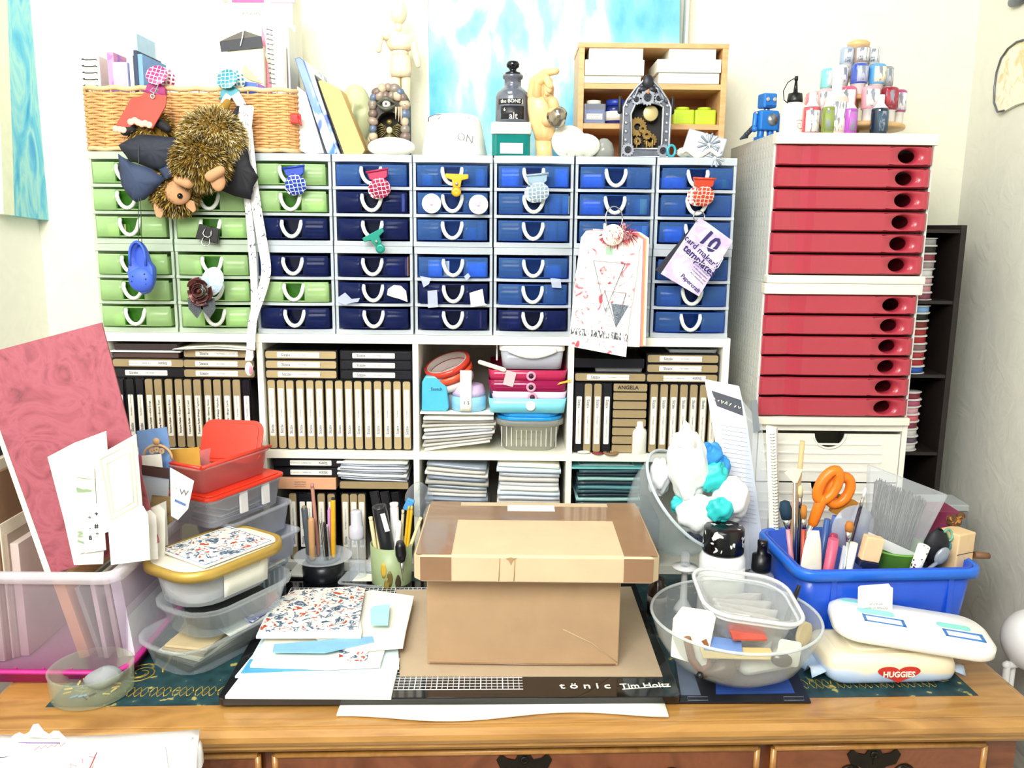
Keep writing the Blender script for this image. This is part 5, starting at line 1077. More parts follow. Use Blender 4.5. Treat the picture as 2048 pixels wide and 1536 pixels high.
# wooden pigeonhole box
YW = 1.56; wx0, wx1 = xs_(1156, 200, YW), xs_(1452, 200, YW); wz1 = zs_(86, 1300, YW)
PN = wood('#c8925a', '#dcae78', (6, 30, 30), .5, 'warm_pine', 2, .1); pg = th('pine_box_shelf', 'warm pine shelf box of three levels holding paper pads and jars', 'shelf box')
WD = .12
for nm, b in (('side_panel', (wx0, wx0+.010, ZT+.0005, wz1-.008)), ('side_panel', (wx1-.010, wx1, ZT+.0005, wz1-.008)), ('top_panel', (wx0-.001, wx1+.001, wz1-.008, wz1)), ('bottom_panel', (wx0+.010, wx1-.010, ZT+.0005, ZT+.008))):
    ob(nm, MB().box(b[0], b[1], YW, YW+WD, b[2], b[3]), PN, pg, bev=.0006)
ob('back_panel', MB().box(wx0+.010, wx1-.010, YW+WD-.004, YW+WD, ZT+.008, wz1-.008), pm('#a8744a', .7), pg)
zsA, zsB = zs_(178, 1300, YW), zs_(258, 1300, YW)
for z in (zsA, zsB): ob('inner_shelf', MB().box(wx0+.010, wx1-.010, YW+.002, YW+WD-.004, z, z+.009), PN, pg)
def pad(px0, px1, zb, h, label, dy=0, mat=PAPER, k=0):
    a, b = xs_(px0, 140, YW), xs_(px1, 140, YW); ob('paper_pad', MB().box(-(b-a)/2, (b-a)/2, -.05, .05, 0, h), mat, loc=((a+b)/2, YW+.060+dy-.008, zb), rot=(0, 0, k), bev=.001, label=label, cat='paper pad', group='white pads in the pine box')
zA = zsA + .0095
pad(1168, 1283, zA, .012, 'white paper pad lowest in the left pile of the pine box'); pad(1170, 1288, zA+.0125, .026, 'thick white paper pad in the middle of the left pile', -.004); pad(1178, 1286, zA+.039, .020, 'white paper pad topmost in the left pile of the pine box', .003)
pad(1318, 1440, zA, .018, 'greyish paper pad lowest in the right pile of the pine box', 0, pm('#dad8d0', .7)); pad(1314, 1442, zA+.0185, .022, 'white paper pad in the middle of the right pile', -.003); pad(1338, 1432, zA+.041, .020, 'white paper pad topmost in the right pile of the pine box', .003)
zB = zsB + .0095; YJ = YW + .03
q = th('square_jar', 'square clear jar of blue powder with cream lid in the pine box', 'jar', (xs_(1187, 230, YJ), YJ, zB)); ob('glass', MB().prism(rrect(.040, .036, .004), 0, .034), clear('#cfd6e8', .3, .06), q); ob('contents', MB().prism(rrect(.036, .032, .003), .002, .024), pm('#5b86c4', .7), q); ob('lid', MB().lathe([(.013, .034), (.013, .041), (.0001, .042)], 20), CREAM, q); ob('label', MB().box(-.014, .014, -.0188, -.018, .007, .017), PAPER, q); [scrib(.022, .003, INK, q, frt(0, -.0190, .0145-.005*k), .0003, k) for k in range(2)]
q = th('round_jar', 'round dark blue jar with white label in the pine box', 'jar', (xs_(1231, 230, YJ), YJ, zB)); ob('body', MB().lathe([(.018, 0), (.0205, .003), (.0205, .026), (.016, .032)], 22), pm('#16256a', .2, coat=.4), q); ob('label', MB().lathe([(.0207, .006), (.0209, .006), (.0209, .022), (.0207, .022)], 22), pm('#dcd8cc', .6), q); ob('lid', MB().lathe([(.017, .032), (.0175, .042), (.0001, .043)], 22), pm('#203a9c', .3), q)
LIME = pm('#b9d22e', .4, var=.04, name='lime_plastic')
for k, px in enumerate((1364, 1407)):
    q = th('lime_jar', '%s of two square lime green jars in the pine box' % ['left', 'right'][k], 'jar', (xs_(px, 240, YJ), YJ, zB), group='lime jars'); ob('body', MB().prism(rrect(.038, .034, .004), 0, .026), LIME, q, bev=.002); ob('shoulder', MB().lathe([(.012, .026), (.012, .031), (.0001, .032)], 18), LIME, q)
# gears helper
def gear(r, n, t, hole=.35, tooth=.16):
    o = []
    for k in range(n):
        for f, rr in ((0, 1), (.25, 1+tooth), (.5, 1+tooth), (.72, 1)): a = 2*math.pi*(k+f)/n; o.append((r*rr*math.cos(a), r*rr*math.sin(a)))
    i_ = [(r*hole*math.cos(2*math.pi*k/len(o)), r*hole*math.sin(2*math.pi*k/len(o))) for k in range(len(o))]
    return MB().loft([[(x, y, z) for x, y in q] for q, z in ((i_, 0), (o, 0), (o, t), (i_, t), (i_, 0))], None, 0, False, False, False)
PEW = pm('#6d717a', .35, .7, .25, 50, name='pewter'); PEWL = pm('#a9adb4', .3, .8, .15, 50, name='bright_pewter'); PEWD = pm('#2b2c33', .4, .5, .3, name='dark_pewter')
YC = 1.478; gcx = xs_(1291, 300, YC)
gc = th('gear_shrine', 'grey gothic clock-shaped shrine box covered in gears with brass works inside', 'shrine', (gcx, YC, ZT+.0005))
gw, gh = .041, zs_(200, 1291, YC) - ZT; gt_ = zs_(152, 1291, YC) - ZT
outp = [(-gw, 0), (gw, 0), (gw, gh-.012), (gw-.006, gh), (.020, gh+.020), (.009, gh+.030), (.004, gt_), (-.004, gt_), (-.009, gh+.030), (-.020, gh+.020), (-gw+.006, gh), (-gw, gh-.012)]
inp = [(-.023, .014), (.023, .014), (.027, .022), (.027, .07), (.027, .082), (.020, .086), (.012, .088), (.004, .089), (-.004, .089), (-.012, .088), (-.020, .086), (-.027, .070)]
sm_ = MB(); sm_.loft([rng(outp, .036), rng(outp, 0)], None, 0, False, True, False)
for i in range(12): j = (i+1) % 12; sm_.add([(outp[i][0], 0, outp[i][1]), (outp[j][0], 0, outp[j][1]), (inp[j][0], 0, inp[j][1]), (inp[i][0], 0, inp[i][1])], [(0, 1, 2, 3)])
sm_.loft([rng(inp, 0), rng(inp, .030)], None, 0, False, False, False); ob('case', sm_, PEW, gc); ob('recess_back', MB().box(-.027, .027, .029, .031, .014, .089), pm('#14120f', .6), gc)
ob('inner_trim', MB().tube([(x, -.001, z) for x, z in inp], .0022, 6, None, 0, True), PEWL, gc); ob('outer_trim', MB().tube([(x*.96, -.001, z*.985+.001) for x, z in outp], .002, 6, None, 0, True), PEWL, gc)
for x, z, r, n in ((0, .0965, .0115, 14), (-.0185, .093, .0075, 12), (.0185, .095, .0075, 12), (-.030, .012, .0095, 14), (.029, .011, .0095, 14)):
    ob('gear', gear(r, n, .003, .62), PEWL, gc, T=XF((x, -.001, z)) @ FR); ob('gear', gear(r*.42, 8, .003, .3), PEWD, gc, T=XF((x, -.0012, z)) @ FR)
for s_ in (-1, 1):
    for k in range(5): ob('rivet', MB().ball((0, 0, 0), (.0032, .002, .0032), 8, 6), PEWL, gc, loc=(s_*.034, -.0005, .028 + k*.014))
    ob('scroll', MB().tube([(s_*(.012 + .020*t), -.002, gh+.018-.024*t + .004*math.sin(t*9)) for t in [k/12 for k in range(13)]], .0028, 6), PEW, gc); ob('finial', MB().cap((s_*(gw+.003), .012, gh-.018), (s_*(gw+.003), .012, gh+.004), .004, .003, 8), PEWD, gc)
ob('crest', MB().ball((0, -.001, gh+.028), (.010, .005, .012), 12, 8).ball((-.008, -.001, gh+.016), (.009, .004, .006), 10, 6).ball((.008, -.001, gh+.016), (.009, .004, .006), 10, 6), PEWD, gc); ob('jewel', MB().ball((0, -.005, gh+.012), (.0025, .0015, .004), 10, 6), pm('#b87a58', .2), gc)
COP = pm('#8f7440', .35, .8, .2, name='aged_brass')
for x, y, z, r, n in ((.008, .020, .072, .011, 16), (-.012, .024, .052, .014, 18), (-.004, .016, .048, .006, 10), (.003, .014, .038, .007, 10), (.010, .020, .030, .010, 14), (-.012, .018, .028, .006, 10)): ob('brass_gear', gear(r, n, .003, .4), COP, gc, T=XF((x, y, z)) @ FR)
ob('pocket_dial', MB().lathe([(.0001, 0), (.0125, 0), (.013, .002), (.0115, .003), (.0001, .0025)], 24, XF((.008, .012, .073)) @ FR), pm('#c8b880', .4, .3), gc)
for x in (-.013, .004, .014): ob('brass_rod', MB().cap((x, .018, .016), (x, .018, .030), .0022, .0022, 8), COP, gc)
# silver flower block, pouch, small ring tool
fb = th('flower_block', 'silver embossed flower block tilted on a crumpled wrapper', 'block', B(1408, 294, 1.47), (0, 16, -8)); SIL = pm('#b3bcc4', .35, .3, .08, name='silver_block')
ob('block', MB().box(-.033, .033, -.004, .020, -.022, .022), SIL, fb, bev=.002)
for cx_, cz_, r in ((.006, .006, .017), (.022, -.012, .014)):
    for k in range(12): a = k*.5236; ob('petal', MB().cap((cx_ + .004*math.cos(a), -.005, cz_ + .004*math.sin(a)), (cx_ + r*math.cos(a), -.0045, cz_ + r*math.sin(a)), .0012, .0022, 6), pm('#7f8892', .4, .4) if k % 2 else SIL, fb)
ob('white_wrapper', MB().sheet(14, 8, lambda u, v: (-.035+.07*u, -.012+.04*v, .010+.006*math.sin(u*11)*math.cos(v*7)+.004*v), .006), PAPER, loc=(xs_(1400, 312, 1.47), 1.472, ZT), label='crumpled white wrapper under the silver flower block', cat='wrapper')
ob('cyan_ring_tool', MB().tube([(.007*math.cos(a), 0, .011+.009*math.sin(a)) for a in [k*6.283/16 for k in range(16)]], .0022, 6, None, 0, True), pm('#35a4b8', .3), loc=(xs_(1342, 318, 1.468), 1.468, ZT), rot=(0, 0, 15), label='little cyan ring-shaped tool at the foot of the gear shrine', cat='tool')
# ================================================================ on the red drawer stack
ZR = 1.5332
rb = th('toy_robot', 'small blue toy robot with round eyes and dark wing, on the red drawer unit', 'toy robot', (xs_(1532, 270, 1.56), 1.565, ZR), (0, 0, 14)); RBL = pm('#1f74c8', .35, var=.1, name='robot_blue')
s_ = .078/.075
ob('torso', MB().box(-.018, .018, -.013, .013, .018, .052), RBL, rb, bev=.003); ob('head', MB().box(-.013, .013, -.012, .012, .056, .081), RBL, rb, bev=.003); ob('neck', MB().lathe([(.005, .051), (.005, .057)], 10), STEEL, rb)
for x in (-.006, .007): ob('eye', MB().lathe([(.0001, 0), (.0036, 0), (.004, .001), (.0018, .0022), (.0001, .001)], 14, XF((x, -.0125, .070)) @ FR), pm('#cfcfcf', .2, .6), rb)
ob('chest_dial', MB().lathe([(.0001, 0), (.010, 0), (.0105, .001), (.0001, .0025)], 20, XF((.005, -.013, .036)) @ FR), PEWL, rb); ob('jaw', MB().box(-.008, .009, -.0125, -.010, .0565, .0605), pm('#0f4a90', .4), rb)
for s_ in (-1, 1): ob('arm', MB().cap((s_*.021, 0, .046), (s_*.024, -.003, .026), .0045, .004, 10).ball((s_*.024, -.004, .020), .0055, 10, 8), RBL, rb); ob('leg', MB().cap((s_*.009, 0, .020), (s_*.010, 0, .005), .006, .006, 10).box(s_*.010-.008, s_*.010+.008, -.012, .008, 0, .007), RBL, rb); ob('bolt', MB().ball((s_*.021, -.004, .047), .003, 8, 6), STEEL, rb)
for k in range(4): ob('feather', MB().cap((-.020-.004*k, .008, .024-.004*k), (-.042+.004*k, .010, .004+.001*k), .0045, .002, 8), pm('#2b3440', .5), rb)
gl = th('glue_bottle', 'white squeeze glue bottle with black tethered nozzle cap', 'bottle', (xs_(1587, 270, 1.50), 1.505, ZR)); gh_ = zs_(205, 1587, 1.5) - ZR
ob('body', MB().lathe([(.0205, 0), (.0225, .002), (.0225, gh_*.72), (.019, gh_*.9), (.013, gh_)], 24), WP, gl); ob('cap', MB().lathe([(.0125, gh_), (.013, gh_+.004), (.0115, gh_+.015), (.004, gh_+.017), (.002, gh_+.036), (.003, gh_+.036), (.003, gh_+.043), (.0001, gh_+.043)], 20), BLACK, gl)
ob('tether', MB().tube([(.002, 0, gh_+.037), (-.006, -.004, gh_+.0385), (-.016, -.006, gh_+.032), (-.0225, -.006, gh_+.018), (-.020, -.005, gh_+.004), (-.012, -.004, gh_-.002)], .0009, 6), INK, gl); ob('spiral_print', MB().tube([((.0012+.0009*a)*math.cos(a)*1.1+.004, -.0229+.25*((.0012+.0009*a)*math.cos(a)*1.1+.004)**2/.0225*2, gh_*.33+(.0012+.0009*a)*math.sin(a)) for a in [k*.45 for k in range(20)]], .0003, 4), GREYINK, gl)
# carousel of bottles
YQ = 1.552; qx = xs_(1706, 230, YQ)
cr = th('bottle_carousel', 'round three-tier wooden carousel stand with turned knob, holding ink bottles', 'carousel', (qx, YQ, ZR)); BE = wood('#d0a060', '#e0b880', (12, 12, 12), .45, 'light_beech', 1, .2)
z1_, z2_, z3_ = zs_(243, 1706, YQ-.07)-ZR, zs_(190, 1706, YQ-.045)-ZR, zs_(143, 1706, YQ-.03)-ZR
TR = (.086, .060, .034)
ob('base', MB().lathe([(.040, 0), (.040, .006), (.012, .010), (.012, z1_)], 24), BE, cr)
for z, r in ((z1_, TR[0]), (z2_, TR[1]), (z3_, TR[2])): ob('tier', MB().lathe([(.010, z-.008), (r-.002, z-.008), (r, z-.006), (r, z-.002), (r-.002, z), (.010, z)], 40), BE, cr)
zk_ = zs_(82, 1697, YQ)-ZR
ob('column', MB().lathe([(.008, z1_), (.008, zk_-.03), (.012, zk_-.022)], 16), BE, cr); ob('knob', MB().lathe([(.012, zk_-.024), (.009, zk_-.016), (.018, zk_-.009), (.019, zk_-.004), (.014, zk_), (.0001, zk_+.001)], 24), BE, cr)
def ink(x, y, z, col, lab, label, h=.052, r=.0125, flip=True, cap='#f2f0ee'):
    t = th('ink_bottle', label, 'bottle', (x, y, z), (0, 0, random.uniform(-30, 30)), 'ink bottles on the carousel')
    ob('body', MB().lathe([(r*.9, 0), (r, .002), (r, h*.62), (r*.96, h*.66)] if not flip else [(r*.96, h*.34), (r, h*.38), (r, h-.003), (r*.8, h), (.0001, h)], 18), pm(col, .15, var=.05, coat=.4), t)
    ob('cap', MB().lathe([(r*.96, h*.66), (r*.6, h*.74), (r*.42, h*.80), (r*.42, h), (.0001, h)] if not flip else [(r*.7, 0), (r*.78, .001), (r*.8, h*.33), (r*.95, h*.34)], 18), pm(cap, .35, var=.02), t)
    z0, z1__ = ((.006, h*.58) if not flip else (h*.40, h*.9))
    ob('label', MB().sheet(10, 1, lambda u, v: ((r+.0003)*math.sin(-.9+1.9*u), -(r+.0003)*math.cos(-.9+1.9*u), z0+(z1__-z0)*v), .0003), patches([(.40, '#8a8f9a'), (.46, lab), (.8, lab)], 160, vec=(1, 1, .3), interp='LINEAR'), t); return t
def ringb(n, R_, z, cols, tier, a0, h, r):
    for k in range(n):
        a = R(a0 + k*360/n); c, l, nm = cols[k % len(cols)]
        if math.sin(a) > .55: continue
        ink(qx + R_*math.cos(a), YQ + R_*math.sin(a), ZR + z + .0003, c, l, '%s ink bottle, %s round the %s carousel tier' % (nm, ORD[k], tier), h, r)
ringb(12, .070, z1_, [('#d98a90', '#f0e0de', 'pale pink'), ('#d4b0b4', '#f2eeee', 'white and rose'), ('#d0567a', '#f4f0f0', 'rose'), ('#e0a0ac', '#f6ecec', 'blush'), ('#8f1f30', '#a83a48', 'deep red'), ('#a8407a', '#e8e4ec', 'magenta'), ('#e0806a', '#e8c8c8', 'coral'), ('#c8b0b8', '#efe8ea', 'lilac grey')], 'lowest', 180, .056, .0145)
ringb(9, .046, z2_, [('#7fd0d0', '#eef4f4', 'turquoise'), ('#c8ccd0', '#eceef0', 'pale grey'), ('#3a56b0', '#b8c0e0', 'blue'), ('#5aa0d8', '#f2ecd0', 'sky blue'), ('#8f9498', '#c8ccd0', 'grey'), ('#28306a', '#c0c4dc', 'navy')], 'middle', 175, .050, .014)
ringb(6, .024, z3_, [('#9fb0c8', '#c8d2e0', 'blue-grey'), ('#a08878', '#e6e0dc', 'brown-grey'), ('#c8ccce', '#e4e6e8', 'silver-white')], 'topmost', 205, .042, .0125)
for k, (px, col, lb, nm, h, r, cp) in enumerate(((1655, '#7a8c3e', '#8a9a50', 'olive green', .066, .0105, '#e8e6e6'), (1666+14, '#d8c2b4', '#efe4dc', 'large blush', .090, .019, '#f0eee6'), (1697, '#a648b0', '#b868c0', 'purple', .062, .0115, '#f0d8dc'), (1756, '#14283c', '#3a5268', 'dark navy', .064, .0135, '#d8d8da'))):
    yy = 1.452 if k != 1 else 1.462
    ink(xs_((1655, 1668, 1698, 1757)[k], 260, yy), yy, ZR+.0003, col, lb, '%s ink bottle standing on the red unit before the carousel' % nm, h, r, False, cp)
ink(xs_(1623, 260, 1.47), 1.475, ZR+.0003, '#c8505c', '#eeeeea', 'white-labelled red bottle standing between glue bottle and olive bottle', .070, .014, False)
# ================================================================ ribbon rack, wall plaque
YRK = 1.53; rk0, rk1 = .688, .802
RK = pm('#1d1512', .6, var=.2, name='dark_espresso_board'); rkz = zs_(450, 1900, YRK)
rk = th('ribbon_rack', 'tall dark espresso shelf rack of ribbon spools beside the red drawers', 'rack', (0, 0, 0))
for x0_, x1_ in ((rk0, rk0+.008), (rk1-.010, rk1)): ob('side_panel', MB().box(x0_, x1_, YRK, YRK+.17, ZD, rkz), RK, rk)
shz = [ZD+.02, .925, 1.068, 1.215, rkz-.006]
shz = [ZD+.006, zs_(905, 1860, YRK), zs_(750, 1880, YRK), zs_(602, 1890, YRK), rkz-.008]
for z in shz: ob('rack_shelf', MB().box(rk0+.008, rk1-.010, YRK+.002, YRK+.17, z-.006, z), RK, rk)
ob('back_panel', MB().box(rk0+.008, rk1-.010, YRK+.166, YRK+.17, ZD+.006, rkz), RK, rk)
SPC = {3: ['#8a4a5c', '#c89098', '#c8a0a8', '#dcdcdc', '#9a8f90', '#8a3a48', '#2a2a2a', '#9a9a9a', '#c8c4c4', '#c84a60'], 2: ['#2a58b0', '#a82a30', '#b03840', '#8a6a6a', '#b02a30', '#a83030', '#7a2a2a', '#1a1a1a', '#7fb0e0', '#3a6ac0'], 1: ['#e0e0dc', '#6a5a6a', '#dadada', '#8a3a50', '#e06a78', '#e0a8b4', '#b85a78', '#8a3040'], 0: ['#8fb8d8', '#2a5ac0', '#1f3a9a', '#3a5a9a', '#cfd8e0']}
RN = {3: 'second', 2: 'third', 1: 'fourth', 0: 'lowest'}
SPL = _m(MB().lathe([(.0001, 0), (.026, 0), (.026, .0012), (.02, .0014), (.02, .0122), (.026, .0124), (.026, .0136), (.0001, .0136)], 24), pm('#efefeb', .4, var=.02, name='white_spool'), 'spool')
for lv, cs in SPC.items():
    z = shz[lv] + .0003
    for k, c in enumerate(cs):
        if z + .0138 > shz[lv+1] - .007: break
        t = th('ribbon_spool', 'ribbon spool, %s up on the %s shelf of the dark rack' % (ORD[k], {3: 'top', 2: 'upper middle', 1: 'lower middle', 0: 'bottom'}[lv]), 'ribbon spool', (rk0 + .049 + random.uniform(-.001, .002), YRK+.030, z), group='ribbon spools in the dark rack')
        ob('spool', SPL, None, t); ob('ribbon', MB().lathe([(.0202, .0016), (.0235, .0016), (.0235, .0120), (.0202, .0120)], 24), pm(c, .45, var=.1), t); z += .0139
wp = th('wall_plaque', 'dome-shaped cream fabric plaque with wire edge on the right wall', 'plaque')
pts = [(2049, 80), (2035, 84), (2018, 97), (2004, 117), (1995, 145), (1991, 175), (1990, 205), (1997, 224), (2010, 221), (2030, 210), (2062, 200), (2075, 80)]
m, P, n_ = poly_on(pts, (.885, 1.4, 1.5), (-1, 0, 0), .006); ob('plaque', m, patches([(.35, '#e8e4cc'), (.5, '#efead6'), (.62, '#dcc890'), (.68, '#e8e4d0')], 30, .8, 4, 1, 'LINEAR'), wp); ob('wire_edge', MB().tube([p + Vector((-.002, 0, 0)) for p in P[:9]], .0018, 6), PEW, wp)
wk = th('wall_hook', 'dark metal ornament at the top of the right wall', 'ornament'); q = PX(2035, -2, .885); ob('plate', MB().ball(q, (.006, .03, .012), 12, 8), PEW, wk)
# ================================================================ desk, left: tray, bin, cards
ZK = .7606
MAG = pm('#c02a86', .35, var=.04, name='magenta_plastic')
tr_ = th('magenta_tray', 'bright magenta ribbed plastic tray under the clear bin of cards', 'tray', (-.676, 1.205, ZK))
ob('tray_body', MB().tub(.305, .285, .03, .020, .004, .97, .004, .004), MAG, tr_)
for k in range(7): ob('rib', MB().box(-.115+.038*k, -.112+.038*k, -.139, -.131, .004, .018), MAG, tr_)
BINC = clear('#efe8f0', .08, .22, '#f8f2f8', 'milky_clear_bin')
bn = th('clear_bin', 'milky clear plastic storage bin packed with cards and folders', 'storage bin', (-.676, 1.205, ZK+.0045))
ob('bin_body', MB().tub(.285, .255, .018, .150, .0022, .94), BINC, bn)
rr_ = rrect(.297, .267, .022)
ob('rim', MB().loft([[(x*s_, y*s_, z) for x, y in rr_] for s_, z in ((.96, .136), (1.0, .136), (1.0, .150), (.96, .152), (.955, .140))], None, 0, True, False, False), clear('#f4f0f4', .38, .25, '#faf6fa', 'milky_rim'), bn)
zbn = ZK + .0075
MARB = patches([(.28, '#6f343e'), (.40, '#93454f'), (.55, '#a2525e'), (.7, '#8a404c')], 16, .6, 10, 3.5, 'LINEAR')
def dcard(name, pts, Y, back, mat, label, cat='card', t=.0012, yaw=0, group=None): return slab(name, pts, *lean(Y, pts[0][0], pts[0][1], back, yaw), t, mat, label=label, cat=cat, group=group)
def cardt(name, pts, Y, back, mat, label, cat='card', t=.0012, yaw=0):
    o = th(name, label, cat); m, P, n_ = poly_on(pts, *lean(Y, pts[0][0], pts[0][1], back, yaw), t); ob('card', m, mat, o); return o, P, n_
mb_ = th('marbled_board', 'large pink marbled board with white edge standing slanted in the clear bin', 'board')
pln = (PY(150, 1000, 1.13), Vector((.12, -1, .12)).normalized())
m, P, n_ = poly_on([(-25, 706), (203, 645), (318, 1085), (104, 1147), (-25, 790)], *pln, .0035); ob('board', m, MARB, mb_)
m, P, n_ = poly_on([(-25, 792), (103, 1147), (90, 1147), (-25, 818)], *pln, .0035); ob('white_edge', m, CREAM, mb_)
YE = pm('#f2edd2', .7, var=.02, name='ivory_card')
dcard('white_card', [(95, 914), (148, 886), (212, 862), (215, 905), (206, 1128), (148, 1130), (128, 1040)], 1.115, 4, PAPER, 'tall blank white card in front of the marbled board')
cs = th('embossed_card', 'cream embossed picture-frame card standing in the clear bin', 'card')
pc_ = lean(1.105, 230, 1000, 4)
m, P, n_ = poly_on([(190, 914), (272, 868), (286, 1032), (222, 1062), (196, 1070)], *pc_, .0015); ob('card', m, YE, cs)
for q_ in ([(202, 918), (266, 886), (276, 1010), (224, 1040)], [(214, 928), (260, 904), (268, 1004), (228, 1026)]): ob('frame_line', MB().tube([PP(x, y, *pc_) + pc_[1]*.0003 for x, y in q_], .0007, 4, None, 0, True), pm('#d2c88a', .6), cs)
dcard('striped_card', [(152, 944), (188, 934), (192, 1000), (190, 1100), (156, 1108)], 1.108, 3, patches([(.36, '#8aa07a'), (.42, '#e6e8dc'), (.8, '#eeeee4')], 30, vec=(.4, 1, 2), interp='LINEAR'), 'slim pale card with a green sprig print')
sc_c = th('symbol_card', 'white card with rows of small black symbols in the bin', 'card'); pc2 = lean(1.102, 190, 1060, 2)
m, P, n_ = poly_on([(160, 1012), (205, 1006), (212, 1100), (170, 1106)], *pc2, .001); ob('card', m, PAPER, sc_c)
for x, y, g in ((180, 1038, '*'), (193, 1028, '+'), (180, 1054, '.'), (193, 1052, '#'), (181, 1076, '8'), (195, 1070, '*')):
    txt(g, .009, INK, sc_c, frame(PP(x, y, *pc2) + pc2[1]*.0006, (1, 0, .05), (0, .05, 1)), .02)
for k, (pts, Y, l) in enumerate((([(216, 1050), (286, 1012), (296, 1030), (300, 1120), (222, 1130)], 1.095, 'glossy white envelope lowest in front of the embossed card'), ([(228, 1048), (300, 1020), (312, 1032), (316, 1118), (236, 1128)], 1.13, 'second white envelope just behind the lowest one'), ([(250, 1040), (318, 1010), (330, 1022), (330, 1110), (260, 1120)], 1.16, 'third white envelope of the fan in the bin'), ([(268, 1030), (332, 1002), (336, 1090), (275, 1110)], 1.19, 'rearmost white envelope of the fan in the bin'))):
    dcard('white_envelope', pts, Y, 5, [PAPER, pm('#ecebe4', .6), PAPER, pm('#e3e2dc', .6)][k], l, 'envelope', .0015, 8, 'envelopes fanned in the bin')
dcard('blue_card', [(273, 862), (333, 854), (338, 885), (348, 960), (284, 968)], 1.27, 3, patches([(.4, '#7fa6d8'), (.6, '#5a82bc')], 8, interp='LINEAR'), 'cornflower blue card behind the cream frame card')
wo = th('wooden_ornament', 'little laser-cut wooden arch ornament on the blue card', 'ornament', PY(315, 905, 1.255))
ob('arch', MB().tube([(.022*math.cos(a), 0, -.010+.022*math.sin(a)) for a in [k*.26 for k in range(13)]], .0022, 5), KRAFT, wo); ob('disc', MB().lathe([(.0001, 0), (.0052, 0), (.0052, .003), (.0001, .003)], 16, XF((0, 0, .018)) @ FR), KRAFT, wo)
for a in (1.0, 1.6, 2.2): ob('cog', gear(.004, 8, .002, .3), KRAFT, wo, T=XF((.013*math.cos(a), 0, -.008+.013*math.sin(a))) @ FR)
dcard('gold_envelope', [(335, 900), (398, 894), (402, 945), (340, 950)], 1.30, 4, pm('#d0a040', .5, .2), 'gold paper envelope sticking out of the bin', 'envelope')
dcard('white_swatch', [(283, 912), (322, 908), (325, 935), (286, 940)], 1.245, 2, PAPER, 'small white swatch in front of the blue card')
dcard('brown_header_card', [(283, 930), (338, 937), (338, 958), (284, 950)], 1.235, 2, pm('#46302a', .6), 'dark brown header strip with gold motif')
dcard('cellophane_packet', [(284, 951), (338, 958), (336, 1010), (286, 1008)], 1.236, 2, clear('#dfeaf0', .5, .1), 'clear cellophane packet below the brown header')
dcard('kraft_swatch', [(296, 970), (334, 974), (332, 1008), (298, 1006)], 1.242, 2, pm('#c8a878', .8), 'kraft swatch inside the cellophane packet')
dcard('wood_grain_card', [(304, 990), (344, 994), (346, 1040), (330, 1056), (296, 1030)], 1.225, 3, wood('#6a5638', '#9a8458', (8, 8, 60), .7, 'printed_wood', 1, 0), 'brown wood-grain printed card')
dcard('pink_tab', [(273, 908), (284, 912), (282, 950), (272, 948)], 1.25, 2, pm('#d06a86', .6), 'narrow pink tab beside the white swatch')
ew = th('letter_tag', 'white tag with handwritten letters and blue line beside the red-lidded box', 'tag'); pe = lean(1.185, 360, 960, 4, 10)
m, P, n_ = poly_on([(340, 935), (388, 962), (376, 1018), (356, 1040), (342, 1032)], *pe, .001); ob('card', m, PAPER, ew); txt('E W', .0125, GREYINK, ew, frame(PP(361, 984, *pe) + pe[1]*.0004, (1, 0, -.22), (.22, 0, 1)))
m, P, n_ = poly_on([(350, 998), (372, 1008), (371, 1013), (349, 1003)], pe[0] + pe[1]*.0005, pe[1], .0003); ob('blue_line', m, pm('#5a7ab0', .6), ew)
# folder edges at the left end of the bin
for k, (x0_, x1_, y0_, c, l) in enumerate(((-30, 14, 880, '#121014', 'black folder edge'), (15, 30, 905, '#cfc6b4', 'buff folder edge'), (31, 40, 925, '#7a5a40', 'brown folder edge'), (41, 52, 1020, '#d8cdb8', 'cream folder edge'), (53, 62, 1040, '#9a8a78', 'taupe folder edge'), (63, 80, 1060, '#cbb8b0', 'rosy beige folder edge'))):
    a, b = PY(x0_, y0_, 1.18), PY(x1_, y0_, 1.18)
    ob('file_folder', MB().box(a.x, b.x-.0006, 1.105+.004*k, 1.30, zbn, a.z), pm(c, .7), bev=.0005, label=l + ' standing at the far end of the clear bin', cat='folder', group='folders in the clear bin')
for k, (x, w, h, c, l) in enumerate(((108, 22, 1160, '#d8a878', 'tan slanting card'), (150, 9, 1175, '#8f9488', 'grey-green card'), (178, 9, 1165, '#cfc8c4', 'pale grey card'), (202, 10, 1160, '#bdb5b2', 'warm grey card'), (212, 22, 1150, '#dcdde4', 'pale lilac card'))):
    a, b = PY(x, h, 1.11), PY(x+w, h, 1.11); ob('filed_card', MB().box(0, b.x-a.x, 0, .14, -(a.z-zbn)+.004, 0), pm(c, .7), loc=(a.x, 1.105+.003*k, a.z), rot=(0, -14 if k < 2 else -6, 0), bev=.0005, label=l + ' showing through the front of the clear bin', cat='card', group='cards filed in the clear bin')
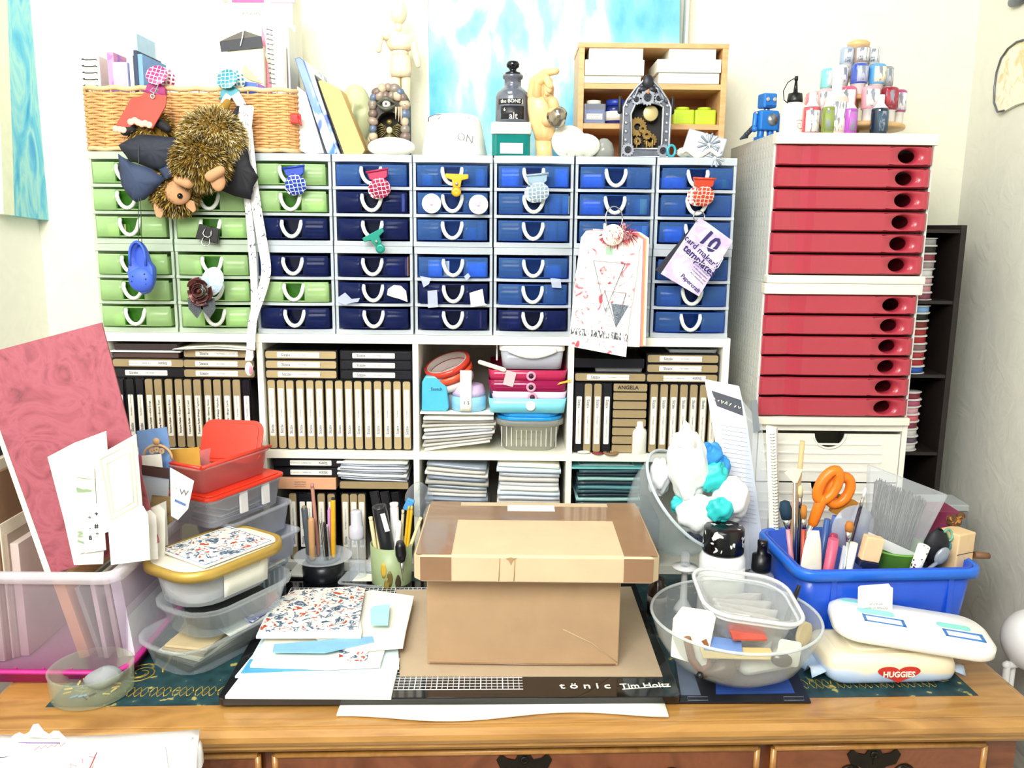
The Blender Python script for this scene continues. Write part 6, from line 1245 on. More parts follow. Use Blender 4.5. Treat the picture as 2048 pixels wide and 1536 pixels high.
# ---- lidded boxes to the right of the bin
CLB = clear('#e6eaf2', .13, .15, '#f2f4fa', 'cloudy_food_box'); REDL = pm('#d8361f', .35, var=.04, name='red_lid')
YAW = -26
def fbox(name, corner, w, l, h, z, mat, label, cat, lid=None, rim=.004):   # corner = far right corner on plan, long side runs back
    d = Vector((math.sin(R(26)), math.cos(R(26)), 0)); n = Vector((-d.y, d.x, 0)); c = Vector((corner[0], corner[1], 0)) - d*l/2 + n*w/2
    t = th(name, label, cat, (c.x, c.y, z), (0, 0, YAW)); ob('body', MB().tub(w, l, .012, h, .0014, .9, rim, .004), mat, t)
    if lid: ob('lid', MB().prism(rrect(w+.010, l+.010, .016), h, h+.005).prism(rrect(w-.004, l-.004, .012), h+.005, h+.007), lid, t, bev=.001)
    return t
t1 = fbox('ribbed_punnet', (-.378, 1.372), .085, .125, .058, ZK, clear('#c8dcea', .3, .1, '#dcecf6', 'bluish_clear'), 'ribbed clear bluish punnet at the bottom of the tub stack', 'punnet')
for k in range(9): ob('rib', MB().box(.0405, .0435, -.052+.0125*k, -.048+.0125*k, .006, .05), clear('#d8e8f2', .5, .1), t1)
pk = th('seed_packet', 'red and yellow printed packet lying in the punnet', 'packet', (-.425, 1.325, ZK+.0595), (0, 0, YAW)); ob('packet', MB().box(-.025, .025, -.05, .05, 0, .003), PAPER, pk); ob('red_band', MB().box(.008, .018, -.045, .045, .003, .0035), pm('#b0283a', .5), pk); ob('picture', MB().box(-.018, .006, -.045, -.01, .003, .0034), patches([(.4, '#c8a040'), (.55, '#5a6a3a')], 90), pk)
fbox('food_tub', (-.362, 1.386), .085, .135, .044, ZK+.064, CLB, 'cloudy clear food tub above the ribbed punnet', 'tub', rim=.006)
fbox('food_tub', (-.376, 1.394), .085, .140, .046, ZK+.109, CLB, 'cloudy clear food tub directly under the red-lidded box', 'tub', rim=.006)
t4 = fbox('red_lid_box', (-.386, 1.385), .088, .165, .046, ZK+.156, CLB, 'clear rectangular box with flat red lid, lower of the two', 'lidded box', REDL)
ob('clasp', MB().box(.0435, .0475, .03, .045, .01, .044), clear('#f2f2f2', .6), t4); ob('clasp', MB().box(.0435, .0475, -.02, -.005, .01, .044), clear('#f2f2f2', .6), t4)
for k in range(5): ob('paper_inside', MB().box(-.03, .034, -.06+.004*k, .05, .003+.004*k, .005+.004*k), FOIL[k % 5], t4, rot=(0, 0, 4*k-8))
t5 = fbox('red_lid_box', (-.405, 1.378), .080, .150, .042, ZK+.2105, clear('#e8a8a8', .30, .12, '#f4cfcf', 'rosy_clear'), 'rosy clear box with its red lid propped open, upper of the two', 'lidded box', None)
ob('open_lid', MB().prism(rrect(.105, .072, .018), 0, .004).prism(rrect(.09, .06, .012), .004, .006), REDL, t5, T=XF((-.012, .045, .052), (66, 0, 20)), bev=.0012)
ob('red_rim', MB().tube([(.042, -.076, .044), (.042, .076, .044)], .003, 6).tube([(-.042, -.076, .044), (.042, -.076, .044)], .003, 6), REDL, t5)
rf = MB()
for k in range(90): a = random.uniform(0, 6.28); p = Vector((.015*math.cos(a)*random.random()+.012, -.045+.03*random.random(), .006+.024*random.random())); rf.tube([p, p + Vector((random.uniform(-.01, .01), random.uniform(-.012, .012), random.uniform(-.006, .01)))], .0006, 3)
ob('raffia', rf, pm('#d8784a', .7), t5, kind='stuff')
# ---- gold-lidded tub with the printed card, on clear tubs
tc = (-.437, 1.185)
lo = th('clear_tub', 'shallow oval clear tub on the desk at the bottom of the gold-lidded pile', 'tub', (tc[0]-.005, 1.17, ZK), (0, 0, -30)); ob('tub', MB().tub(.120, .185, .045, .042, .0015, .86, .006, .003), CLR, lo)
for k in range(5): ob('card_scrap', MB().box(-.042, .040-.004*k, -.068+.004*k, .04, .003+.005*k, .0068+.005*k), [pm('#4a463c', .7), pm('#8a8478', .7), CREAM, pm('#b8a888', .7), pm('#d0bc92', .7)][k], lo, rot=(0, 0, 6*k-4))
mi_ = th('clear_tub', 'clear tub with rolled rim holding blue printed leaflets, in the middle of the pile', 'tub', (tc[0]+.012, 1.195, ZK+.043), (0, 0, -30)); ob('tub', MB().tub(.120, .185, .045, .044, .0015, .85, .006, .005), CLR, mi_)
ob('dark_cloth', MB().prism(rrect(.08, .12, .03), .004, .022), pm('#3c3e40', .8, var=.2), mi_)
for k in range(3): ob('leaflet', MB().box(-.004+.018*k, .05, -.04+.03*k, .07, .004+.005*k, .0052+.005*k), [PAPER, patches([(.45, '#2f4ab0'), (.55, '#e8e8f0')], 60), pm('#b85060', .6)][k], mi_, rot=(0, 14, 10*k))
gtub = th('gold_lid_tub', 'oval clear tub with a metallic gold lid, top of the pile', 'tub', (tc[0], 1.19, ZK+.0885), (0, 0, -32)); ob('tub', MB().tub(.116, .170, .050, .050, .0015, .88), CLR2, gtub)
GLD = pm('#c2a24e', .4, .45, .06, name='gold_lid'); q0 = rrect(.136, .188, .046, 8); q1 = rrect(.126, .178, .042, 8)
ob('lid', MB().loft([[(x, y, .046) for x, y in q0], [(x, y, .058) for x, y in q0], [(x, y, .0605) for x, y in q1], [(x, y, .0575) for x, y in rrect(.120, .172, .040, 8)]], None, 0, True), GLD, gtub); ob('lid_panel', MB().prism(rrect(.119, .171, .040, 8), .0575, .0583), pm('#e6e0d0', .4), gtub)
ob('contents', MB().prism(rrect(.09, .14, .03), .004, .018), pm('#d6d2cc', .8), gtub); ob('sticker', MB().sheet(8, 1, lambda u, v: (.0535+.002*v+.0006, -.03+.08*u, .006+.036*v), .0004), PAPER, gtub)
MAP = patches([(.34, '#b04a34'), (.40, '#e6e2d6'), (.50, '#efece2'), (.555, '#6f8298'), (.60, '#3a5060'), (.65, '#c8d0d4')], 75, .6, 4, .8)
pc3 = th('patterned_card', 'square card with nautical red and blue motifs on the gold lid', 'card', (tc[0]+.004, 1.192, ZK+.0885+.0609), (0, 0, -34)); ob('card', MB().box(-.054, .054, -.062, .062, 0, .002), PAPER, pc3); ob('print', MB().box(-.049, .049, -.057, .057, .002, .0024), MAP, pc3)
ob('border', MB().tube([(-.050, -.058, .0022), (.050, -.058, .0022), (.050, .058, .0022), (-.050, .058, .0022)], .0006, 4, None, 0, True), pm('#7a94b0', .5), pc3)
# ---- glass dish
gd = th('glass_dish', 'thick round glass dish with a grey pebble and gold flecks on the desk corner', 'dish', (-.557, 1.044, ZK+.0004)); ob('glass', MB().lathe([(.046, 0), (.051, .003), (.0525, .034), (.0535, .037), (.0515, .0385), (.0495, .036), (.048, .006), (.0001, .005)], 40), clear('#dfe6d8', .07, .04, '#f2f7ee', 'thick_glass'), gd)
ob('pebble', MB().sheet(14, 9, lambda u, v: ((.022+.005*math.sin(u*12.6))*math.cos(u*6.283)*math.sin(v*3.14)+.012, (.018)*math.sin(u*6.283)*math.sin(v*3.14)+.006, .018-.013*math.cos(v*3.14)+.002*math.sin(u*6.28+1))), pm('#8f9294', .9, var=.1, bmp=.3), gd)
for k in range(16): a = k*2.4; r = .012+.03*random.random(); ob('fleck', MB().box(-.005, .005, -.0012, .0012, 0, .0012), [pm('#c8a04a', .5), pm('#e0c880', .5), pm('#2a2a30', .5), pm('#7a9ad0', .5)][k % 4], gd, loc=(r*math.cos(a), r*math.sin(a), .0065), rot=(random.uniform(0, 50), 0, random.uniform(0, 180)))
# ================================================================ centre: glass mat, papers, box
MT = XF((-.0753, 1.0165, ZK), (0, 0, 1.65)); MW, MD = .606, .372
gm = th('glass_cutting_mat', 'black glass cutting mat with white grid lines and white lettering', 'cutting mat', T=MT)
ob('mat', MB().prism(rrect(MW, MD, .008), 0, .010, XF((0, MD/2, 0))), pm('#08080b', .08, var=.05, name='black_glass_mat', coat=.5), gm, bev=.001)
gr = MB(); gx0, gx1, gy0, gy1 = -.285, .095, .020, .345; n = 0; x = gx0
while x <= gx1: w = .0007 if n % 4 == 0 else .00035; gr.box(x-w, x+w, gy0, gy1, .0100, .0103); x += .00735; n += 1
y = gy0; n = 0
while y <= gy1: w = .0007 if n % 4 == 0 else .00035; gr.box(gx0, gx1, y-w, y+w, .0100, .0103); y += .00735; n += 1
ob('grid_lines', gr, pm('#e8eaee', .5), gm)
def onmat(px, py): return MT.inverted() @ PZ(px, py, ZK+.0102)
q = onmat(1170, 1377); txt('t \u00f6 n i c', .019, PAPER, gm, XF((q.x, q.y, .0103)), .006, 1.15); q = onmat(1290, 1376); txt('Tim Holtz', .0165, PAPER, gm, XF((q.x, q.y, .0103), (0, 0, 3)), .004)
ob('underline', MB().tube([(q.x-.032+.064*t, q.y-.009+.008*t, .0103) for t in [k/6 for k in range(7)]], .0006, 4), PAPER, gm)
xa, xb = PZ(682, 1410).x, PZ(1328, 1408).x
ob('paper_packet', MB().sheet(20, 2, lambda u, v: (xa+(xb-xa)*u, .984+.020*u + .008*math.cos(u*9) + .05*v, ZK+.0031+.0002*math.sin(u*8)), .0028), PAPER, label='white paper packet poking out under the front of the glass mat', cat='packet')
gm.matrix_local = MT @ XF((0, 0, .0035)); ZM = ZK + .0035 + .0103
MT = gm.matrix_local.copy()
ob('under_sheet', MB().box(-.20, .19, .06, .34, 0, .0031), pm('#eceade', .8), T=XF((-.04, 1.02, ZK), (0, 0, 1.65)), label='thick white sheaf supporting the glass mat from below', cat='papers')
def flat(name, pts, z, t, mat, label, cat='paper', group=None, **k): return slab(name, pts, (0, 0, z+t), (0, 0, 1), t, mat, label=label, cat=cat, group=group, **k)
flat('kraft_sheet', [(792, 1180), (1262, 1173), (1325, 1352), (800, 1352)], ZM, .0012, pm('#b8a488', .7, var=.03), 'sheet of kraft paper under the cardboard box')
# cardboard box
CB = pm('#ae8f6c', .7, var=.05, scale=25, name='brown_cardboard'); CBL = pm('#cab592', .7, var=.04, scale=25, name='light_cardboard'); PT = pm('#8f6e52', .22, var=.06, scale=20, name='brown_parcel_tape', coat=.3)
zb_ = ZM + .0016
cx_ = .0192; bxo = th('cardboard_box', 'brown cardboard box with oversized taped lid standing on the mat', 'box', (cx_, 1.0985, zb_))
BH = .1395; ob('body', MB().box(-.1335, .1335, 0, .155, 0, BH), CB, bxo, bev=.0015)
lw, ld, lh = .3255, .222, .0385; lx = .016
m = MB(); c = .006
q = lambda e, z, cut=.010: [(-lw/2+e+cut, -ld/2+e, z), (lw/2-e-cut, -ld/2+e, z), (lw/2-e, -ld/2+e+cut, z), (lw/2-e, ld/2-e-cut, z), (lw/2-e-cut, ld/2-e, z), (-lw/2+e+cut, ld/2-e, z), (-lw/2+e, ld/2-e-cut, z), (-lw/2+e, -ld/2+e+cut, z)]
m.loft([q(.003, 0), q(0, .002), q(0, lh-.003), q(.003, lh)], None, 0, False)
li = ob('lid', m, CBL, bxo, loc=(lx, .070, BH+.0005), bev=.001)
for x0_, x1_ in ((-lw/2+.003, -lw/2+.050), (lw/2-.048, lw/2-.003)):
    ob('tape', MB().box(x0_, x1_, -ld/2+.002, ld/2-.002, lh, lh+.0005), PT, li); ob('tape', MB().box(max(x0_, -lw/2+.009), min(x1_, lw/2-.009), -ld/2-.0006, -ld/2, .003, lh-.003), PT, li)
for sx in (-1, 1): ob('tape', MB().box(sx*(lw/2)-(.0006 if sx < 0 else 0), sx*(lw/2)+(.0006 if sx > 0 else 0), -ld/2+.012, ld/2-.012, .002, lh-.003), PT, li)
ob('tape', MB().box(-lw/2+.050, lw/2-.048, ld/2-.085, ld/2-.022, lh, lh+.0004), PT, li); ob('white_label', MB().box(-.040, .032, ld/2-.045, ld/2-.018, lh+.0005, lh+.0009), PAPER, li)
for x in (-.050, -.030): ob('crease', MB().tube([(x, -ld/2-.0002, .003), (x+.001, -ld/2-.0004, lh-.004)], .0006, 4), pm('#a87c48', .8), li)
ob('torn_notch', MB().prism([(-.007, 0), (-.003, -.002), (.0, -.009), (.002, -.002), (.008, .001), (.003, .0005), (0, .002)], 0, .0008, XF((-.034, -ld/2-.0004, lh-.004)) @ FR), pm('#a5875c', .8), li)
ob('crease', MB().tube([(.055, -.0003, .055), (.095, -.0006, .035), (.132, -.0003, .006)], .0006, 4), CBL, bxo); ob('crease', MB().tube([(-.13, -.0003, .003), (0, -.0008, .002), (.13, -.0003, .003)], .0012, 4), PT, bxo)
# white and blue envelopes on the mat
BLUE = pm('#7fb4d8', .7, var=.06, name='pale_blue_paper'); zP = ZM
def env(pts, t, mat, label, **k):
    global zP
    o = flat('envelope', pts, zP, t, mat, label, 'envelope', 'papers piled on the glass mat', **k); zP += t + .0004; return o
env([(450, 1392), (482, 1350), (500, 1316), (800, 1316), (782, 1394)], .004, PAPER, 'large white envelope at the bottom of the paper pile')
env([(470, 1352), (505, 1310), (560, 1210), (795, 1250), (798, 1335), (640, 1345)], .003, pm('#d4e6ee', .7), 'pale aqua sheet low in the paper pile')
env([(482, 1345), (500, 1318), (660, 1330), (655, 1338)], .0012, pm('#4a9cc8', .6), 'strong blue card edge low in the paper pile')
env([(500, 1330), (540, 1262), (640, 1262), (772, 1290), (760, 1330), (655, 1335)], .004, PAPER, 'white folded card in the middle of the pile')
env([(678, 1322), (678, 1296), (738, 1290), (734, 1320)], .0015, MAP, 'small red and blue patterned slip in the pile')
env([(560, 1215), (745, 1180), (828, 1192), (812, 1260), (806, 1292), (700, 1300), (640, 1280)], .004, PAPER, 'white envelope slanting right under the patterned card')
env([(545, 1303), (548, 1288), (745, 1272), (748, 1282), (650, 1304)], .002, BLUE, 'sky blue card strip across the pile')
env([(512, 1272), (545, 1200), (580, 1188), (716, 1215), (724, 1262), (722, 1272)], .004, pm('#efeee6', .6), 'white booklet under the nautical print')
env([(519, 1262), (520, 1256), (560, 1195), (590, 1180), (712, 1172), (730, 1178), (716, 1256)], .002, MAP, 'sheet of nautical motif paper on top of the pile')
env([(742, 1250), (740, 1218), (748, 1212), (780, 1208), (776, 1250)], .0008, pm('#a8dce2', .6), 'aqua printed panel on the slanting envelope')
# ================================================================ centre back: pens, stamps, sprays
sb_ = th('stamp_block', 'black ink pad with white lettered lid behind the paper pile', 'ink pad', (PZ(621, 1162).x, 1.418, ZK), (0, 0, -4))
ob('base', MB().prism(rrect(.068, .060, .005), 0, .016), BLACK, sb_, bev=.001); ob('lid', MB().prism(rrect(.062, .056, .006), .0162, .021), PAPER, sb_, bev=.001)
for k in range(2): scrib(.040-.008*k, .008, GREYINK, sb_, XF((0, .013-.012*k, .0213)), .0004, k+6)
txt('LIFE', .012, GREYINK, sb_, XF((0, -.012, .0213)))
cc = th('clear_case', 'flat clear case with a white card inside, beside the ink pad', 'case', (PZ(732, 1165).x+.004, 1.402, ZK), (0, 0, -10)); ob('case', MB().tub(.075, .085, .005, .018, .0015, .97, .002, .003), CLR2, cc); ob('card', MB().box(-.026, .026, -.03, .03, .0025, .006), PAPER, cc); ob('red_edge', MB().box(.022, .028, -.03, .03, .006, .0066), pm('#c05a50', .6), cc)
yC = 1.404; xC = PY(646, 1110, yC).x
cdy = th('pen_caddy', 'round clear flared dish on a dark base holding upright pens', 'pen holder', (xC, yC, ZK)); ob('base', MB().lathe([(.036, 0), (.036, .038), (.030, .042), (.0001, .042)], 28), pm('#14161c', .3), cdy); ob('dish', MB().lathe([(.030, .0425), (.049, .050), (.0505, .0505), (.0505, .052), (.048, .052), (.031, .045), (.0001, .045)], 36), CLR2, cdy); ob('inner_cup', MB().lathe([(.030, .045), (.031, .060), (.030, .060), (.029, .046)], 28), CLR, cdy)
zC = ZK + .0455
def pen(px, top, z0, base, mat, label, r=.004, Y=None, cat='pen', tip=None, cap=None, tipm=None):
    Y = Y or yC; a = PY(px, top, Y); b = Vector((base[0], base[1], z0+.001)); t = th('pen', label, cat, group='pens and tools in holders'); d = (a-b)
    ob('barrel', MB().cap(b + d.normalized()*r, a - d*.06, r, r, 10), mat, t)
    ob('tip', MB().tube([a - d*.06, a], [r*.9, r*(tip if tip is not None else .6)], 10), tipm or mat, t); return t
pen(624, 967, zC, (xC-.010, yC+.01), pm('#b98272', .5), 'tall pinkish wooden stick standing in the clear dish', .0032, cat='stick', tip=1)
pen(666, 995, zC, (xC+.018, yC), pm('#e0a818', .4), 'yellow pencil with dark tip in the clear dish', .0042, cat='pencil', tipm=INK)
pen(608, 1012, zC, (xC-.022, yC-.004), pm('#4a525a', .4), 'slate grey pen with brown top in the clear dish', .0055, tipm=pm('#9a8058'))
pen(622, 1036, zC, (xC-.016, yC-.012), pm('#c89868', .5), 'brown craft tool with black handle in the clear dish', .0055, Y=1.39, cat='tool')
pen(658, 1015, zC, (xC+.010, yC+.006), pm('#c890c8', .4), 'lilac pencil behind the yellow one', .0028, cat='pencil')
for k, px in enumerate((641, 648, 654)): pen(px, 1040+4*k, zC, (xC+.006+.004*k, yC-.010), STEEL if k != 1 else BLACK, '%s fine metal tweezer tool in the clear dish' % ['left', 'middle', 'right'][k], .0022, cat='tweezers')
yS2 = 1.425; sy = th('spray_bottle', 'small clear spray bottle with white top beside the pen dish', 'bottle', (PY(714, 1100, yS2).x, yS2, ZK)); hb = PY(714, 1072, yS2).z - ZK; ht = PY(714, 1021, yS2).z - ZK
ob('bottle', MB().lathe([(.014, 0), (.0155, .002), (.0155, hb-.008), (.010, hb)], 20), CLR2, sy); ob('collar', MB().lathe([(.0125, hb-.004), (.013, hb), (.0125, hb+.018), (.010, hb+.020), (.0095, ht-.003), (.008, ht), (.0001, ht)], 20), clear('#d8d8e2', .8, .3), sy); ob('dip_tube', MB().tube([(0, 0, hb), (.002, 0, .004)], .0012, 6), CLR2, sy)
yG = 1.39; xG = PY(783, 1120, yG).x; gcup = th('green_cup', 'sage green cup with printed insects holding pens and scissors', 'cup', (xG, yG, ZK)); hG = PY(783, 1085, yG).z - ZK
ob('cup', MB().lathe([(.0325, 0), (.034, .002), (.036, hG), (.0345, hG), (.032, .004), (.0001, .003)], 32), pm('#97a97c', .4, var=.04, name='sage_enamel'), gcup)
for k, (a, z, c) in enumerate(((-.25, .045, '#c8a83a'), (.05, .030, '#6a5a2a'), (.45, .022, '#3a3020'), (-.1, .018, '#8a7a3a'))): ob('insect_print', MB().sheet(5, 4, lambda u, v: (.0355*math.sin(a+.3*(u-.5)*math.sin(math.pi*(.1+.8*v))), -.0357*math.cos(a+.3*(u-.5)*math.sin(math.pi*(.1+.8*v))), z+.028*(v-.5)), .0003), pm(c, .5), gcup)
zG = ZK + .004
pen(752, 1030, zG, (xG-.012, yG-.004), pm('#e8d8a4', .5), 'cream wooden stick leaning left in the green cup', .004, yG, 'stick', 1); pen(741, 1034, zG, (xG-.02, yG+.004), pm('#efe0b0', .5), 'second cream stick leaning furthest left in the cup', .0035, yG, 'stick', 1)
mk = pen(758, 1012, zG, (xG+.004, yG), pm('#23242a', .3), 'fat black marker with white label in the green cup', .0125, yG-.01, 'marker', 1); ob('label', MB().box(-.004, .004, -.0006, 0, -.016, .016), PAPER, mk, loc=PY(770, 1045, yG-.03) , rot=(0, -14, 0))
pen(788, 1006, zG, (xG+.008, yG+.008), pm('#f2f2f0', .3), 'white boxy marker standing tall in the cup', .0075, yG+.01, 'marker', 1); pen(806, 1020, zG, (xG+.012, yG+.012), pm('#cfc8a8', .5), 'thin buff stick in the cup', .0025, yG+.01, 'stick', 1); pen(798, 1042, zG, (xG+.004, yG), pm('#f4f4f2', .3), 'short white pen in front of the boxy marker', .005, yG-.005)
pen(818, 1012, zG, (xG+.016, yG+.004), pm('#d8a820', .4), 'yellow and blue striped pencil in the cup', .0026, yG, 'pencil'); pen(824, 1012, zG, (xG+.020, yG+.004), pm('#e0b428', .4), 'plain yellow pencil rightmost of the pair in the cup', .0026, yG, 'pencil'); pen(842, 1035, zG, (xG+.008, yG-.004), pm('#ead9a8', .5), 'cream stick leaning right in the cup', .003, yG, 'stick', 1)
ck = th('craft_knife', 'craft spatula with black ribbed handle and steel blade on the cup front', 'knife'); a, b, c = PY(800, 1083, yG-.046), PY(803, 1122, yG-.044), PY(806, 1162, yG-.046); ob('handle', MB().tube([a, a*.75+b*.25, a*.35+b*.65, b], [.006, .009, .0095, .006], 12), BLACK, ck); ob('blade', MB().tube([b, c], [.0035, .0005], 6), STEEL, ck)
# crumpled clear bag with blue content near the shelf
cbg = th('clear_bag', 'crumpled clear plastic bag with a blue clip behind the box corner', 'bag', PY(838, 1000, 1.43)); ob('film', MB().sheet(14, 10, lambda u, v: (.018*math.cos(u*6.283)*math.sin(v*3.14)*(1+.4*math.sin(u*25+v*3)), .014*math.sin(u*6.283)*math.sin(v*3.14)*(1+.4*math.sin(v*17)), -.026*math.cos(v*3.14)*(1+.3*math.sin(u*13+2)))), clear('#eef2f6', .05, .06), cbg); ob('blue_clip', MB().box(-.020, -.006, -.016, -.008, -.022, .0), pm('#4a9ad8', .3), cbg, rot=(0, 25, 0), bev=.002)
# ================================================================ right: bowl of bags, bottles, document
def lathe_T(loc, rot): return XF(loc, rot)
yB = 1.362
bw = th('tilted_clear_bowl', 'large clear plastic bowl tilted on its side, full of white and teal bags', 'bowl', PY(1372, 1010, yB), (0, 0, 0)); BWT = XF((-.012, 0, 0)) @ Vector((.62, -.38, .68)).to_track_quat('Z', 'Y').to_matrix().to_4x4()
ob('bowl', MB().lathe([(.045, -.075), (.066, -.055), (.083, -.025), (.092, .010), (.095, .022), (.093, .022), (.090, .010), (.081, -.024), (.064, -.053), (.0001, -.073)], 40, BWT), clear('#e6f2f4', .03, .06, '#fafcfd', 'aqua_clear'), bw); ob('rim', MB().tube([(.095*math.cos(a), .095*math.sin(a), .022) for a in [k*6.283/48 for k in range(48)]], .0028, 6, BWT, 0, True), clear('#eaf4f8', .5, .08), bw)
def blob(name, px, py, Y, rx, ry, rz, mat, label, cat, s=0, rot=(0, 0, 0)):
    return ob(name, MB().sheet(30, 18, lambda u, v: (lambda k: (rx*math.cos(u*6.283)*math.sin(v*3.14159)*k, ry*math.sin(u*6.283)*math.sin(v*3.14159)*k, -rz*math.cos(v*3.14159)*k))(1 + .13*math.sin(u*12.566+s)*math.sin(v*9) + .09*math.sin(u*25.13+v*11+s*2) + .06*math.sin(u*37.7-v*19))), mat, loc=PY(px, py, Y), rot=rot, label=label, cat=cat)
BAGW = pm('#f2f3f0', .4, var=.03, name='white_bag'); TQ = pm('#2fc4c4', .4, var=.08, name='turquoise_film'); BL2 = pm('#2f8fd8', .4, var=.15, scale=60, name='blue_film')
blob('white_bag', 1375, 930, 1.335, .032, .026, .058, BAGW, 'tall twisted white plastic bag rising from the tilted bowl', 'bag', 0, (0, -6, 0)); ob('bag_twist', MB().tube([PY(1372, 890, 1.335), PY(1374, 865, 1.335), PY(1370, 842, 1.335)], [.022, .010, .002], 10), BAGW, label='pointed twisted top of the tall white bag', cat='bag')
blob('white_bag', 1318, 955, 1.36, .018, .02, .028, pm('#e6e8ec', .4), 'small white bag corner at the left of the tilted bowl', 'bag', 2); blob('white_bag', 1462, 1000, 1.32, .030, .026, .034, BAGW, 'rounded white bag above the black-capped jar', 'bag', 1); blob('white_bag', 1400, 1030, 1.325, .040, .03, .030, pm('#eef2f0', .4), 'wide white bag low in the tilted bowl', 'bag', 3)
blob('blue_glove', 1420, 915, 1.35, .024, .02, .022, BL2, 'crumpled bright blue film at the top of the bowl', 'film', 2); blob('blue_glove', 1444, 935, 1.345, .014, .014, .018, BL2, 'smaller crumpled blue film beside the document', 'film', 1)
blob('turquoise_wrap', 1428, 955, 1.325, .022, .014, .024, TQ, 'turquoise wrapped bundle below the blue film', 'bundle', 0, (0, 25, 0)); blob('turquoise_wrap', 1440, 1020, 1.295, .022, .012, .018, TQ, 'turquoise label band on the rounded bag', 'bundle', 1); blob('dark_pouch', 1398, 1060, 1.34, .024, .012, .018, pm('#5a6478', .4), 'dim slate pouch at the bottom of the bowl', 'pouch', 2); blob('turquoise_wrap', 1358, 1010, 1.335, .014, .012, .014, TQ, 'turquoise corner deep in the left of the bowl', 'bundle', 3)
yJ = 1.278; xJ = PY(1443, 1150, yJ).x; jr = th('painted_jar', 'white jar with black lid spattered with white paint', 'jar', (xJ, yJ, ZK)); hJ = PY(1443, 1112, yJ-.02).z - ZK; hT = PY(1443, 1052, yJ).z - ZK
ob('body', MB().lathe([(.034, 0), (.036, .003), (.036, hJ-.010), (.032, hJ-.002), (.030, hJ)], 32), BAGW, jr); ob('lid', MB().lathe([(.0315, hJ+.0005), (.0325, hJ+.003), (.0315, hT-.003), (.029, hT), (.0001, hT+.001)], 32), patches([(.52, '#0c0c0e'), (.60, '#17171a'), (.62, '#dcdcdc')], 70, .25, 2, .5), jr); ob('label', MB().sheet(14, 1, lambda u, v: (.0363*math.sin(-1.2+2.4*u), -.0363*math.cos(-1.2+2.4*u), .01+(hJ-.03)*v), .0003), PAPER, jr)
ys = 1.29; xs2 = PY(1521, 1150, ys).x; sc2 = th('clear_spray_bottle', 'clear plastic bottle with black spray top beside the blue bin', 'bottle', (xs2, ys, ZK)); h1 = PY(1521, 1138, ys).z - ZK; h2 = PY(1521, 1080, ys).z - ZK
ob('bottle', MB().lathe([(.024, 0), (.026, .003), (.026, h1-.022), (.020, h1-.008), (.010, h1)], 26), CLR2, sc2); ob('spray_top', MB().lathe([(.0145, h1-.002), (.0155, h1+.002), (.015, h1+.024), (.008, h1+.026), (.0075, h2-.010), (.008, h2-.009), (.008, h2-.001), (.0001, h2)], 20), BLACK, sc2); ob('nozzle', MB().cap((0, -.004, h2-.006), (-.002, -.011, h2-.006), .003, .0025, 8), BLACK, sc2)
yP = 1.31; spn = th('white_funnel', 'white plastic funnel with clear stem standing beside the painted jar', 'funnel', (PY(1370, 1135, yP).x, yP, ZK)); hp = PY(1370, 1135, yP).z - ZK
ob('stand', MB().lathe([(.016, 0), (.014, .006), (.006, .02), (.005, hp-.008), (.020, hp), (.021, hp+.002), (.004, hp+.003)], 22), BAGW, spn); ob('stem', MB().lathe([(.0075, hp+.003), (.0075, hp+.024), (.006, hp+.027), (.0001, hp+.027)], 16), CLR2, spn)
bd2 = th('brown_bottle', 'small dark brown ink bottle with pale band behind the clear bowl', 'bottle', (PY(1314, 1205, 1.30).x, 1.30, ZK)); ob('body', MB().lathe([(.015, 0), (.016, .002), (.016, .045), (.010, .05), (.010, .060), (.0001, .06)], 20), pm('#2a1c16', .2), bd2); ob('band', MB().lathe([(.0163, .022), (.0165, .022), (.0165, .032), (.0163, .032)], 20), pm('#9a948c', .5), bd2)
# document in a plastic sleeve, notebook, ruler
dc = th('printed_document', 'white instruction sheet with dark heading band leaning beside the white bags', 'document'); pD = lean(1.392, 1470, 900, 8, -8)
m, P, n_ = poly_on([(1409, 758), (1478, 772), (1492, 830), (1532, 1130), (1450, 1150), (1440, 940)], *pD, .0012); ob('sheet', m, pm('#dfe2ea', .6, var=.02), dc)
m, P, n_ = poly_on([(1423, 781), (1482, 800), (1487, 832), (1434, 812)], pD[0] + pD[1]*.0006, pD[1], .0005); ob('heading_band', m, pm('#4a4e58', .6), dc); [scrib(w_, .0055, PAPER, dc, frame(PP(x_, y_, *pD) + pD[1]*.0011, PP(1482, 817, *pD) - PP(1430, 798, *pD), (0, .2, 1)), .0011, 3+k) for k, (x_, y_, w_) in enumerate(((1430, 799, .006), (1441, 803, .009), (1458, 808, .014), (1475, 814, .010)))]
for k in range(22): y = 850 + k*9; ob('text_line', MB().tube([PP(1441 + k*1.2, y, *pD) + pD[1]*.0004, PP(1492 + k*1.0, y+8, *pD) + pD[1]*.0004], .0004, 3), pm('#b8bcc8', .7), dc)
slab('clear_sleeve', [(1484, 800), (1524, 850), (1538, 1000), (1528, 1130), (1500, 1130)], *lean(1.37, 1510, 950, 8, -20), .003, CLR2, label='clear plastic sleeve of stamps standing behind the spray bottle', cat='sleeve')
slab('grey_ruler', [(1502, 802), (1514, 800), (1520, 862), (1508, 866)], *lean(1.372, 1508, 850, 6), .003, pm('#8a9298', .35, .3), label='grey metal ruler end sticking up beside the red drawers', cat='ruler')
sn = th('tall_spiral_notebook', 'white notebook with silver spiral binding beside the blue bin', 'notebook'); pS = lean(1.36, 1545, 1000, 4, -30)
m, P, n_ = poly_on([(1532, 852), (1552, 856), (1558, 1130), (1540, 1140)], *pS, .012); ob('pages', m, PAPER, sn)
w_ = MB()
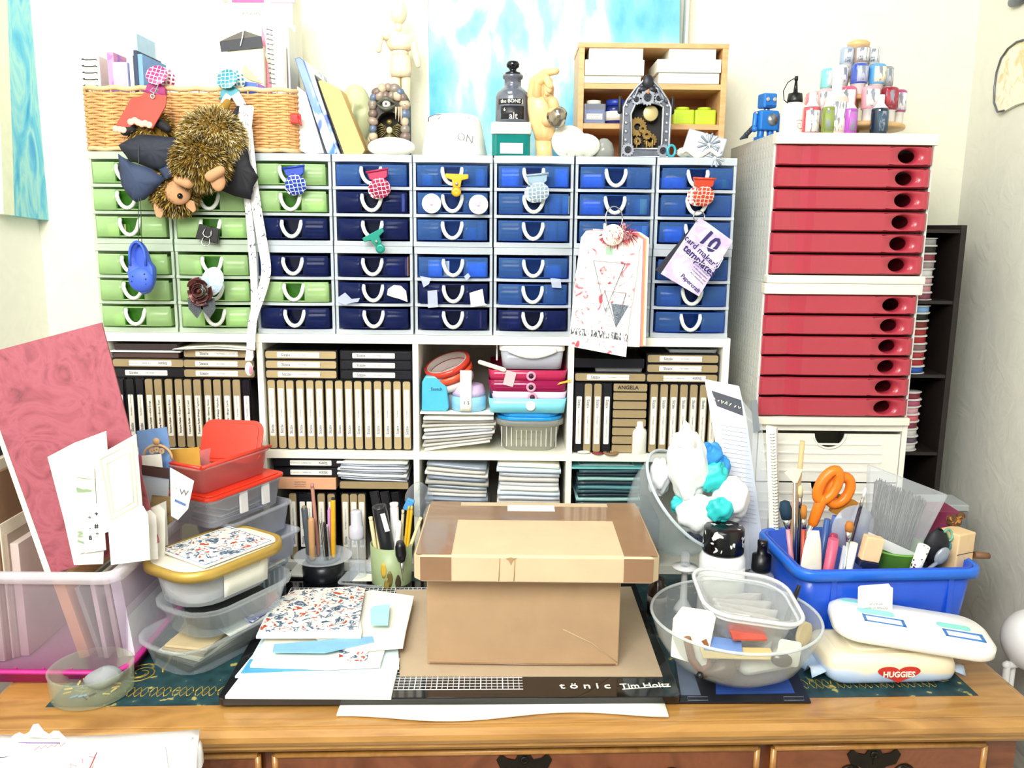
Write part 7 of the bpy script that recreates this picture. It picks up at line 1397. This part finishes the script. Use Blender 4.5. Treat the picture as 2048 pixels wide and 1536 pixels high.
for k in range(42): a = PP(1546 + k*.26, 868 + k*6.2, *pS); w_.tube([a + pS[1]*.001 + Vector((-.005, 0, 0)), a + pS[1]*.004, a + pS[1]*.001 + Vector((.005, 0, .001))], .0006, 4)
ob('spiral', w_, STEEL, sn)
# ================================================================ blue bin with brushes and tools
BB = pm('#1450c8', .35, var=.05, name='royal_blue_plastic', coat=.2); BBR = pm('#1f6ad8', .32, var=.04, name='blue_rim')
bcx, bcy = .558, 1.272; bB = th('blue_bin', 'royal blue plastic bin packed with brushes and craft tools', 'storage bin', (bcx, bcy, ZK), (0, 0, 4)); bwid, bdep, bht = .268, .170, .127
ob('bin_body', MB().tub(bwid, bdep, .02, bht, .003, .90), BB, bB); rr2 = rrect(bwid+.018, bdep+.018, .026); ob('rim', MB().loft([[(x*s_, y*s_, z) for x, y in rr2] for s_, z in ((.95, bht-.014), (1, bht-.014), (1.0, bht-.003), (.985, bht+.001), (.945, bht), (.945, bht-.012))], None, 0, True, False, False), BBR, bB)
for x in (-.085, .095): ob('front_rib', MB().box(x-.004, x+.004, -bdep/2*.965-.003, -bdep/2*.93, .006, bht-.016), BB, bB)
ppk = th('price_ticket', 'folded white ticket tucked behind the white lid against the blue bin', 'ticket'); pT = lean(1.155, 1750, 1200, 4); m, P, n_ = poly_on([(1717, 1175), (1722, 1172), (1778, 1168), (1782, 1174), (1786, 1176), (1784, 1232), (1716, 1232)], *pT, .002); ob('card', m, PAPER, ppk); [scrib(.018+.016*k, .0035, GREYINK, ppk, frame(PP(1752, 1208+8*k, *pT) + pT[1]*.0005, (1, 0, 0), (0, 0, 1)), .0003, k+1) for k in range(2)]
zq = ZK + .012
def tool(name, px, py, Y, bx, by, r, mat, label, cat, parts=(), tr=None, seg=10):
    a = PY(px, py, Y); b = Vector((min(max(bx, .456), .66), min(max(by, 1.212), 1.33), zq)); t = th(name, label, cat, group='tools in the blue bin'); d = (a-b).normalized()
    ob('handle', MB().tube([b, b*.5+a*.5, a], [r*.9, r, tr if tr is not None else r*.8], seg), mat, t); return t, a, d
def bx_(px, py=1100, Y=1.22): return PY(px, py, Y).x
def brush(px, py, Y, bx, r, hm, bm_, label, bl=.022, br=1.6, fer=True, flat_=1.0):
    t, a, d = tool('paint_brush', px, py, Y, bx, Y+.0, r, hm, label, 'brush'); f = a + d*.012
    if fer: ob('ferrule', MB().tube([a - d*.004, f], [r*.9, r*br*.8], 10), STEEL, t)
    else: f = a
    ob('bristles', MB().tube([f, f + d*bl*.5, f + d*bl*.9, f + d*bl], [r*br*.8, r*br, r*br*.75, r*.3], 12), bm_, t); return t
WOODL = pm('#d8b482', .5, name='pale_wood_handle')
brush(1575, 1052, 1.25, bx_(1580), .0042, pm('#c88a98', .3), pm('#12344a', .8), 'fluffy make-up brush with teal-black bristles, left in the blue bin', .030, 2.3)
brush(1607, 1052, 1.235, bx_(1590), .004, pm('#b84020', .3), pm('#b8762a', .8), 'angled brush with orange-brown bristles and red handle', .022, 1.3)
tool('wooden_spatula', 1605, 882, 1.31, bx_(1575, 1080, 1.31), 1.31, .0042, WOODL, 'long flat wooden stick rising highest above the blue bin', 'stick', tr=.004); tool('wooden_spatula', 1590, 950, 1.30, bx_(1583, 1080, 1.30), 1.30, .003, pm('#c89a6a', .5), 'thin brown stick beside the tallest wooden stick', 'stick')
fn = th('fan_brush', 'cream fan brush spread open beside the tall stick', 'brush', group='tools in the blue bin'); ob('bristles', MB().prism([(-.018, .016), (-.006, .024), (.010, .022), (.003, 0), (-.003, 0)], 0, .002, XF(PY(1590, 965, 1.295)) @ FR), CREAM, fn); ob('handle', MB().tube([PY(1590, 965, 1.295), Vector((max(bx_(1596, 1080, 1.295), .458), 1.29, zq))], .0025, 8), STEEL, fn)
brush(1600, 1010, 1.28, bx_(1604, 1080, 1.28), .0028, BLACK, pm('#d8cfa0', .8), 'slim brush with pale bristles and black handle', .02, 1.4)
ob('bone_folder', MB().sheet(10, 8, lambda u, v: (.0165*math.cos(math.pi*(1-u))*(math.sin(math.pi*(.06+.88*v))**.45), -.004*math.sin(math.pi*u), -.065+.15*v), .004), pm('#efead4', .4, name='bone'), loc=(bx_(1628, 1070, 1.215), 1.217, ZK+.09), label='broad ivory bone folder upright at the front of the blue bin', cat='bone folder')
sc3 = th('orange_scissors', 'scissors with bright orange looped handles sticking up from the blue bin', 'scissors', PY(1660, 990, 1.255), (0, 26, 0)); ORG = pm('#e87a14', .35, var=.05, name='orange_plastic')
for x, rx_, rz_, dy in ((-.010, .012, .026, 0), (.012, .015, .023, .006)): ob('handle_loop', MB().tube([(x + rx_*math.cos(a), dy, .012 + rz_*math.sin(a)) for a in [k*6.283/24 for k in range(24)]], .0082, 8, None, 0, True), ORG, sc3)
ob('shank', MB().cap((-.008, 0, -.012), (.0, .002, -.050), .009, .008, 10), ORG, sc3); ob('blade', MB().tube([(0, .002, -.05), (.004, .002, -.095)], [.006, .001], 6), STEEL, sc3)
fq = lambda *a, **k: tool(*a, **k)
brush(1722, 1010, 1.24, bx_(1668, 1105, 1.24), .0032, pm('#20142a', .3), pm('#e8e8e8', .6), 'dark purple-handled brush leaning right with pale tip', .016, .8)
ob('wide_brush', MB().box(-.016, .016, -.006, .006, 0, .03), pm('#a8701c', .8), loc=PY(1678, 1030, 1.265), rot=(0, 22, 0), label='wide golden bristle brush end behind the orange scissors', cat='brush')
fq('tool_handle', 1655, 1038, 1.25, bx_(1650), 1.25, .006, pm('#3a5a9a', .3), 'blue rounded tool handle in the middle of the bin', 'tool'); fq('tool_handle', 1672, 1032, 1.26, bx_(1662), 1.26, .007, pm('#5a7ac8', .3), 'cornflower blue tool handle beside the golden bristles', 'tool'); fq('tool_handle', 1668, 1068, 1.235, bx_(1660), 1.235, .007, pm('#a82a4a', .3), 'crimson tool handle leaning at the front of the bin', 'tool')
fq('pink_peg', 1668, 1078, 1.215, bx_(1645, 1130, 1.215), 1.217, .008, pm('#cc5a78', .4), 'pink chunky peg at the front of the blue bin', 'peg', tr=.008); fq('white_peg', 1708, 1086, 1.215, bx_(1682, 1130, 1.215), 1.217, .006, PAPER, 'white folding peg at the front of the blue bin', 'peg', tr=.006); fq('white_peg', 1690, 1092, 1.215, bx_(1672, 1130, 1.21), 1.21, .004, clear('#dfe6f0', .6), 'clear narrow tube beside the white folding peg', 'tube')
brush(1696, 1078, 1.215, bx_(1690, 1130, 1.21), .003, STEEL, pm('#b8722c', .8), 'small fan brush with coppery bristles', .016, 2.2)
blk = th('sponge_block', 'peach foam block on a navy handle at the front of the bin', 'sponge', PY(1740, 1105, 1.212), (0, 10, 0)); ob('foam', MB().box(-.014, .014, -.008, .008, -.012, .026), pm('#e8c49a', .9), blk, bev=.002); ob('handle', MB().box(-.0145, .0145, -.009, .009, -.022, -.0125), pm('#141c3c', .4), blk, bev=.001)
gcp = th('green_pot', 'apple green plastic pot inside the blue bin', 'pot', (bx_(1795, 1120, 1.255), 1.268, ZK+.008)); ob('pot', MB().lathe([(.034, 0), (.050, .125), (.052, .126), (.052, .128), (.048, .128), (.032, .004), (.0001, .003)], 32), pm('#6aa83e', .4, var=.05), gcp)
db = th('dust_brush', 'wide grey bristle brush in a clear plastic sleeve leaning in the bin', 'brush'); pB_ = lean(1.255, 1800, 1040, 10)
m, P, n_ = poly_on([(1742, 930), (1898, 990), (1835, 1110), (1738, 1065)], *pB_, .018); ob('sleeve', m, clear('#e4e8ec', .22, .1, '#f4f6f8', 'clear_sleeve'), db, bev=.003)
bm2 = MB()
for k in range(220):
    u = k/220; a = (1757+100*u+random.uniform(-3, 3), 962+44*u+random.uniform(-8, 6)); b = (1742+82*u + random.uniform(-4, 4), 1062+34*u+random.uniform(-4, 8)); bm2.tube([PP(*a, *pB_) - pB_[1]*random.uniform(.003, .015), PP(*b, *pB_) - pB_[1]*random.uniform(.003, .015)], .0008, 3, None, k % 2)
ob('bristles', bm2, [pm('#5d5f60', .7), pm('#8a8a88', .7)], db, kind='stuff'); m, P, n_ = poly_on([(1738, 1064), (1830, 1106), (1822, 1122), (1732, 1085)], *pB_, .016); ob('brush_head', m, pm('#d8dade', .4), db)
ob('clear_disc', MB().lathe([(.0001, 0), (.036, 0), (.036, .0012), (.0001, .0012)], 32, FR), clear('#dfe4f0', .35, .05), loc=PY(1705, 1055, 1.25), rot=(0, 0, 12), label='round clear acrylic disc standing behind the white peg', cat='disc')
lp = th('leopard_tool', 'white leopard-print stick leaning at the right of the bin', 'tool', group='tools in the blue bin'); ob('stick', MB().tube([Vector((bx_(1822, 1140, 1.215), 1.216, ZK+.09)), PY(1848, 1092, 1.205)], [.0075, .009], 12), spots('#1a1a22', '#f2f0ea', 130, .22, .4, 'dot'), lp)
ob('black_pouch', MB().sheet(10, 8, lambda u, v: (.020*math.cos(u*6.283)*math.sin(v*3.14), .012*math.sin(u*6.283)*math.sin(v*3.14), -.03*math.cos(v*3.14)*(1+.1*math.sin(u*12)))), pm('#0c0e18', .6), loc=PY(1872, 1095, 1.225), label='crumpled black cloth pouch at the right of the bin', cat='pouch')
for k, (px, py, c, l) in enumerate(((1884, 1075, '#3a9a8a', 'teal ribbon loop'), (1890, 1088, '#2a7a8a', 'deep teal ribbon loop'), (1894, 1070, '#6aa88a', 'green ribbon loop'))): ob('ribbon_loop', MB().tube([PY(px, py, 1.23) + Vector((.008*math.cos(a), .003*math.sin(a*2), .009*math.sin(a))) for a in [k2*6.283/14 for k2 in range(14)]], .0022, 5, None, 0, True), pm(c, .5), label=l + ' spilling beside the black pouch in the bin', cat='ribbon')
ob('grey_spoon', MB().ball((0, 0, 0), (.010, .004, .015), 12, 8).tube([(0, 0, -.012), (-.012, .002, -.05)], .003, 6), pm('#8f98a4', .35, .3), loc=PY(1884, 1112, 1.205), rot=(0, 30, 0), label='grey plastic spoon bowl beside the wooden block', cat='spoon')
kb = th('wooden_block', 'pale square wooden block with a thin black line at the bin corner', 'block', PY(1912, 1092, 1.245), (0, 2, 28)); WBK = wood('#d6b280', '#e4c698', (30, 30, 6), .6, 'raw_block', 1, 0); ob('block', MB().box(-.022, .018, -.018, .018, -.035, .026), WBK, kb, bev=.002); ob('line', MB().box(-.0222, .0182, -.0184, -.018, -.006, -.005), INK, kb)
ob('brown_stick', MB().tube([PY(1948, 1110, 1.24), PY(1978, 1112, 1.24)], [.006, .005], 8), pm('#7a5636', .6), label='brown wooden stick end behind the wooden block', cat='stick')
ob('dried_seed_head', MB().ball((0, 0, 0), (.012, .01, .010), 10, 7).ball((.008, -.004, .010), (.007, .006, .006), 8, 6).ball((-.008, -.004, .006), (.006, .006, .005), 8, 6), patches([(.4, '#5a3a1c'), (.55, '#b07a3a'), (.65, '#3a2a18')], 120, .8), loc=PY(1908, 1042, 1.27), label='dried brown seed head above the teal ribbons', cat='seed head')
ob('maroon_book', MB().box(-.024, .018, 0, .05, -.12, .014), pm('#7a2448', .5), loc=PY(1895, 1040, 1.29), bev=.001, label='maroon book edge standing behind the blue bin', cat='book')
ob('grey_box_lid', MB().box(-.05, .03, 0, .06, -.012, 0), pm('#9aa0a0', .5), loc=PY(1905, 1010, 1.40), bev=.002, label='flat grey lid resting behind the maroon book', cat='lid')
ob('grey_storage_box', MB().box(-.05, .03, .002, .058, -.222, -.0125), pm('#6d7272', .5), loc=PY(1905, 1010, 1.40), bev=.002, label='grey storage box under the flat grey lid', cat='box')
# ================================================================ right front: mats, clear bowl, wipes
fm2 = th('framed_cutting_mat', 'black-bordered blue cutting mat lying under the clear bowl', 'cutting mat'); m, P, n_ = poly_on([(1352, 1404), (1622, 1403), (1568, 1290), (1350, 1290)], (0, 0, ZK+.003), (0, 0, 1), .0026); ob('border', m, pm('#15171f', .4), fm2)
m, P, n_ = poly_on([(1432, 1388), (1590, 1386), (1555, 1310), (1430, 1310)], (0, 0, ZK+.0034), (0, 0, 1), .0004); ob('blue_panel', m, pm('#2a4a96', .4), fm2); m, P, n_ = poly_on([(1362, 1390), (1402, 1390), (1372, 1300), (1348, 1300)], (0, 0, ZK+.0034), (0, 0, 1), .0004); ob('grey_panel', m, pm('#5a6478', .4), fm2)
for px in (1395, 1587): ob('logo_box', MB().tube([PZ(px+a, 1396.5+b, ZK+.0033) for a, b in ((-20, -3), (20, -3), (21, 4), (-19, 4))], .0004, 4, None, 0, True), pm('#7a8494', .5), fm2)
bo = th('clear_bowl', 'wide clear plastic bowl full of packets, tags and small tools', 'bowl', (.318, 1.120, ZK+.0038)); ob('bowl', MB().lathe([(.040, 0), (.066, .006), (.092, .024), (.108, .050), (.116, .075), (.118, .082), (.1155, .082), (.106, .050), (.090, .025), (.065, .008), (.0001, .003)], 56), clear('#eef2f2', .06, .05, '#f6f8f8', 'clear_bowl'), bo)
ob('rim', MB().tube([(.1168*math.cos(a), .1168*math.sin(a), .082) for a in [k*6.283/56 for k in range(56)]], .0022, 6, None, 0, True), clear('#f2f6f6', .35, .05), bo)
bzz = ZK + .0038
def inb(name, dx, dy, dz, m, mat, rot, label, cat): return ob(name, m, mat, loc=(.318+dx, 1.120+dy, bzz+dz), rot=rot, bev=.0005, label=label, cat=cat, group='things in the clear bowl')
ct = th('clear_container', 'crinkled clear plastic container sitting in the clear bowl', 'container', (.325, 1.127, bzz+.052), (6, 8, 0)); ob('container', MB().tub(.125, .115, .03, .058, .0012, .82, .006, .004), clear('#f4f6f6', .10, .08, '#fbfcfc', 'crinkled_clear'), ct); ob('rolled_rim', MB().tube([(x, y, .058) for x, y in rrect(.140, .130, .036, 6)], .003, 6, None, 0, True), clear('#f8fafa', .5, .08), ct); ob('inner_fold', MB().tube([(x, y, .050) for x, y in rrect(.132, .122, .034, 6)], .002, 6, None, 0, True), clear('#f8fafa', .5, .08), ct)
for k in range(5): ob('crumpled_film', MB().sheet(8, 6, lambda u, v: (-.045+.09*u, -.040+.016*k, .006+.040*v+.006*math.sin(u*13+k*2)*math.cos(v*8)), .0006), clear('#f6f6f4', .28, .12), ct, rot=(0, 0, k*9-18))
ob('lettering_film', MB().box(-.045, .0, -.030, -.029, .024, .044), PAPER, ct); txt('CREAM', .012, GREYINK, ct, frt(-.022, -.0305, .034))
inb('white_tag', -.072, -.058, .062, MB().prism([(-.026, -.018), (.022, -.026), (.026, .044), (.020, .052), (-.020, .052), (-.030, .034)], 0, .001, FR), PAPER, (-8, 6, -6), 'large white blank tag rising at the left of the clear bowl', 'tag')
inb('red_packet_slip', .004, -.045, .075, MB().box(-.024, .024, -.014, .014, 0, .004), pm('#cc5a4a', .5, var=.2), (18, 4, 8), 'coral red packet in the middle of the clear bowl', 'packet'); inb('blue_slip', -.03, -.055, .062, MB().box(-.026, .026, -.012, .012, 0, .002), pm('#6f90c8', .5), (24, 6, -4), 'pale blue slip under the coral packet', 'slip'); inb('yellow_slip', -.012, -.062, .054, MB().box(-.05, .05, -.01, .01, 0, .002), pm('#e0c88a', .6), (20, 4, 6), 'straw yellow card strip in the bowl', 'card strip')
inb('white_roll', .050, -.030, .024, MB().cap((-.04, 0, 0), (.02, 0, .006), .014, .014, 12), PAPER, (0, 0, 10), 'white cotton roll at the bottom of the clear bowl', 'roll'); inb('white_roll', .030, .005, .030, MB().cap((-.05, 0, 0), (.03, 0, .004), .016, .014, 12), BAGW, (0, 0, -10), 'second white roll behind the cotton roll', 'roll')
inb('round_tag', .060, -.055, .052, MB().prism(rrect(.040, .034, .006), 0, .0012, FR), PAPER, (-14, 18, 20), 'white card with circular lettering at the right of the bowl', 'tag')
bt_ = th('bronze_bottle_tip', 'brown dropper bottle with black tip lying in the clear bowl', 'dropper bottle', PY(1466, 1332, 1.052), (0, 78, 10)); ob('bottle', MB().lathe([(.0125, 0), (.0135, .003), (.0135, .022), (.006, .030), (.0035, .045), (.0001, .046)], 18, XF(rot=(180, 0, 0))), pm('#5a4632', .35, .3), bt_); ob('tip', MB().ball((0, 0, -.047), .0052, 10, 8), BLACK, bt_)
inb('brown_loop', -.064, -.058, .038, MB().tube([(-.018, 0, .04), (-.012, -.006, .01), (.0, -.010, -.006), (.014, -.008, -.002), (.016, -.004, .018), (.008, 0, .034)], .0055, 10), pm('#8a5a34', .5), (0, 0, 20), 'curved brown leather loop at the left of the bowl', 'loop'); inb('steel_knob', .046, -.070, .050, MB().ball((0, 0, 0), (.015, .008, .010), 12, 8), pm('#6f6a5c', .3, .7), (0, 10, 0), 'metallic oval knob in the middle of the bowl', 'knob'); inb('bean_pouch', -.005, -.015, .026, MB().ball((0, 0, 0), (.05, .03, .014), 14, 8), pm('#a89a84', .8, var=.2), (0, 0, 0), 'beige fabric pouch at the bottom of the bowl', 'pouch')
inb('cork_disc', .092, -.012, .060, MB().lathe([(.0001, 0), (.017, 0), (.017, .006), (.0001, .006)], 20, FR), pm('#d8c8a0', .8), (0, 0, 40), 'cream cork disc against the right side of the bowl', 'disc'); inb('black_clip', .082, .02, .088, MB().tube([(0, 0, -.03), (.006, 0, .01), (.010, 0, .03)], [.005, .004, .003], 8), BLACK, (0, 6, 0), 'black plastic clip standing at the rim of the bowl', 'clip')
# baby wipes and white lid
wpk = th('wipes_pack', 'cream and blue pack of wet wipes with red heart lettering', 'wipes pack', (.530, 1.128, ZK), (0, 0, 2.5)); WPM, nt, b_ = _new('wipes_film'); tcn = coord(nt); sxyz = nd(nt, 'ShaderNodeSeparateXYZ'); nt.links.new(tcn, sxyz.inputs[0]); nz = nd(nt, 'ShaderNodeTexNoise'); nz.inputs['Scale'].default_value = 18; nt.links.new(tcn, nz.inputs[0]); mth = nd(nt, 'ShaderNodeMath'); mth.operation = 'MULTIPLY_ADD'; mth.inputs[1].default_value = .03; nt.links.new(nz.outputs[0], mth.inputs[0]); nt.links.new(sxyz.outputs['Z'], mth.inputs[2])
nt.links.new(ramp(nt, mth.outputs[0], [(.018, '#a8c4e6'), (.034, '#c8d8ee'), (.040, '#f2e4c2'), (.06, '#f4e9cc')]), b_.inputs['Base Color']); b_.inputs['Roughness'].default_value = .3
def pil(u, v): 
    a = u*6.283; ct_, st_ = math.cos(a), math.sin(a); e = .28; X = .092*abs(ct_)**e*(1 if ct_ > 0 else -1); Yy = .050*abs(st_)**e*(1 if st_ > 0 else -1); k = math.sin(math.pi*min(max(v, .0), 1))**.28
    return (X*(.8+.2*k), Yy*(.72+.28*k) , .0005+.042*v + .0015*math.sin(u*25)*k)
m = MB().sheet(40, 10, pil); m.prism([(pil(k/40, 0)[0], pil(k/40, 0)[1]) for k in range(40)], .0003, .0008); m.prism([(pil(k/40, 1)[0], pil(k/40, 1)[1]) for k in range(40)], .0420, .0428); ob('pack', m, WPM, wpk)
for sx in (-1, 1): ob('crimped_end', MB().sheet(3, 8, lambda u, v: (sx*(.088+.022*u), -.034+.068*v, .016+.012*math.sin(v*9)*u-.010*u), .0008), WPM, wpk)
hp = [(.030*(16*math.sin(a)**3)/16, .0140*(13*math.cos(a)-5*math.cos(2*a)-2*math.cos(3*a)-math.cos(4*a))/16) for a in [k*6.283/36 for k in range(36)]]
ob('heart_logo', MB().prism(hp, 0, .0006, XF((.004, -.0505, .0205), (2, 0, 0)) @ FR), pm('#c8342c', .35), wpk); txt('HUGGIES', .0115, PAPER, wpk, XF((.004, -.0514, .0190)) @ FR, .03, .95)
ob('opening_flap', MB().prism(rrect(.10, .05, .012), .0429, .0445), CREAM, wpk)
lid_ = th('white_tub_lid', 'large white moulded lid with blue and aqua prints lying tilted on the wipes', 'lid', (.568, 1.128, ZK+.054), (3, 4.5, -11))
q0, q1 = rrect(.215, .105, .034, 8), rrect(.200, .092, .03, 8); ob('shell', MB().loft([[(x, y, 0) for x, y in rrect(.208, .098, .032, 8)], [(x, y, .003) for x, y in q0], [(x, y, .014) for x, y in q0], [(x, y, .0195) for x, y in q1], [(x*.6, y*.6, .0205) for x, y in q1]], None, 0, True), pm('#f3f2ea', .35, var=.02, name='white_lid'), lid_)
AQP = pm('#8fdccf', .5); BLP = pm('#3f7ec4', .5)
for x, y, w, d, mt in ((-.045, .010, .05, .016, AQP), (-.075, .034, .03, .008, AQP), (.058, .004, .045, .014, AQP)): ob('aqua_print', MB().prism(rrect(w, d, .006), .0198, .0209), mt, lid_, loc=(x, y, 0))
for x, y, w in ((-.038, -.012, .056), (.066, -.018, .052)):
    b2_ = MB(); [b2_.box(*v_) for v_ in ((-w/2, w/2, .007, .010, .0198, .0211), (-w/2, w/2, -.010, -.007, .0198, .0211), (-w/2, -w/2+.004, -.010, .010, .0198, .0211), (w/2-.004, w/2, -.010, .010, .0198, .0211))]; ob('blue_frame_print', b2_, BLP, lid_, loc=(x, y, 0))
# ================================================================ far right: bench, lamp
bnc = th('plank_bench', 'low grey plank-topped bench between desk and right wall', 'bench', (.795, 1.25, 0)); BZ = .50
for k in range(4): ob('plank', MB().box(-.083+.042*k, -.043+.042*k, -.35, .35, BZ-.02, BZ), FLW, bnc)
for sx in (-.07, .07):
    for sy in (-.32, .32): ob('leg', MB().box(sx-.015, sx+.015, sy-.015, sy+.015, 0, BZ-.02), FLW, bnc)
lmp = th('globe_lamp', 'white globe lamp on white twin posts beside the desk', 'lamp', (0, 0, 0)); q = PX(2072, 1282, .835); q.x = .835; LW = pm('#f0f0ee', .4, var=.02, name='lamp_white')
ob('globe', MB().ball(q, .050, 32, 20), LW, lmp)
for dx, dy in ((-.012, 0), (.004, .012)): ob('post', MB().cap((.806+dx, q.y+dy, BZ+.008), (.806+dx, q.y+dy, q.z-.040), .0055, .0055, 12), LW, lmp)
ob('cross_bar', MB().cap((.792, q.y, q.z-.042), (.835, q.y+.01, q.z-.042), .006, .006, 10), LW, lmp); ob('foot', MB().lathe([(.024, 0), (.024, .008), (.006, .012)], 20, XF((.803, q.y+.005, BZ))), LW, lmp)
# ================================================================ foreground: bag of papers
pbz = .772; st_ = th('seat_stool', 'dark stool seat in front of the desk, just below the picture', 'stool', (-.62, .79, 0)); ob('seat', MB().prism(rrect(.5, .27, .03), pbz-.03, pbz-.012), pm('#2a211c', .7), st_, bev=.004)
for sx in (-.2, .2):
    for sy in (-.1, .1): ob('leg', MB().cap((sx, sy, .01), (sx, sy, pbz-.035), .014, .014, 10), pm('#2a211c', .7), st_)
bg = th('bag_of_papers', 'translucent plastic bag of printed papers in front of the desk', 'bag', (0, 0, 0)); BGM = clear('#f4f4f4', .5, .15, '#fafafa', 'bag_film')
P0 = lambda px, py, z: PZ(px, py, z)
def bag(u, v):
    a = P0(-30 + 430*u, 1470 + 6*math.sin(u*4) + (1-u)*4, pbz+.014); b = P0(-30 + 415*u, 1600, pbz+.012); p = a*(1-v) + b*v; p.z += .003*math.sin(u*14)*math.sin(v*6) - .010*max(0, u-.88)*8*v; return p
ob('bag_film', MB().sheet(26, 8, bag, .004), BGM, bg)
def bagtop(u, v): p = P0(20 + 130*u, 1474 - 26*math.sin(math.pi*u)*v, pbz+.016); return p
ob('bag_crease', MB().sheet(12, 3, lambda u, v: (P0(20+120*u, 1478, pbz+.016).x, P0(80, 1478, pbz+.016).y-.001, pbz+.0165+.014*v*math.sin(math.pi*u)*(1+.5*math.sin(u*17))), .0008), BGM, bg)
ob('bag_end', MB().sheet(8, 8, lambda u, v: (P0(370+44*u*math.sin(math.pi*(.15+.7*v)), 1500, pbz+.016).x, P0(380, 1480, pbz+.016).y-.09*v, pbz+.015+.006*math.sin(u*9+v*7)-.006*u), .0008), BGM, bg)
bp = th('printed_leaflet', 'white leaflet with red script and red edge inside the foreground bag', 'leaflet'); m, P, n_ = poly_on([(-30, 1483), (208, 1485), (150, 1600), (-60, 1600)], (0, 0, pbz+.0185), (0, 0, 1), .001); ob('sheet', m, PAPER, bp)
ob('red_edge', MB().tube([P0(203, 1485, pbz+.019), P0(150, 1600, pbz+.019)], .0008, 4), pm('#c05a68', .6), bp); scrib(.03, .010, pm('#d08088', .6), bp, XF(P0(100, 1492, pbz+.0188), (0, 0, 14)), .0005, 2); scrib(.03, .010, pm('#d08088', .6), bp, XF(P0(165, 1522, pbz+.0188), (0, 0, 50)), .0005, 5); ob('violet_edge', MB().tube([P0(-20, 1485, pbz+.019), P0(120, 1486, pbz+.019)], .0007, 4), pm('#7a5a9a', .6), bp); ob('ring_print', MB().tube([P0(12, 1502, pbz+.0188) + Vector((.017*math.cos(a), .012*math.sin(a), 0)) for a in [k*.3 for k in range(21)]], .0006, 4, None, 0, True), INK, bp)
m, P, n_ = poly_on([(212, 1500), (330, 1490), (345, 1600), (180, 1600)], (0, 0, pbz+.0183), (0, 0, 1), .0008); ob('aqua_leaflet', m, patches([(.45, '#b8e0dc'), (.55, '#f0f0ec')], 14, interp='LINEAR'), label='pale aqua leaflet beside the red-edged one in the bag', cat='leaflet')
